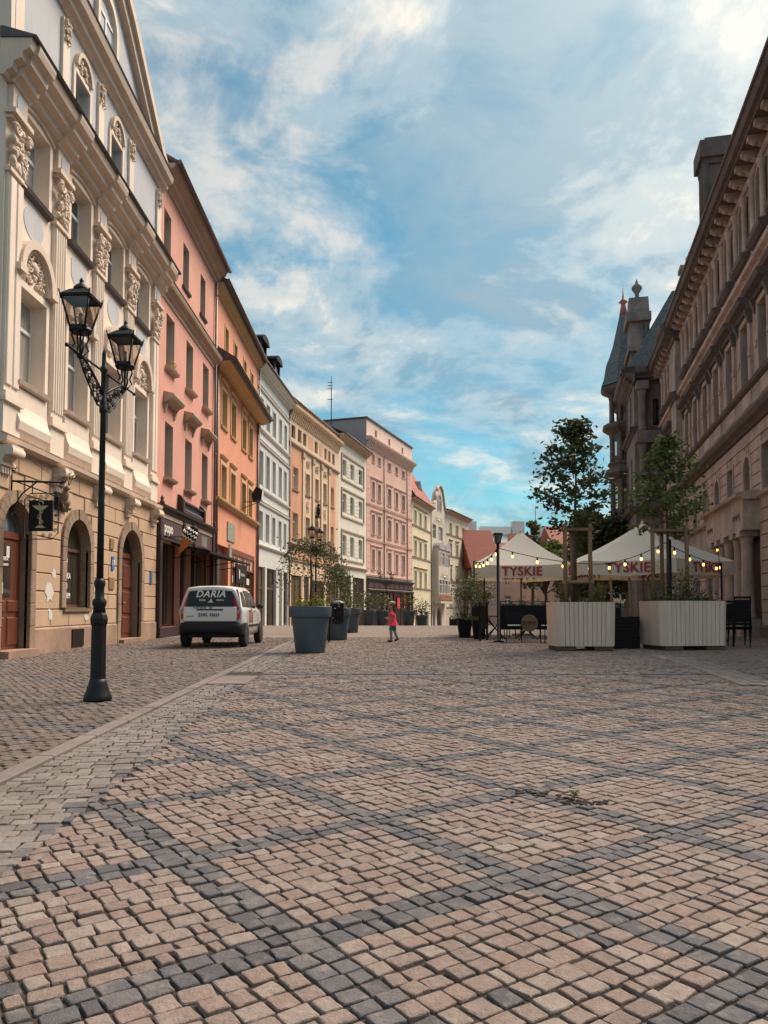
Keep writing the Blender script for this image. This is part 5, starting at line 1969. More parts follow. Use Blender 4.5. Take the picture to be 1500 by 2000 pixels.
for w in f1:
    o = window(TH, w[0], w[1], w[2], w[3], .3, 'frame_brown', 'glass_dark', 'tee', 0, .18, 'sand_dark', .20, 'sand_light', sd=.10)
    m = (w[0] + w[1]) / 2
    hd = MB()
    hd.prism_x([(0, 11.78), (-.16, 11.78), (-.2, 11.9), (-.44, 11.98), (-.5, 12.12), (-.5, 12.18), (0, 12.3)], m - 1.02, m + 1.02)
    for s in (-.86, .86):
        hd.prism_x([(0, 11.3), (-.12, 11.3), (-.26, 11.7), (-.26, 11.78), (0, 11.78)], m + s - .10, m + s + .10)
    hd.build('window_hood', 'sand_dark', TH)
    for s in (-.80, .80):
        c_ = MB()
        c_.box(m + s - .10, m + s + .10, -.10, .0, 9.2, 11.3)
        c_.box(m + s - .13, m + s + .13, -.14, .0, 10.1, 10.3)
        c_.build('window_pilaster', 'sand_light', TH)
    MB().bbox(m - .62, m + .62, -.06, .003, 8.35, 8.95, .05).build('apron_panel', 'sand_light', TH)
for w in f2:
    window(TH, w[0], w[1], w[2], w[3], .32, 'frame_brown', 'glass_dark', 'tee', True, None, None, .13, 'sand_light', sd=.09)
    m = (w[0] + w[1]) / 2
    for s in (-.66, .66):
        q = MB()
        q.lathe([(.13, 13.9), (.15, 13.98), (.105, 14.06), (.10, 15.7), (.13, 15.76), (.15, 15.9), (.17, 16.0)], 10, (m + s, -.12))
        q.build('half_column', 'sand_light', TH)
    MB().prism_x([(0, 13.55), (-.2, 13.58), (-.34, 13.7), (-.36, 13.88), (0, 13.95)], m - .92, m + .92).build('sill_block', 'sand_dark', TH)
for m in mz:
    if m[4]:
        K = 12
        window(TH, m[0], m[1], m[2], m[3], .42, 'frame_brown', 'glass_dark', 'pair', True)
        arch_ring(TH, (m[0] + m[1]) / 2, m[3] - .5, .5, .74, m[2], 'sand_light', -.08, .04, 7)
    else:
        window(TH, m[0], m[1], m[2], m[3], .38, 'frame_brown', 'glass_dark', 'tee', 0, .12, 'sand_dark', .14, 'sand_light', sd=.08)
# string courses and big ledge
X0, X1 = tx(26), tx(-9)
cornice(TH, X0, X1, 12.85, [(.06, 0), (.12, .12), (.26, .2), (.28, .36), (.1, .46)], 'sand_light', 'string_course')
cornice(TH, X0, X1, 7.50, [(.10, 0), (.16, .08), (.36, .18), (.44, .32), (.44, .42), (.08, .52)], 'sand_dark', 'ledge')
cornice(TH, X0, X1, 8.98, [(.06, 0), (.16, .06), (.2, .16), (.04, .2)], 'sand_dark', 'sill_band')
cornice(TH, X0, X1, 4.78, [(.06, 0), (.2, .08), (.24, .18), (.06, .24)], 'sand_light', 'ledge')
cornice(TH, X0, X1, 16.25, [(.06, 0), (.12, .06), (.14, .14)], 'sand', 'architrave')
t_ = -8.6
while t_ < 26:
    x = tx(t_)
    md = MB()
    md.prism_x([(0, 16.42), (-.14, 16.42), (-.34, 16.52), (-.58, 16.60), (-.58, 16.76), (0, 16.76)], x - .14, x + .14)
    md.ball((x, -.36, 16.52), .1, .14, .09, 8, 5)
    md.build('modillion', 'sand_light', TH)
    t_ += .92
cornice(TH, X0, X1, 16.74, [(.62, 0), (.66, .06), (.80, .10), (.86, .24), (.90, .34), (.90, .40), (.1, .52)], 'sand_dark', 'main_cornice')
MB().tube([(X0, -.92, 17.12), (X1, -.92, 17.12)], .06, 6).build('gutter', 'gutter', TH)
mb = MB()
mb.prism_x([(.2, 17.1), (5.5, 21.6), (9, 21.6), (13.8, 17.1)], X0, X1)
mb.build('roof', 'slate', TH)
# portal: frieze on paired columns
box('portal_frieze', 'sand_light', TH, tx(7.35), tx(.55), -.62, .0, 3.74, 4.80)
cornice(TH, tx(7.5), tx(.4), 4.80, [(.62, 0), (.66, .06), (.82, .12), (.86, .22), (.5, .3)], 'sand_light', 'portal_cornice')
for t_ in (1.35, 2.5, 4.1, 5.3, 6.6):
    q = MB()
    q.lathe([(.30, .62), (.30, .72), (.24, .80), (.225, 1.9), (.20, 3.3), (.23, 3.36), (.21, 3.42), (.28, 3.55)], 16, (tx(t_), -.32))
    q.box(tx(t_) - .32, tx(t_) + .32, -.63, -.01, 3.55, 3.738)
    q.box(tx(t_) - .36, tx(t_) + .36, -.66, -.0, -.3, .62)
    q.build('column', 'sand_light', TH)
for t0_ in (1.0, 5.9):
    for q in range(7):
        box('carved_mark', 'text_dark', TH, tx(t0_ + 1.1) + q * .16, tx(t0_ + 1.1) + q * .16 + .11, -.628, -.61, 4.12 + .05 * (q % 3), 4.36 - .04 * (q % 2))
pd_ = MB()
for k in range(4):
    pd_.bbox(tx(6.75) + k * 1.45, tx(6.75) + k * 1.45 + 1.38, .40, .50, -.2, 3.6, .04)
pd_.build('portal_door', 'shop_wood', TH)
for g_ in gd[1:]:
    window(TH, g_[0], g_[1], g_[2], g_[3], .35, 'frame_brown', 'glass_dark', 'cross')
cornice(TH, X0, tx(7.2), -1, [(.14, 0), (.14, 1.36), (.06, 1.42)], 'sand_dark', 'plinth')
cornice(TH, tx(.6), X1, -1, [(.14, 0), (.14, 1.36), (.06, 1.42)], 'sand_dark', 'plinth')
# projecting strip and pavilion
st_ = MB()
st_.box(tx(19.0), tx(17.3), -.32, .0, -1, 16.2)
st_.build('wall_strip', 'sand', TH)
for z in (7.45, 12.8):
    cornice(TH, tx(19.1), tx(17.2), z, [(.40, 0), (.46, .1), (.66, .2), (.7, .4), (.34, .5)], 'sand_dark', 'strip_cornice')
cornice(TH, tx(19.3), tx(17.0), 16.22, [(.40, 0), (.46, .14), (.9, .3), (.96, .5), (1.1, .6), (1.16, .88)], 'sand_dark', 'strip_cornice')
PVY = -1.75
pops = [(tx(t_) - .5, tx(t_) + .5, z0, z1) for t_ in (28.4, 31.4) for z0, z1 in ((5.0, 6.8), (9.2, 11.5), (14.0, 16.0))]
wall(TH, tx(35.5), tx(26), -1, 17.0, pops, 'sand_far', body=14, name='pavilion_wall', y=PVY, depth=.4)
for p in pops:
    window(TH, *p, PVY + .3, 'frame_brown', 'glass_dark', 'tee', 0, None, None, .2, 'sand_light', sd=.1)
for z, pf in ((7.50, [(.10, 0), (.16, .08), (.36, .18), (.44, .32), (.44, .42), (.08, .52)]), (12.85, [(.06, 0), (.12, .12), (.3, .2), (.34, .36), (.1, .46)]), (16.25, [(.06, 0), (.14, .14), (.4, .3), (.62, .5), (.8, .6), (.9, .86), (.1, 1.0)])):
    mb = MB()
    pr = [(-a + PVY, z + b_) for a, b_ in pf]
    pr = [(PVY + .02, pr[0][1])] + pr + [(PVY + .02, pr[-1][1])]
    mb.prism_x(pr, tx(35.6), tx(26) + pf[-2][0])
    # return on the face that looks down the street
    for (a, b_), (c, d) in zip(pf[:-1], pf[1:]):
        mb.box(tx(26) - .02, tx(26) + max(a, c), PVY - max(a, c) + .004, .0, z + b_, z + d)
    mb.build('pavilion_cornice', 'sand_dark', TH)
q = MB()
q.lathe([(.30, 12.9), (.34, 13.1), (.26, 13.3), (.25, 15.3), (.28, 15.4), (.36, 15.75)], 14, (tx(26) + .34, -1.25))
q.lathe([(.30, 8.0), (.34, 8.2), (.27, 8.4), (.26, 11.6), (.30, 11.7), (.38, 12.1)], 14, (tx(26) + .34, -1.25))
q.box(tx(26), tx(26) + .75, -1.65, -.85, 15.75, 16.3)
q.box(tx(26), tx(26) + .8, -1.7, .0, 12.1, 12.9)
q.build('corner_column', 'sand_far', TH)
nch = MB()
K = 10
n = 0
pts = [(-.55, 13.3), (-.15, 13.3)] + [(-.35 + .2 * math.cos(math.pi * k / K), 15.0 + .2 * math.sin(math.pi * k / K)) for k in range(K + 1)]
nch.v += [(tx(26) + .012, p[0], p[1]) for p in pts]
nch.face(range(len(pts)))
nch.build('niche', 'glass_dark', TH)  # flat dark face on the wall; the recess's shade is put into its colour
# roofs and gable of the pavilion
mb = MB()
ax0, ax1, ay0, ay1 = tx(35.4), tx(25.6), PVY - .5, 8.0
mb.v += [(ax0, ay0, 17.2), (ax1, ay0, 17.2), (ax1, ay1, 17.2), (ax0, ay1, 17.2), (ax0 + 1.5, 1.0, 23.0), (ax1 - 1.5, 1.0, 23.0), (ax1 - 1.5, 5.5, 23.0), (ax0 + 1.5, 5.5, 23.0)]
for f_ in ((0, 1, 5, 4), (1, 2, 6, 5), (2, 3, 7, 6), (3, 0, 4, 7), (4, 5, 6, 7)):
    mb.face(f_)
pr_ = mb.build('pavilion_roof', 'slate', TH)
mb = MB()
mb.poly_y([(tx(29.4), 17.1), (tx(26.2), 17.1), (tx(26.3), 19.0), (tx(26.8), 20.4), (tx(26.8), 21.8), (tx(27.2), 22.8), (tx(28.4), 22.8), (tx(28.8), 21.8), (tx(28.8), 20.4), (tx(29.3), 19.0)], PVY - .1, PVY + 1.2)
mb.box(tx(29.1), tx(26.5), PVY - .35, PVY + 1.3, 20.9, 21.5)
mb.box(tx(29.6), tx(26.0), PVY - .3, PVY + 1.3, 18.6, 18.95)
mb.lathe([(.2, 22.8), (.14, 23.1), (.16, 23.3), (.36, 23.6), (.36, 23.75), (.12, 24.0), (.1, 24.1), (.02, 24.35)], 10, (tx(27.8), PVY + .5))
mb.build('dormer_gable', 'sand_far', TH)
mb = MB()
mb.box(tx(27.0), tx(26.1), 1.5, 2.6, 21, 24.2)
mb.box(tx(27.1), tx(26.0), 1.4, 2.7, 24.0, 24.3)
mb.lathe([(.2, 24.3), (.1, 24.6), (.24, 24.9), (.06, 25.2), (.02, 25.4)], 8, (tx(26.55), 2.05))
mb.build('chimney', 'sand', TH)
box('roof_light', 'glass_dark', TH, tx(27.6), tx(26.4), -.9, -.75, 19.6, 20.6)
# turret
tc_ = (tx(33.6), PVY + .05)
tw = MB()
OC = dict(seg=8, c=tc_, smooth=False, a0=R(22.5))
tw.lathe([(0.600, 6.3), (1.020, 7.1), (1.440, 7.6), (1.500, 7.9), (1.260, 8.1), (1.200, 8.2)], **OC)
tw.lathe([(1.200, 10.9), (1.380, 11.0), (1.584, 11.2), (1.740, 11.4), (1.620, 11.65), (1.320, 11.8), (1.296, 12.0), (1.464, 12.15), (1.248, 12.3)], **OC)
tw.lathe([(1.200, 14.5), (1.440, 14.65), (1.776, 14.9), (1.824, 15.1), (1.500, 15.3), (1.200, 15.4)], **OC)
tw.lathe([(1.176, 17.5), (1.440, 17.65), (1.800, 17.85), (1.920, 18.1), (1.680, 18.25)], **OC)
for z0, z1 in ((8.2, 10.9), (12.3, 14.5), (15.4, 17.5)):
    for k in range(8):
        a = R(22.5) + k * math.pi / 4
        tw.lathe([(.2, z0), (.17, z0 + .2), (.16, z1 - .25), (.22, z1)], 8, (tc_[0] + 1.08 * math.cos(a), tc_[1] + 1.08 * math.sin(a)))
    if z0 < 15:
        tw.lathe([(1.14, z0), (1.14, z0 + .45)], **OC)
        tw.lathe([(1.14, z1 - .35), (1.14, z1)], **OC)
two = tw.build('turret', 'sand_dark', TH)
for z0, z1 in ((8.65, 10.55), (12.75, 14.15)):
    for k in range(8):
        a0, a1 = R(22.5) + k * math.pi / 4 + .16, R(22.5) + (k + 1) * math.pi / 4 - .16
        mb = MB()
        p, q_ = (tc_[0] + 1.03 * math.cos(a0), tc_[1] + 1.03 * math.sin(a0)), (tc_[0] + 1.03 * math.cos(a1), tc_[1] + 1.03 * math.sin(a1))
        mb.quad((p[0], p[1], z0), (q_[0], q_[1], z0), (q_[0], q_[1], z1), (p[0], p[1], z1))
        mb.build('turret_pane', 'lantern_glass', two)
sp = MB()
sp.lathe([(1.920, 18.22), (1.680, 18.9), (1.500, 19.9), (1.200, 20.6), (0.936, 21.4), (0.600, 22.8), (0.312, 24.0)], **OC)
for k in range(0, 8, 2):
    a = R(45) * k
    c = (tc_[0] + 1.25 * math.cos(a), tc_[1] + 1.25 * math.sin(a))
    sp.prism_x([(c[1] - .25, 18.6), (c[1] + .25, 18.6), (c[1], 19.9)], c[0] - .25, c[0] + .25)
sp.build('turret_spire', 'slate', two)
fn = MB()
fn.lathe([(0.336, 23.95), (0.204, 24.7), (0.168, 24.85), (0.360, 25.0), (0.144, 25.2), (0.060, 25.5), (0.012, 26.4)], 10, tc_)
fn.build('spire_finial', 'red_metal', two)
# chimneys and dormers behind the long cornice
for (t_, yy_, w, d, z1) in ((9.75, .10, 1.15, 1.0, 23.0),):
    mb = MB()
    x = tx(t_)
    mb.box(x - w / 2, x + w / 2, yy_, yy_ + d, 17.0, z1 - 1.2)
    for s in (-.45, 0, .45):
        mb.lathe([(.16, 17.8), (.14, z1 - 1.5), (.2, z1 - 1.2)], 8, (x + s * w, yy_ - .05))
    mb.box(x - w / 2 - .12, x + w / 2 + .12, yy_ - .15, yy_ + d + .1, z1 - 1.25, z1 - 1.0)
    mb.box(x - w / 2 - .3, x + w / 2 + .3, yy_ - .35, yy_ + d + .3, z1 - 1.0, z1 - .2)
    mb.box(x - w / 2 - .1, x + w / 2 + .1, yy_ - .1, yy_ + d + .1, z1 - .2, z1)
    mb.build('dormer_gable', 'sand_dark', TH)
MB().lathe([(.12, 17), (.1, 18.9), (.22, 19.1), (.2, 19.3), (.04, 19.5)], 8, (tx(10.8), .4)).build('roof_finial', 'red_metal', TH)
mb = MB()
mb.prism_x([(.1, 17.6), (.1, 18.5), (1.8, 18.9), (1.8, 17.6)], tx(14.0), tx(12.6))
mb.build('roof_dormer', 'slate', TH)
mb = MB()
mb.prism_x([(-.2, 17.6), (-.2, 18.3), (1.8, 18.7), (1.8, 17.6)], tx(.2), tx(-4))
mb.build('roof_dormer', 'sand', TH)

# ------------------------------------------------------------------ street lamps
def lantern(parent, x):
    """tapered glazed lantern standing on a lyre foot; x along the arm"""
    fr = MB()
    s45 = [(1, 1), (-1, 1), (-1, -1), (1, -1)]
    zb, zt, rb, rt = 3.83, 4.12, .078, .142
    for a, b_ in s45:
        fr.tube([(x + a * rb, b_ * rb, zb), (x + a * rt, b_ * rt, zt)], .011, 5)
        fr.tube([(x + a * (rt - .005), b_ * (rt - .005), zt - .03), (x + a * (rt + .018), b_ * (rt + .018), zt + .06)], .014, 5, r1=.008)
        pts = [(x + a * .055, b_ * .055, 3.80), (x + a * .062, b_ * .062, 3.74), (x + a * .04, b_ * .04, 3.66), (x + a * .06, b_ * .06, 3.61), (x + a * .03, b_ * .03, 3.56), (x, 0, 3.555)]
        fr.tube(pts, .010, 5)
    for z, r, t_ in ((zb, rb, .016), (zt, rt, .014), (zb - .02, rb * .95, .018)):
        for k in range(4):
            a, b_ = s45[k], s45[(k + 1) % 4]
            fr.tube([(x + a[0] * r, a[1] * r, z), (x + b_[0] * r, b_[1] * r, z)], t_, 5)
    fr.lathe([(.10, 3.78), (.115, 3.80), (.10, 3.83)], 12, (x, 0))
    fr.tube([(x, 0, 3.56), (x, 0, 3.78)], .012, 6)
    o = fr.build('lantern', 'iron', parent)
    rf = MB()
    q = math.sqrt(2)
    rf.lathe([(rt * q + .012, zt + .005), (rt * q + .02, zt + .018), (.12, zt + .085), (.085, zt + .10)], 4, (x, 0), False, R(45))
    rf.lathe([(.075, zt + .09), (.08, zt + .125), (.06, zt + .13), (.055, zt + .15), (.03, zt + .165), (.018, zt + .19), (.024, zt + .20), (.008, zt + .23)], 12, (x, 0))
    rf.build('lantern_roof', 'iron', o)
    for k in range(4):
        a, b_ = s45[k], s45[(k + 1) % 4]
        p = MB()
        p.quad((x + a[0] * rb, a[1] * rb, zb), (x + b_[0] * rb, b_[1] * rb, zb), (x + b_[0] * rt, b_[1] * rt, zt), (x + a[0] * rt, a[1] * rt, zt))
        p.build('lantern_pane', 'lantern_glass', o)
    g_ = MB()
    g_.tube([(x, 0, 3.84), (x, 0, 3.98)], .02, 8)
    g_.build('lamp_holder', 'mid_grey', o)


def street_lamp(loc, rz, label):
    r = empty('street_lamp', loc, rz, label, 'street lamp', 'cast iron street lamps along the street')
    mb = MB()
    mb.lathe([(0.1400, 0), (0.1480, .03), (0.1360, .07), (0.1200, .10), (0.1120, .14), (0.0920, .20), (0.0840, .24)], 20)
    mb.lathe([(0.0840, .22), (0.0800, .80), (0.0920, .83), (0.0960, .88), (0.0840, .92), (0.0600, .96)], 8, smooth=False)
    mb.lathe([(0.0680, .94), (0.0600, 1.0), (0.0720, 1.03), (0.0736, 1.07), (0.0480, 1.10), (0.0464, 1.2), (0.0576, 1.24), (0.0576, 1.28), (0.0400, 1.31)], 16)
    mb.build('base', 'iron', r)
    mb = MB()
    mb.lathe([(0.0376, 1.28), (0.0344, 2.0), (0.0296, 3.1), (0.0400, 3.12), (0.0416, 3.16), (0.0336, 3.18), (0.0400, 3.22), (0.0320, 3.24), (0.0288, 3.55), (0.0400, 3.57), (0.0400, 3.60), (0.0240, 3.63), (0.0208, 3.74), (0.0240, 3.76), (0.0096, 3.80), (0.0024, 3.86)], 14)
    mb.build('pole', 'iron', r)
    for s in (-1, 1):
        a = MB()
        a.tube([(0, 0, 3.30), (s * .2, 0, 3.42), (s * .45, 0, 3.54), (s * .62, 0, 3.56)], .016, 6)
        a.tube([(s * .10, 0, 3.56), (s * .86, 0, 3.56)], .012, 6)
        a.ball((s * .87, 0, 3.56), .022)
        a.ball((s * .57, 0, 3.545), .04, .04, .03)
        for u, z, rr, f_ in ((.12, 3.28, .07, 1), (.22, 3.33, .075, -1), (.33, 3.40, .065, 1), (.43, 3.45, .055, -1), (.52, 3.49, .045, 1), (.16, 3.20, .05, -1), (.28, 3.26, .045, 1)):
            a.spiral((s * u, 0, z), rr, 1.7, .0095, 'y', f_ * s)
        a.tube([(s * .04, 0, 3.16), (s * .16, 0, 3.16), (s * .33, 0, 3.29), (s * .5, 0, 3.42), (s * .6, 0, 3.53)], .011, 6)
        a.build('arm', 'iron', r)
        lantern(r, s * .58)
    return r


lp = street_lamp((-3.05, 8.24, .01), R(87), 'tall black two-armed street lamp standing on the walk beside the kerb')
for loc, rz, lb in (((-2.75, 31.0, 0), R(80), 'black street lamp rising behind the large blue-grey pots'), ((.17, 60.5, gz(60.5)), R(40), 'distant black street lamp in front of the tall rose house')):
    c = copy_tree(lp)
    c.location, c.rotation_euler = loc, (0, 0, rz)
    c['label'] = lb


# ------------------------------------------------------------------ pots with weeping trees
def pot(parent, h, r0, r1, name='pot'):
    mb = MB()
    rim = h * .24
    mb.lathe([(r0 * .96, 0), (r0, .02), (r1 * .90, h - rim), (r1 * .90, h - rim + .004), (r1 * .985, h - rim + .006), (r1, h - rim + .03), (r1 * 1.02, h - .02), (r1 * 1.01, h), (r1 * .93, h), (r1 * .90, h - .10)], 40)
    o = mb.build(name, 'pot', parent)
    sl = MB()
    sl.lathe([(r1 * .9, h - .12), (r1 * .6, h - .08), (.01, h - .06)], 20)
    sl.build('soil', 'soil', parent)
    return o


def weeping(parent, z0, zt, spread, nb, seed, leafmat, dens=1.0, size=.06, droop=1.0):
    rg = random.Random(seed)
    tr = MB()
    tr.tube([(0, 0, z0), (.02, .01, (z0 + zt) / 2), (-.01, 0, zt)], .035, 7, r1=.02)
    pts = []
    br = MB()
    for k in range(nb):
        a = rg.uniform(0, 2 * math.pi)
        L = spread * rg.uniform(.45, 1.0)
        dz = droop * rg.uniform(.5, 1.15)
        up = rg.uniform(.05, .3)
        base = Vector((0, 0, zt - rg.uniform(0, .25)))
        path = []
        for q in range(9):
            u = q / 8
            r_ = L * (1 - (1 - u) ** 2)
            path.append(base + Vector((math.cos(a) * r_, math.sin(a) * r_, up * math.sin(min(1, u * 2.2) * math.pi / 2 * 1.2) - dz * u ** 2.2)))
        br.tube(path, .009, 4, r1=.003)
        for q in range(int(60 * dens)):
            u = rg.uniform(.12, 1.0)
            i = min(7, int(u * 8))
            p = path[i].lerp(path[i + 1], u * 8 - i)
            sp_ = .03 + .09 * u
            pts.append(p + Vector((rg.gauss(0, sp_), rg.gauss(0, sp_), rg.gauss(-.03, sp_))))
    for _ in range(int(40 * dens)):
        v = Vector((rg.gauss(0, .4), rg.gauss(0, .4), rg.gauss(0, .16))) * spread
        pts.append(Vector((0, 0, zt + .06)) + v)
    tr.build('trunk', 'bark', parent)
    br.build('branches', 'bark', parent)
    o = link('crown', leaf_mesh(pts, size, rg, .9), leafmat, parent)


def flowers(parent, z, r, n, seed, mat='leaf_yellow', h=.18, size=.05):
    rg = random.Random(seed)
    pts = []
    for k in range(n):
        a, q = rg.uniform(0, 2 * math.pi), r * math.sqrt(rg.random())
        bump = .5 + .5 * math.sin(a * 3 + seed)
        pts.append((q * math.cos(a), q * math.sin(a), z + rg.uniform(-.03, h) * (.4 + bump)))
    link('flowers', leaf_mesh(pts, size, rg), mat, parent)


PG = 'blue-grey pots in the middle of the street'
p1 = empty('potted_tree', (-1.65, 16.95 + .3, .015), 0, 'nearest large blue-grey pot with a weeping tree and yellow flowers', 'potted tree', PG)
pot(p1, 1.03, .33, .465)
weeping(p1, .95, 2.40, .82, 27, 3, 'leaf_weep', 1.25, .064, 1.25)
flowers(p1, 1.03, .43, 420, 5, 'leaf_yellow', .22, .07)
p2 = empty('potted_tree', (-1.50, 24.2, .015), 0, 'second blue-grey pot with a drooping tree, just behind the litter bin', 'potted tree', PG)
pot(p2, 1.0, .33, .46)
weeping(p2, .95, 2.15, .60, 28, 8, 'leaf_weep', 1.1, .08, 1.25)
flowers(p2, .98, .4, 120, 6)
p3 = empty('potted_tree', (-1.42, 31.2, .015), 0, 'third blue-grey pot filled with a low rounded shrub', 'potted tree', PG)
pot(p3, 1.0, .36, .50)
flowers(p3, 1.0, .55, 500, 9, 'leaf_weep', .5, .09)
flowers(p3, 1.3, .45, 60, 19, 'leaf_yellow', .3, .09)
for i, (x, y, sd, lb) in enumerate(((-.95, 46.5, 21, 'far blue-grey pot with a dense bush, left of a row of three'), (-.15, 47.5, 22, 'far blue-grey pot with a tall bush, beside the walking child'), (1.55, 48.5, 23, 'far blue-grey pot right behind the walking child'))):
    p = empty('potted_bush', (x, y, gz(y) + .015), 0, lb, 'potted bush', 'far pots before the rose house')
    pot(p, .95, .32, .45)
    rg = random.Random(sd)
    pts = [(rg.gauss(0, .26), rg.gauss(0, .26), 1.45 + rg.gauss(0, .28)) for _ in range(420)]
    link('crown', leaf_mesh(pts, .14, rg), 'leaf_weep', p)
    MB().tube([(0, 0, .85), (0, 0, 1.4)], .03, 6).build('trunk', 'bark', p)
p = empty('potted_bush', (2.45, 50.0, gz(50) + .015), 0, 'dark planter with a bush at the corner of the yellow house', 'potted bush')
pot(p, .7, .3, .42)
rg = random.Random(77)
link('crown', leaf_mesh([(rg.gauss(0, .3), rg.gauss(0, .3), 1.1 + rg.gauss(0, .3)) for _ in range(420)], .13, rg), 'leaf_maple', p)
MB().tube([(0, 0, .6), (0, 0, 1.1)], .03, 6).build('trunk', 'bark', p)

# litter bin on a slanted post
lb_ = empty('litter_bin', (-1.62, 22.7, .015), 0, 'black slatted litter bin with a pale lid, hung on a post by the pots', 'litter bin')
MB().tube([(0, 0, 0), (.05, 0, 1.14)], .028, 8).build('post', 'iron', lb_)
mb = MB()
for k in range(16):
    a = 2 * math.pi * k / 16
    mb.box(.26 + .155 * math.cos(a) - .016, .26 + .155 * math.cos(a) + .016, .155 * math.sin(a) - .016, .155 * math.sin(a) + .016, .55, 1.12)
mb.lathe([(.14, .52), (.165, .55), (.165, .60), (.15, .62)], 16, (.26, 0))
mb.lathe([(.135, .56), (.135, .98)], 16, (.26, 0))
mb.box(.03, .14, -.02, .02, .7, .74)
mb.build('basket', 'iron', lb_)
MB().lathe([(.20, 1.12), (.205, 1.15), (.14, 1.19), (.05, 1.22), (.01, 1.225)], 16, (.26, 0)).build('lid', 'mid_grey', lb_)


# ------------------------------------------------------------------ parked white car, seen from behind
car = empty('parked_car', (-4.33, 19.15, .015), 0, 'small white hatchback parked outside the shops, seen from behind', 'car')


def loft(mb, secs, close=True):
    k = len(secs[0])
    n = len(mb.v)
    for s in secs:
        mb.v += s
    for i in range(len(secs) - 1):
        for j in range(k - 1):
            mb.face([n + i * k + j, n + i * k + j + 1, n + (i + 1) * k + j + 1, n + (i + 1) * k + j], True)
    return n, k


def car_sec(y, zb, zbelt, ztop, wl, wb, wt):
    half = [(0, zb), (wl * .8, zb), (wl, zb + .08), (wl + .02, zb + .28), (wb, zbelt - .12), (wb - .012, zbelt), (wb - .04, zbelt + .03)]
    zr = ztop - zbelt
    half += [(wb - .04 + (wt - wb + .04) * .5, zbelt + .03 + (zr - .03) * .5), (wt, ztop - .09), (wt - .05, ztop - .03), (wt * .5, ztop + .005), (0, ztop + .015)]
    r = [(x, y, z) for x, z in half]
    l = [(-x, y, z) for x, z in half[::-1][1:]]
    return r + l


bd = MB()
secs = [car_sec(.10, .46, 1.0, 1.36, .66, .70, .56), car_sec(.04, .44, 1.0, 1.49, .74, .775, .60), car_sec(.14, .42, 1.0, 1.535, .76, .79, .62), car_sec(.7, .26, .99, 1.555, .765, .795, .63),
        car_sec(1.5, .24, .97, 1.555, .77, .795, .635), car_sec(2.1, .24, .95, 1.51, .77, .795, .61), car_sec(2.65, .24, .93, 1.12, .765, .785, .60), car_sec(2.9, .24, .91, .97, .76, .77, .60), car_sec(3.35, .26, .80, .84, .72, .73, .6), car_sec(3.52, .34, .66, .70, .60, .62, .5)]
n, k = loft(bd, secs)
bd.face([n + j for j in range(k)][::-1])
bd.face([n + (len(secs) - 1) * k + j for j in range(k)])
body = bd.build('body', 'car_white', car)
wa_ = MB()
for yy_ in (.60, 2.88):
    for s in (-1, 1):
        K = 16
        pts = [(yy_ + .335 * math.cos(math.pi * q / K), .28 + .345 * math.sin(math.pi * q / K)) for q in range(K + 1)] + [(yy_ - .335, .20), (yy_ + .335, .20)]
        n = len(wa_.v)
        wa_.v += [(s * .806, a, b_) for a, b_ in pts]
        wa_.face(range(n, n + len(pts)))
wa_.build('wheel_arch', 'car_plastic', car)
bp = MB()
bpr = [(.02, .355), (-.02, .37), (-.06, .42), (-.075, .52), (-.06, .61), (-.02, .645), (.05, .65)]
n0 = None
xs_ = [-.82, -.80, -.74, -.6, 0, .6, .74, .80, .82]
yo = [.55, .22, .08, .02, 0, .02, .08, .22, .55]
n = len(bp.v)
for x, o_ in zip(xs_, yo):
    for a, b_ in bpr:
        bp.v.append((x, a + o_, b_ - (.03 if abs(x) > .7 else 0)))
kk = len(bpr)
for i in range(len(xs_) - 1):
    for j in range(kk - 1):
        bp.face([n + i * kk + j, n + i * kk + j + 1, n + (i + 1) * kk + j + 1, n + (i + 1) * kk + j], True)
bp.build('bumper', 'car_plastic', car)
ts = MB()
ts.bbox(-.66, .66, -.025, .08, .655, 1.02, .02)
tg = ts.build('tailgate', 'car_white', car)
pn = MB()
pn.box(-.33, .33, -.032, -.02, .93, .965)
pn.build('grab_handle', 'car_plastic', tg)
pl = box('number_plate', 'plate', tg, -.28, .24, -.036, -.026, .765, .875)
lettering('DKL 32634', .105, 'text_dark', pl, (.005, -.040, .82), (R(90), 0, 0), 'plate_number', sx=.95)
box('plate_band', 'blue_plate', pl, -.278, -.245, -.039, -.035, .768, .872)
MB().lathe([(.035, 0), (.035, .01)], 16).build('badge', 'rim', tg, (.02, -.03, 1.0), (R(90), 0, 0))
lettering('74 867 68 68', .06, 'text_dark', tg, (-.26, -.029, .995), (R(90), 0, 0), 'phone_number')
MB().box(-.58, -.42, -.030, -.026, .775, .795).build('model_script', 'mid_grey', tg)
rw = MB()
rw.quad((-.60, -.008, 1.03), (.60, -.008, 1.03), (.53, .075, 1.475), (-.53, .075, 1.475))
rw.quad((-.60, .08, 1.03), (-.53, .12, 1.475), (.53, .12, 1.475), (.60, .08, 1.03))
rw.quad((-.60, -.008, 1.03), (-.53, .075, 1.475), (-.53, .12, 1.475), (-.60, .08, 1.03))
rw.quad((.60, -.008, 1.03), (.60, .08, 1.03), (.53, .12, 1.475), (.53, .075, 1.475))
rwo = rw.build('rear_window', 'car_glass', car)
tilt = math.atan2(.083, .445)
lettering('DARIA', .24, 'text_white', rwo, (.0, .040, 1.335), (R(90) - tilt, 0, 0), 'shop_name', shear=.25, space=1.08)
lettering('PIZZA', .062, 'text_white', rwo, (-.20, .017, 1.185), (R(90) - tilt, 0, 0))
lettering('PASTA', .062, 'text_white', rwo, (.24, .017, 1.185), (R(90) - tilt, 0, 0))
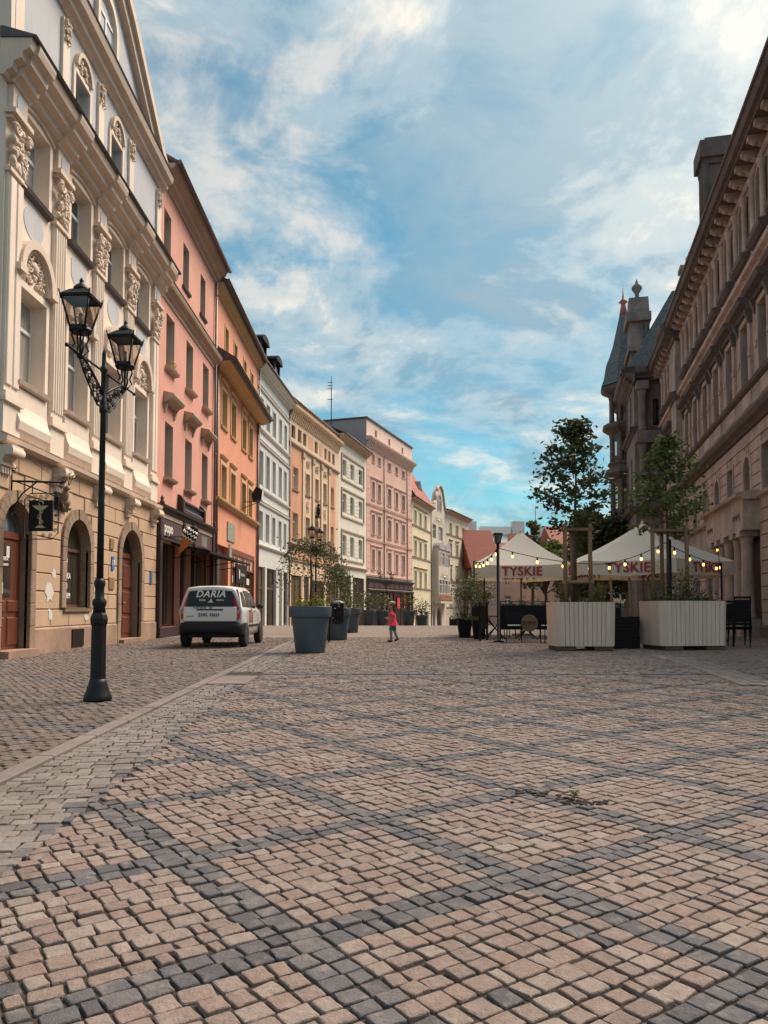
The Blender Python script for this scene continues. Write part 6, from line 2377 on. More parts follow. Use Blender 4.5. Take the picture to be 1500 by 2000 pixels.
MB().poly_y([(-.07, 1.13), (.09, 1.13), (.05, 1.16), (.02, 1.23), (-.02, 1.16)], .004, .010).build('emblem', 'text_white', rwo)
for s in (-1, 1):
    tl = MB()
    x0, x1 = .60, .72
    pts = [(s * x0, -.012, .72), (s * (x1 + .03), .05, .72), (s * (x1 + .03), .05, 1.03), (s * (x1 - .01), .12, 1.25), (s * (x1 - .06), .16, 1.46), (s * (x0 - .055), .085, 1.46), (s * (x0 + .0), -.005, 1.05)]
    n = len(tl.v)
    tl.v += pts + [(p[0] * .97, p[1] + .12, p[2]) for p in pts]
    K = len(pts)
    tl.face([n + q for q in range(K)])
    for q in range(K):
        tl.face([n + q, n + (q + 1) % K, n + K + (q + 1) % K, n + K + q])
    to = tl.build('tail_light', 'tail', car)
    cl = MB()
    cl.quad((s * .615, -.017, .85), (s * .735, .034, .85), (s * .735, .034, .95), (s * .615, -.017, .95))
    cl.build('reversing_lens', 'tail_clear', to)
for (a, b_, c, d) in ((.28, .78, 1.02, 1.40), (.86, 1.50, 1.01, 1.44), (1.58, 2.34, 1.0, 1.40)):
    for s in (-1, 1):
        sw_ = MB()
        xb_, xt_ = .772, .665
        a2, d2 = a + .03, b_ - (.04 if b_ < 2 else .42)
        n = len(sw_.v)
        sw_.v += [(s * xb_, a, c), (s * xb_, b_, c), (s * xt_, d2, d), (s * xt_, a2 + (.12 if a < .5 else 0), d)]
        sw_.v += [(s * (xb_ - .06), a, c), (s * (xb_ - .06), b_, c), (s * (xt_ - .06), d2, d), (s * (xt_ - .06), a2 + (.12 if a < .5 else 0), d)]
        sw_.face([0, 1, 2, 3])
        for q in range(4):
            sw_.face([q, (q + 1) % 4, 4 + (q + 1) % 4, 4 + q])
        sw_.build('side_window', 'car_glass', car)
for s in (-1, 1):
    for yy_ in (1.54, 2.42, .83):
        MB().box(*sorted((s * .796, s * .801)), yy_, yy_ + .008, .42, .95).build('door_seam', 'car_plastic', car)
    for yy_ in (1.0, 1.75):
        MB().box(*sorted((s * .79, s * .815)), yy_, yy_ + .17, .90, .925).build('door_handle', 'car_plastic', car)
    MB().ball((s * .88, 2.28, 1.04), .09, .05, .07, 10, 6).build('mirror', 'car_plastic', car)
    MB().box(*sorted((s * .785, s * .81)), 1.0, 2.5, .50, .56).build('side_trim', 'car_plastic', car)
for x in (.803,):
    mb = MB()
    for yy_, h_ in ((1.05, .32), (1.25, .42), (1.45, .3)):
        n = len(mb.v)
        mb.v += [(x, yy_, .62), (x, yy_ + .09, .60), (x, yy_ + .12, .62 + h_), (x, yy_ + .04, .60 + h_)]
        mb.face(range(n, n + 4))
    mb.build('door_decal', 'tail', car)
for yy_ in (.60, 2.88):
    for s in (-1, 1):
        w_ = MB()
        w_.lathe([(.19, -.09), (.25, -.095), (.285, -.075), (.29, 0), (.285, .075), (.25, .095), (.19, .09)], 26)
        ty = w_.build('wheel', 'tyre', car, (s * .735, yy_, .29), (0, R(90), 0))
        h_ = MB()
        h_.lathe([(.195, -.07), (.19, -.05), (.10, -.065), (.03, -.075), (.03, .075), (.10, .065), (.19, .05), (.195, .07)], 20)
        h_.build('rim', 'rim', ty)
MB().tube([(0, .5, 1.56), (0, .42, 1.62)], .01, 5).build('aerial', 'car_plastic', car)
MB().box(-.60, .60, .2, 3.3, .25, .38).build('underbody', 'car_plastic', car)

# ------------------------------------------------------------------ walking child
ch = empty('person', (.25, 22.5, .02), R(0), 'child in a coral pink tunic and teal shorts walking across the square', 'person')


def skin_body(name, joints, edges, mat, parent, sub=2):
    me = bpy.data.meshes.new(name)
    me.from_pydata([j[0] for j in joints], edges, [])
    o = bpy.data.objects.new(name, me)
    COL.objects.link(o)
    o.modifiers.new('skin', 'SKIN').use_smooth_shade = True
    lay = me.skin_vertices[0].data
    for i, j in enumerate(joints):
        r = j[1]
        lay[i].radius = (r, r) if not isinstance(r, tuple) else r
        lay[i].use_root = (i == 0)
    sb = o.modifiers.new('sub', 'SUBSURF')
    sb.levels = sb.render_levels = sub
    dg = bpy.context.evaluated_depsgraph_get()
    m2 = bpy.data.meshes.new_from_object(o.evaluated_get(dg))
    bpy.data.objects.remove(o)
    return link(name, m2, mat, parent)


# child faces left and a little towards the viewer; -x is forward
J = [((.0, 0, .60), .075), ((.0, 0, .72), .07), ((-.01, 0, .83), .075), ((-.01, 0, .90), .04), ((-.02, -.005, .955), .036),
     ((-.02, -.07, .84), .032), ((.03, -.13, .72), .026), ((-.09, -.16, .66), .021), ((-.15, -.15, .66), .018),
     ((-.02, .07, .84), .032), ((-.02, .13, .71), .026), ((-.13, .12, .68), .021), ((-.19, .10, .69), .018),
     ((-.01, -.055, .52), .06), ((-.05, -.06, .31), .043), ((-.035, -.06, .09), .028), ((-.04, -.06, .04), .03), ((-.11, -.07, .025), .024),
     ((.01, .055, .52), .06), ((.06, .06, .31), .043), ((.13, .06, .12), .028), ((.15, .06, .075), .03), ((.09, .065, .035), .022)]
E_ = [(0, 1), (1, 2), (2, 3), (3, 4), (2, 5), (5, 6), (6, 7), (7, 8), (2, 9), (9, 10), (10, 11), (11, 12), (0, 13), (13, 14), (14, 15), (15, 16), (16, 17), (0, 18), (18, 19), (19, 20), (20, 21), (21, 22)]
# hands: palm ends carry short separate fingers
for hand, sgn in ((8, -1), (12, 1)):
    hp = Vector(J[hand][0])
    for q, (dx, dy, dz, l) in enumerate(((-.03, -.018, .012, 1), (-.035, -.006, .016, 1), (-.034, .006, .014, 1), (-.028, .016, .008, 1), (-.008, -.022 * sgn, .022, .8))):
        a = len(J)
        J.append((tuple(hp + Vector((dx * .6, dy, dz * .6))), .0075))
        J.append((tuple(hp + Vector((dx * 1.3, dy * 1.1, dz * .4))), .006))
        E_ += [(hand, a), (a, a + 1)]
skin_body('body', J, E_, 'skin', ch)
hd = MB()
hd.ball((-.025, 0, 1.05), .085, .075, .105, 16, 12)
hd.ball((-.112, 0, 1.035), .014, .011, .018, 8, 5)
hd.ball((-.085, 0, .985), .03, .03, .022, 8, 6)
for s in (-1, 1):
    hd.ball((-.02, s * .076, 1.04), .018, .008, .026, 8, 5)
ho = hd.build('head', 'skin', ch)
ey = MB()
for s in (-1, 1):
    ey.ball((-.103, s * .03, 1.055), .008, .011, .008, 6, 4)
ey.box(-.112, -.10, -.02, .02, .994, .999)
ey.build('face_features', 'hair', ho)
hr = MB()
hr.ball((.0, 0, 1.075), .092, .087, .10, 14, 9)
hr.ball((.06, 0, .95), .045, .075, .15, 10, 7)
hr.ball((.055, -.05, .90), .03, .03, .13, 8, 6)
hr.build('hair', 'hair', ch)
cpm = MB()
cpm.lathe([(.098, 1.10), (.10, 1.13), (.085, 1.165), (.045, 1.185), (.005, 1.19)], 18, (-.012, 0))
cpm.box(-.165, -.08, -.055, .055, 1.10, 1.112)
cpm.build('cap', 'cap', ch)


def ring_loft(mb, rings, K=20, ruffle=0.0):
    n = len(mb.v)
    for (cx, cy, z, rx, ry, rf) in rings:
        for q in range(K):
            a = 2 * math.pi * q / K
            k_ = 1 + rf * math.sin(a * 7)
            mb.v.append((cx + rx * k_ * math.cos(a), cy + ry * k_ * math.sin(a), z))
    for i in range(len(rings) - 1):
        for q in range(K):
            q2 = (q + 1) % K
            mb.face([n + i * K + q, n + i * K + q2, n + (i + 1) * K + q2, n + (i + 1) * K + q], True)


tn = MB()
ring_loft(tn, [(.0, 0, .47, .165, .175, .09), (.0, 0, .53, .145, .155, .06), (0, 0, .60, .115, .13, .0), (0, 0, .66, .10, .115, 0), (0, 0, .74, .10, .115, 0), (-.005, 0, .82, .095, .115, 0), (-.01, 0, .875, .075, .10, 0), (-.01, 0, .90, .045, .05, 0)], 36)
for s in (-1, 1):
    tn.tube([(-.015, s * .08, .86), (-.01, s * .11, .80), (.005 if s > 0 else .015, s * .135, .74)], .045, 10, r1=.05)
tn.build('tunic', 'tunic', ch)
sh_ = MB()
for s, p in ((-1, [(-.01, -.055, .54), (-.03, -.058, .42), (-.045, -.06, .35)]), (1, [(.01, .055, .54), (.035, .058, .42), (.055, .06, .34)])):
    sh_.tube(p, .072, 12, r1=.062)
sh_.build('shorts', 'shorts', ch)
lg = MB()
lg.tube([(-.045, -.06, .38), (-.05, -.06, .30), (-.04, -.06, .18), (-.036, -.06, .07)], .050, 10, r1=.036)
lg.tube([(.05, .06, .38), (.065, .06, .30), (.10, .06, .20), (.14, .06, .10)], .050, 10, r1=.036)
lg.build('tights', 'tights', ch)
for (p, tl_) in (((-.075, -.065, .032), 0), ((.12, .062, .062), -.45)):
    s_ = MB()
    s_.ball((0, 0, .0), .085, .038, .036, 10, 6)
    s_.build('shoe', 'shoe', ch, p, (0, tl_, 0))


# ------------------------------------------------------------------ wooden planters with staked trees
def planter(loc, rz, w, d, h, label):
    r = empty('wooden_planter', loc, rz, label, 'planter', 'pale boarded planters in front of the cafe')
    zb = .10
    c = .14
    npl = 12
    fx = w - 2 * c

    def board(p, q, zt=h, k=0):
        """upright board from p to q in plan, front face outwards"""
        p, q = Vector(p), Vector(q)
        u = (q - p).normalized()
        nrm = Vector((u.y, -u.x))
        g = .004
        a, b_ = p + u * g, q - u * g
        th = .03
        top, bot = 1.0, .97
        mb = MB()
        n = 0
        o_ = nrm * rng.uniform(-.001, .002)
        out = [a + o_, b_ + o_, b_ - nrm * th, a - nrm * th]
        ch_ = u * .006
        ring = [a + o_ - nrm * .006, a + o_ + ch_, b_ + o_ - ch_, b_ + o_ - nrm * .006, b_ - nrm * th, a - nrm * th]
        for z, s in ((zb, .965), (zt, 1.0)):
            mb.v += [(v.x * s, v.y * s, z) for v in ring]
        for i in range(6):
            mb.face([i, (i + 1) % 6, 6 + (i + 1) % 6, 6 + i])
        mb.face(range(6, 12))
        mb.build('board', 'plank', r)
    hx, hy = w / 2, d / 2
    pts = [(-hx + c, -hy), (hx - c, -hy), (hx, -hy + c), (hx, hy - c), (hx - c, hy), (-hx + c, hy), (-hx, hy - c), (-hx, -hy + c)]
    for i in range(8):
        p, q = Vector(pts[i]), Vector(pts[(i + 1) % 8])
        L = (q - p).length
        k = max(1, round(L / .112))
        if i % 2:
            k = 1
        for j in range(k):
            board(p.lerp(q, j / k), p.lerp(q, (j + 1) / k))
    rimm = MB()
    n = 0
    rimm.v += [(x * 1.0, y * 1.0, h + .002) for x, y in pts] + [(x * .93, y * .93, h + .002) for x, y in pts] + [(x * .93, y * .93, h - .15) for x, y in pts]
    for i in range(8):
        j = (i + 1) % 8
        rimm.face([i, j, 8 + j, 8 + i])
        rimm.face([8 + i, 8 + j, 16 + j, 16 + i])
    rimm.build('rim', 'plank', r)
    sl = MB()
    sl.v += [(x * .93, y * .93, h - .08) for x, y in pts]
    sl.face(range(8))
    sl.build('soil', 'soil', r)
    for x in (-w * .30, w * .30):
        MB().bbox(x - .22, x + .22, -hy * .90, hy * .9, 0, zb, .01).build('bearer', 'block', r)
    return r


def staked_tree(loc, seed, h, z0, zc, width, label, mat, n=2600, size=.12, stake_h=2.6, stakes=3):
    rg = random.Random(seed)
    r = empty('young_tree', loc, 0, label, 'tree', 'young staked trees in the planters')
    tr = MB()
    bend = [(rg.uniform(-.03, .03), rg.uniform(-.03, .03)) for _ in range(4)]
    path = [Vector((0, 0, z0)), Vector((bend[0][0], bend[0][1], zc)), Vector((bend[1][0] * 2, bend[1][1], (zc + h) / 2)), Vector((bend[2][0] * 2, 0, h - .1))]
    tr.tube(path, .045, 8, r1=.012)
    tr.build('trunk', 'bark', r)
    br = MB()
    pts = []
    for k in range(30):
        u = (k + rg.random()) / 30
        z = zc + (h - zc) * u * .97
        a = k * 2.4 + rg.uniform(-.4, .4)
        prof_ = min(1.0, (u + .10) * 4.5) * (1 - u) ** .6 * .98
        L = width * (prof_ + .12) * rg.uniform(.7, 1.15)
        i = 0 if z < zc else (1 if z < (zc + h) / 2 else 2)
        b0 = Vector((0, 0, z))
        e = Vector((math.cos(a) * L, math.sin(a) * L, L * rg.uniform(.15, .5)))
        br.tube([b0, b0 + e * .5 + Vector((0, 0, .04)), b0 + e], .014, 5, r1=.004)
        for _ in range(int(n / 30)):
            t_ = rg.uniform(.30, 1.06)
            sp_ = .05 + .10 * t_ * (.6 + .5 * (1 - u))
            pts.append(b0 + e * t_ + Vector((rg.gauss(0, sp_), rg.gauss(0, sp_), rg.gauss(0, sp_ * .75))))
    for _ in range(int(n / 14)):
        pts.append(Vector((rg.gauss(0, .09), rg.gauss(0, .09), h - abs(rg.gauss(0, .28)))))
    br.build('branches', 'bark', r)
    link('crown', leaf_mesh(pts, size, rg, .6), mat, r)
    return r


def stakes(loc, zb, zt, pts, label, rails):
    r = empty('tree_stakes', loc, 0, label, 'tree stakes', 'timber frames staking the young trees')
    for x, y in pts:
        MB().lathe([(.05, zb), (.052, zt - .02), (.04, zt)], 10, (x, y)).build('stake', 'pale_post', r)
    for z in rails:
        for i in range(len(pts)):
            p, q = Vector((*pts[i], z)), Vector((*pts[(i + 1) % len(pts)], z))
            d_ = (q - p).normalized() * .08
            off = Vector((0, 0, .0))
            MB().tube([p - d_, q + d_], .042, 8).build('cross_rail', 'pale_post', r)
    return r


def low_plants(parent, w, d, z, n, seed, mat, h, size, name='plants'):
    rg = random.Random(seed)
    pts = []
    for _ in range(n):
        x, y = rg.uniform(-w, w), rg.uniform(-d, d)
        pts.append((x, y, z + rg.random() ** 1.6 * h * (.5 + .5 * math.sin(x * 7 + seed))))
    link(name, leaf_mesh(pts, size, rg, 1.3), mat, parent)


def grass(parent, cx, cy, z, n, seed, h=.4, spread=.22, mat='grass_tuft'):
    rg = random.Random(seed)
    mb = MB()
    for _ in range(n):
        a = rg.uniform(0, 2 * math.pi)
        l = h * rg.uniform(.6, 1.1)
        s = spread * rg.uniform(.2, 1)
        x0, y0 = cx + rg.gauss(0, .05), cy + rg.gauss(0, .05)
        d = Vector((math.cos(a), math.sin(a), 0))
        p1 = Vector((x0, y0, z))
        p2 = p1 + d * s * .4 + Vector((0, 0, l * .7))
        p3 = p1 + d * s * 1.2 + Vector((0, 0, l))
        sd_ = Vector((-d.y, d.x, 0)) * .006
        n_ = len(mb.v)
        mb.v += [tuple(p1 - sd_), tuple(p1 + sd_), tuple(p2 + sd_), tuple(p2 - sd_), tuple(p3)]
        mb.face([n_, n_ + 1, n_ + 2, n_ + 3])
        mb.face([n_ + 3, n_ + 2, n_ + 4])
    mb.build('grass_tuft', mat, parent)


pa = planter((4.70, 18.45, .015), R(-1), 1.46, 1.10, 1.13, 'pale boarded planter on bearers beside the black cafe fence, left of the pair')
low_plants(pa, .6, .4, 1.10, 520, 31, 'leaf_weep', .36, .07)
grass(pa, -.35, .1, 1.05, 160, 3, .55)
grass(pa, .45, -.1, 1.05, 160, 4, .55)
staked_tree((4.62, 18.55, 1.05), 101, 4.55, 0, 1.70, 1.02, 'young maple with dark leaves against the sky, rising from the left planter', 'leaf_maple', 3000, .14)
stakes((4.62, 18.5, 0), 1.0, 3.02, [(-.30, -.22), (.30, -.22), (.0, .30)], 'two tall timber stakes with cross rails around the left young tree', (1.62, 2.88))
pb = planter((7.26, 18.75, .015), R(9), 1.74, 1.25, 1.16, 'pale boarded planter right of the dark gap, showing its left side')
low_plants(pb, .75, .45, 1.10, 1300, 32, 'leaf_weep', .95, .075)
low_plants(pb, .75, .45, 1.12, 900, 33, 'leaf_maple', .6, .075, 'shrub')
staked_tree((7.10, 19.2, 1.08), 202, 4.25, 0, 1.70, 1.0, 'leafy green young tree in front of the dark town hall, rising from the right planter', 'leaf_light', 2400, .135)
stakes((7.05, 19.1, 0), 1.0, 2.95, [(-.42, -.2), (.42, -.2), (.0, .35)], 'three timber stakes with a top rail around the right young tree', (2.92,))
# dark slatted box between the planters
db = empty('slatted_box', (5.80, 19.1, .015), 0, 'low black slatted box filling the gap between the two pale planters', 'planter')
for k in range(9):
    MB().bbox(-.45, .45, -.3, -.27, .02 + k * .085, .10 + k * .085, .006).build('slat', 'black', db)
box('box_body', 'black', db, -.44, .44, -.27, .3, .0, .76)


# ------------------------------------------------------------------ cafe parasols
def parasol(loc, rz, nside, rad, z_e, z_a, label, texts, inner):
    r = empty('parasol', loc, rz, label, 'parasol', 'cream cafe parasols')
    ang = [2 * math.pi * k / nside for k in range(nside)]
    vs = [Vector((rad * math.cos(a), rad * math.sin(a), z_e)) for a in ang]
    cn = MB()
    K = 6
    for k in range(nside):
        p, q = vs[k], vs[(k + 1) % nside]
        apex = Vector((0, 0, z_a))
        grid = []
        for i in range(K + 1):
            row = []
            for j in range(K + 1):
                v = apex.lerp(p.lerp(q, j / K), i / K)
                sag = -.10 * math.sin(math.pi * i / K) - .05 * math.sin(math.pi * j / K) * (i / K)
                v.z += sag
                row.append(v)
            grid.append(row)
        n = len(cn.v)
        for row in grid:
            cn.v += [tuple(v) for v in row]
        for i in range(K):
            for j in range(K):
                a = n + i * (K + 1) + j
                cn.face([a, a + 1, a + K + 2, a + K + 1], True)
    cn.build('canopy', 'canvas', r)
    for k in range(nside):
        p, q = vs[k], vs[(k + 1) % nside]
        va = MB()
        nrm = Vector(((p + q).x, (p + q).y, 0)).normalized()
        L = 8
        n = len(va.v)
        for j in range(L + 1):
            u = j / L
            b_ = p.lerp(q, u)
            sag = -.05 * math.sin(math.pi * u)
            va.v += [(b_.x, b_.y, b_.z + sag + .005), (b_.x * 1.005, b_.y * 1.005, z_e - .44 + sag + .015 * math.sin(u * 9 + k))]
        for j in range(L):
            a = n + 2 * j
            va.face([a, a + 1, a + 3, a + 2], True)
        vo_ = va.build('valance', 'canvas', r)
        rzz = math.atan2(nrm.y, nrm.x) + math.pi / 2
        m = (p + q) / 2
        wd_ = (q - p).length
        sz = .43
        me_off = nrm * .035
        lettering('TYSKIE', sz, 'text_red', vo_, (m.x + me_off.x, m.y + me_off.y, z_e - .26), (R(90), 0, rzz), 'brand_name', space=1.05)
        me_in = nrm * -.02
        lettering('TYSKIE', sz * .9, 'text_red', vo_, (m.x + me_in.x, m.y + me_in.y, z_e - .27), (R(90), 0, rzz), 'brand_name', space=1.05)
    MB().lathe([(.035, .06), (.035, z_a - .1)], 12).build('pole', 'pale_post', r)
    for k in range(nside):
        MB().tube([(0, 0, z_a - .18), tuple(vs[k] * .985 + Vector((0, 0, -.03 + .0)))], .016, 6).build('rib', 'pale_post', r)
        MB().tube([(0, 0, z_e - .35), tuple((vs[k] + Vector((0, 0, z_a))) / 2 - Vector((0, 0, .16)))], .014, 6).build('strut', 'pale_post', r)
    MB().lathe([(.35, .0), (.35, .06), (.06, .08), (.05, .3)], 20).build('base', 'mid_grey', r)
    MB().lathe([(.06, z_a - .03), (.05, z_a + .04), (.01, z_a + .08)], 10).build('cap', 'canvas', r)
    return r


parasol((5.0, 28.0, .015), R(-54), 4, 2.42, 2.50, 3.80, 'smaller square cream parasol left of the tree, behind the string lights', 0, 0)
parasol((8.78, 26.0, .015), R(-149), 6, 2.85, 2.50, 3.88, 'wide six-sided cream parasol beside the town hall portal', 0, 0)
for i, (x, y, tlt) in enumerate(((7.15, 24.0, .02), (7.75, 24.0, .03), (8.35, 24.0, .03))):
    o = MB().tube([(x, y, 0), (x - tlt * 3, y, 1.95)], .045, 8).build('timber_post', 'pale_post')
    tag(o, ('left', 'middle', 'right')[i] + ' of three pale leaning timber posts under the wide parasol', 'post', 'pale posts under the wide parasol')

# ------------------------------------------------------------------ cafe fence, poles, lights, furniture
GP = 'black poles carrying the string lights'


def pole(x, y, h, label, lantern_top=False, r=.035):
    o = empty('light_pole', (x, y, .015), 0, label, 'pole', GP)
    MB().lathe([(.16, 0), (.16, .03), (r, .05), (r, h), (.01, h + .02)], 10).build('shaft', 'black', o)
    return o


poles = [(3.36, 22.6, 2.86, 'thick black pole at the near corner of the cafe fence'), (3.05, 26.0, 2.58, 'thin black pole behind the dark pots at the cafe corner'), (3.55, 27.2, 2.5, 'second thin black pole behind the dark pots'), (7.42, 19.9, 2.76, 'black pole leaning among the stakes of the right tree'), (10.2, 23.2, 2.35, 'short black pole next to the town hall columns')]
for x, y, h, l in poles:
    pole(x, y, h, l, r=.045 if y < 23 else .03)
# glazed patio heater head behind the corner pole
ht = empty('patio_lantern', (3.36, 22.62, 2.86), 0, 'small glazed lantern with a flat cap on top of the corner pole', 'lantern')
mb = MB()
mb.lathe([(.045, 0.02), (.05, .04), (.10, .06)], 8)
mb.lathe([(.17, .30), (.19, .32), (.16, .36), (.02, .37)], 4, smooth=False, a0=R(45))
for a, b_ in ((1, 1), (-1, 1), (-1, -1), (1, -1)):
    mb.tube([(a * .07, b_ * .07, .05), (a * .115, b_ * .115, .31)], .008, 4)
mb.build('cage', 'iron', ht)
for k in range(4):
    c_ = [(1, 1), (-1, 1), (-1, -1), (1, -1)]
    a, b_ = c_[k], c_[(k + 1) % 4]
    mb = MB()
    mb.quad((a[0] * .07, a[1] * .07, .05), (b_[0] * .07, b_[1] * .07, .05), (b_[0] * .115, b_[1] * .115, .31), (a[0] * .115, a[1] * .115, .31))
    mb.build('lantern_pane', 'glass_sky', ht)


def light_string(p, q, sag, n, label):
    p, q = Vector(p), Vector(q)
    r = empty('string_lights', tuple(p), 0, label, 'string lights', 'lit bulb strings between the cafe poles')
    P = lambda u: (q - p) * u + Vector((0, 0, -4 * sag * u * (1 - u)))
    MB().tube([P(i / 20) for i in range(21)], .011, 5).build('cable', 'black', r)
    for k in range(n):
        c = P((k + .6) / n)
        s_ = MB()
        s_.lathe([(.022, -.09), (.026, -.05), (.02, 0.0), (.008, .01)], 8)
        so = s_.build('socket', 'black', r, tuple(c))
        b_ = MB()
        b_.lathe([(.006, -.18), (.026, -.168), (.036, -.14), (.032, -.112), (.019, -.085)], 12)
        b_.build('bulb', 'bulb', so)


light_string((3.05, 26.0, 2.58), (3.36, 22.6, 2.80), .18, 6, 'short sagging string of lit bulbs from the back pole to the corner pole')
light_string((3.36, 22.6, 2.78), (6.0, 21.3, 2.22), .10, 4, 'string of lit bulbs running from the corner pole past the left tree')
light_string((6.0, 21.3, 2.22), (7.30, 19.9, 2.70), .10, 4, 'string of lit bulbs rising across the wide parasol to the stakes')
light_string((7.30, 19.9, 2.70), (10.2, 23.2, 2.30), .06, 4, 'string of lit bulbs from the stakes towards the town hall')
light_string((10.2, 23.2, 2.32), (11.3, 26.0, 3.3), .2, 3, 'short string of lit bulbs hanging by the town hall columns')


def chair(loc, rz, label):
    r = empty('cafe_chair', loc, rz, label, 'chair', 'black cafe chairs')
    for x, y in ((-.2, -.2), (.2, -.2), (-.2, .2), (.2, .2)):
        MB().tube([(x * 1.08, y * 1.08, 0), (x, y, .45), (x, y + (.06 if y > 0 else 0), .86 if y > 0 else .46)], .014, 6).build('leg', 'black', r)
    MB().bbox(-.22, .22, -.22, .22, .43, .47, .02).build('seat', 'black', r)
    box('cushion', 'paper' if label.find('pale') >= 0 else 'black', r, -.2, .2, -.2, .2, .472, .50)
    for k in range(4):
        MB().box(-.2, .2, .21 + k * .013, .23 + k * .013, .54 + k * .085, .60 + k * .085).build('back_slat', 'black', r)
    MB().tube([(-.2, -.18, .66), (-.2, .2, .67)], .014, 6).build('armrest', 'black', r)
    MB().tube([(.2, -.18, .66), (.2, .2, .67)], .014, 6).build('armrest', 'black', r)
    return r


def table(loc, label):
    r = empty('cafe_table', loc, 0, label, 'table', 'black cafe tables')
    MB().bbox(-.36, .36, -.36, .36, .71, .74, .01).build('top', 'black', r)
    MB().tube([(-.3, -.3, 0), (.3, .3, .70)], .018, 6).build('leg', 'black', r)
    MB().tube([(.3, -.3, 0), (-.3, .3, .70)], .018, 6).build('leg', 'black', r)
    MB().tube([(.3, .3, 0), (-.3, -.3, .70)], .018, 6).build('leg', 'black', r)
    MB().tube([(-.3, .3, 0), (.3, -.3, .70)], .018, 6).build('leg', 'black', r)
    return r


chair((3.80, 22.5, .015), R(170), 'black chair with a pale seat cushion next to the corner pole')
chair((4.80, 22.3, .015), R(185), 'black chair with a pale cushion half hidden by the left planter')
chair((4.05, 25.4, .015), R(20), 'black chair in the shade behind the round beer sign')
chair((5.4, 25.2, .015), R(-60), 'black chair under the left parasol behind the planter')
chair((6.3, 24.6, .015), R(100), 'black chair seen through the gap between the planters')
table((4.5, 24.3, .015), 'black folding table behind the round beer sign')
table((6.2, 25.9, .015), 'black folding table under the parasols behind the slatted box')
table((3.6, 25.0, .015), 'black folding table by the back pole of the cafe')
# black fence boxes with greenery
def trough(x0, x1, y, h, label, seed, rz=0.0, plants=True):
    r = empty('fence_planter', ((x0 + x1) / 2, y, .015), rz, label, 'planter', 'black trough planters fencing the cafe')
    w = (x1 - x0) / 2
    box('panel', 'black', r, -w, w, -.02, .02, .35, h)
    for s in (-1, 1):
        box('post', 'iron', r, *sorted((s * w, s * (w - .04))), -.03, .03, 0, h + .12)
    MB().tube([(-w, 0, h + .10), (w, 0, h + .10)], .014, 6).build('top_rail', 'iron', r)
    MB().tube([(-w, 0, h + .03), (w, 0, h + .03)], .010, 6).build('top_rail', 'iron', r)
    if plants:
        box('trough', 'black', r, -w + .05, w - .05, .03, .28, h - .32, h - .02)
        low = random.Random(seed)
        pts = [(low.uniform(-w + .1, w - .1), .15 + low.gauss(0, .05), h - .03 + abs(low.gauss(0, .10))) for _ in range(260)]
        link('plants', leaf_mesh(pts, .06, low), 'leaf_maple', r)
    return r


trough(3.45, 4.95, 23.0, 1.08, 'black fence panel with green plants behind the round beer sign', 41)
trough(2.75, 3.35, 23.6, 1.05, 'narrow black fence panel left of the corner pole', 42, R(60))
trough(5.3, 6.9, 22.4, 1.0, 'black fence panel behind the gap between the planters', 43)
sgn = empty('beer_sign', (4.22, 22.35, .32), 0, 'round brown beer sign hanging on the black fence between two chairs', 'sign')
mb = MB()
mb.lathe([(.25, -.012), (.25, .012)], 32)
dk = mb.build('disc', 'sign_tan', sgn, (0, 0, .25), (R(90), 0, 0))
mb = MB()
mb.tube([(.225 * math.cos(2 * math.pi * q / 32), .225 * math.sin(2 * math.pi * q / 32), .016) for q in range(33)], .008, 5)
mb.build('ring', 'brass', dk)
lettering('TYSKIE', .125, 'text_dark', dk, (0, 0, .016), (0, 0, 0), 'brand_name')
# dark pots with thin bamboo at the cafe corner
for i, (x, y, w, h, lb) in enumerate(((2.72, 26.0, .34, .62, 'black square pot with tall thin-leaved shrub at the outer cafe corner'), (3.05, 24.8, .30, .60, 'black square pot tucked beside the outer corner pot'))):
    r = empty('black_pot', (x, y, .015), 0, lb, 'pot', 'black pots at the cafe corner')
    mb = MB()
    mb.lathe([(w * .72, 0), (w, h), (w * .93, h), (w * .9, h - .06)], 4, smooth=False, a0=R(45))
    mb.build('pot', 'black', r)
    MB().lathe([(w * .9, h - .08), (.01, h - .06)], 4, smooth=False, a0=R(45)).build('soil', 'soil', r)
    rg = random.Random(50 + i)
    pts = []
    for k in range(7):
        a = rg.uniform(0, 6.28)
        tp = Vector((.35 * math.cos(a), .35 * math.sin(a), 2.1 - i * .35 + rg.uniform(-.3, .2)))
        b0 = Vector((.08 * math.cos(a), .08 * math.sin(a), h - .05))
        MB().tube([b0, (b0 + tp) / 2 + Vector((-.04, 0, 0)), tp], .012, 5, r1=.005).build('stem', 'bark', r)
        for _ in range(110):
            u = rg.uniform(.45, 1.03)
            pts.append(b0.lerp(tp, u) + Vector((rg.gauss(0, .11), rg.gauss(0, .11), rg.gauss(0, .08))))
    for _ in range(200):
        pts.append(Vector((rg.gauss(0, .2), rg.gauss(0, .2), h + abs(rg.gauss(0, .14)))))
    link('crown', leaf_mesh(pts, .085, rg), 'leaf_weep', r)
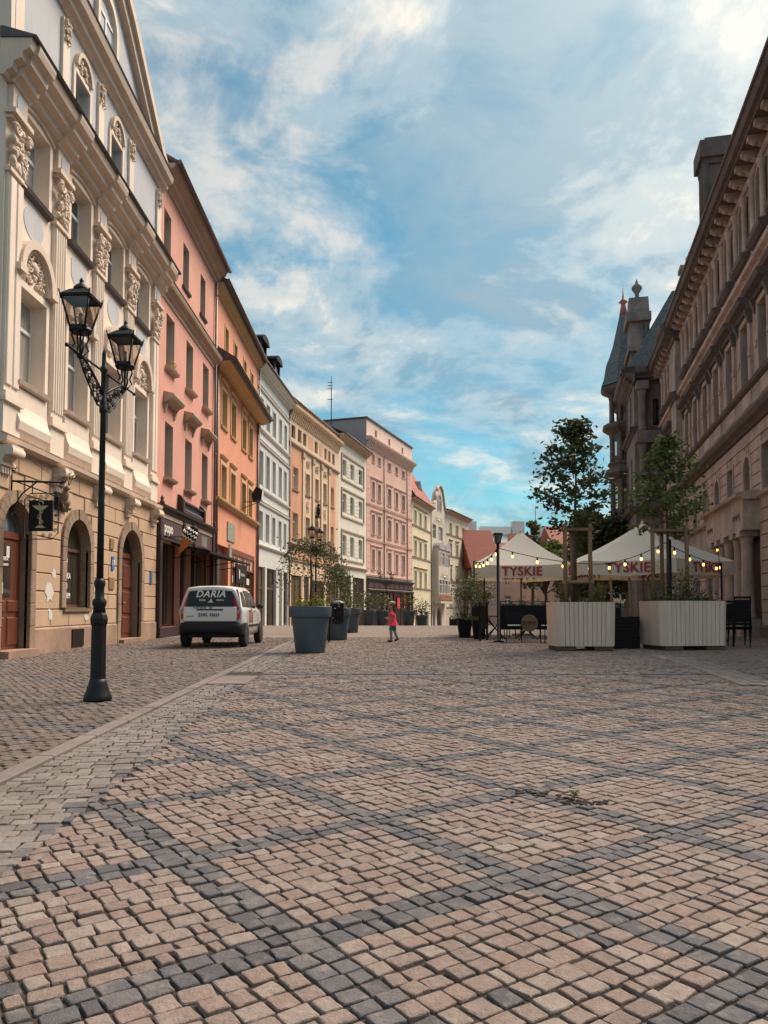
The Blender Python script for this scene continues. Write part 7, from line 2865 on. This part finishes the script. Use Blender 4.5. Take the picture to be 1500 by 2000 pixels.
# stacked dark furniture by the portal
for i, (x, y, n, rz, lb) in enumerate(((8.75, 20.0, 4, 12, 'stack nearest the right planter'), (9.35, 20.3, 5, -8, 'stack further from the right planter'))):
    for k in range(n):
        c = chair((x + .01 * k, y, .015 + k * .11), R(180 + rz), ('bottom', 'second', 'third', 'fourth', 'top')[4 if k == n - 1 else k] + ' black chair of the ' + lb)
bx_ = empty('menu_board', (8.35, 20.5, .015), R(-8), 'tall dark folding board behind the right planter', 'board')
MB().prism_x([(-.03, 0), (.0, 1.25), (.03, 1.25), (.0, 0)], -.32, .32).build('front_leaf', 'black', bx_)
MB().prism_x([(.5, 0), (.04, 1.25), (.07, 1.25), (.53, 0)], -.32, .32).build('back_leaf', 'black', bx_)


# ------------------------------------------------------------------ trees beyond the parasols
def big_tree(loc, h, cr, seed, label, mat, n=3800, size=.34, cz=.6, squash=1.0):
    rg = random.Random(seed)
    r = empty('tree', loc, 0, label, 'tree', 'trees beyond the parasols')
    tr = MB()
    tr.tube([(0, 0, -1), (.1, 0, h * .3), (0, .1, h * .75)], .22, 8, r1=.05)
    tr.build('trunk', 'bark', r)
    blobs = []
    for k in range(20):
        a, el = rg.uniform(0, 6.28), rg.uniform(-.7, 1.2)
        d = cr * rg.uniform(.45, .95)
        blobs.append(Vector((d * math.cos(a) * math.cos(el), d * math.sin(a) * math.cos(el), h * cz + d * squash * math.sin(el))))
    br = MB()
    pts = []
    for b_ in blobs:
        br.tube([(0, 0, h * .35), tuple(b_ * .6 + Vector((0, 0, h * .18))), tuple(b_)], .06, 5, r1=.015)
        for _ in range(n // 20):
            v = Vector((rg.gauss(0, 1), rg.gauss(0, 1), rg.gauss(0, .75)))
            v = v.normalized() * (cr * .38 * rg.random() ** .4)
            pts.append(b_ + v)
    br.build('branches', 'bark', r)
    link('crown', leaf_mesh(pts, size, rg, .7), mat, r)


big_tree((16.6, 58, gz(58)), 8.8, 3.2, 301, 'broad green tree filling the gap between the two parasols', 'leaf_far', 6500, .42)
big_tree((19.2, 59, gz(59)), 9.6, 2.6, 302, 'brownish tree close to the town hall turret', 'leaf_far', 5200, .42)
big_tree((13.4, 64, gz(64)), 7.6, 2.3, 303, 'lighter tree behind the top of the left parasol', 'leaf_light', 4500, .4)
big_tree((12.7, 66, gz(66)), 10.2, 1.0, 304, 'slender tree poking above the left parasol', 'leaf_far', 1500, .36, .72, 2.2)
big_tree((17.8, 63, gz(63)), 6.6, 3.2, 305, 'low dark tree behind the stakes of the left planter', 'leaf_far', 5200, .42)
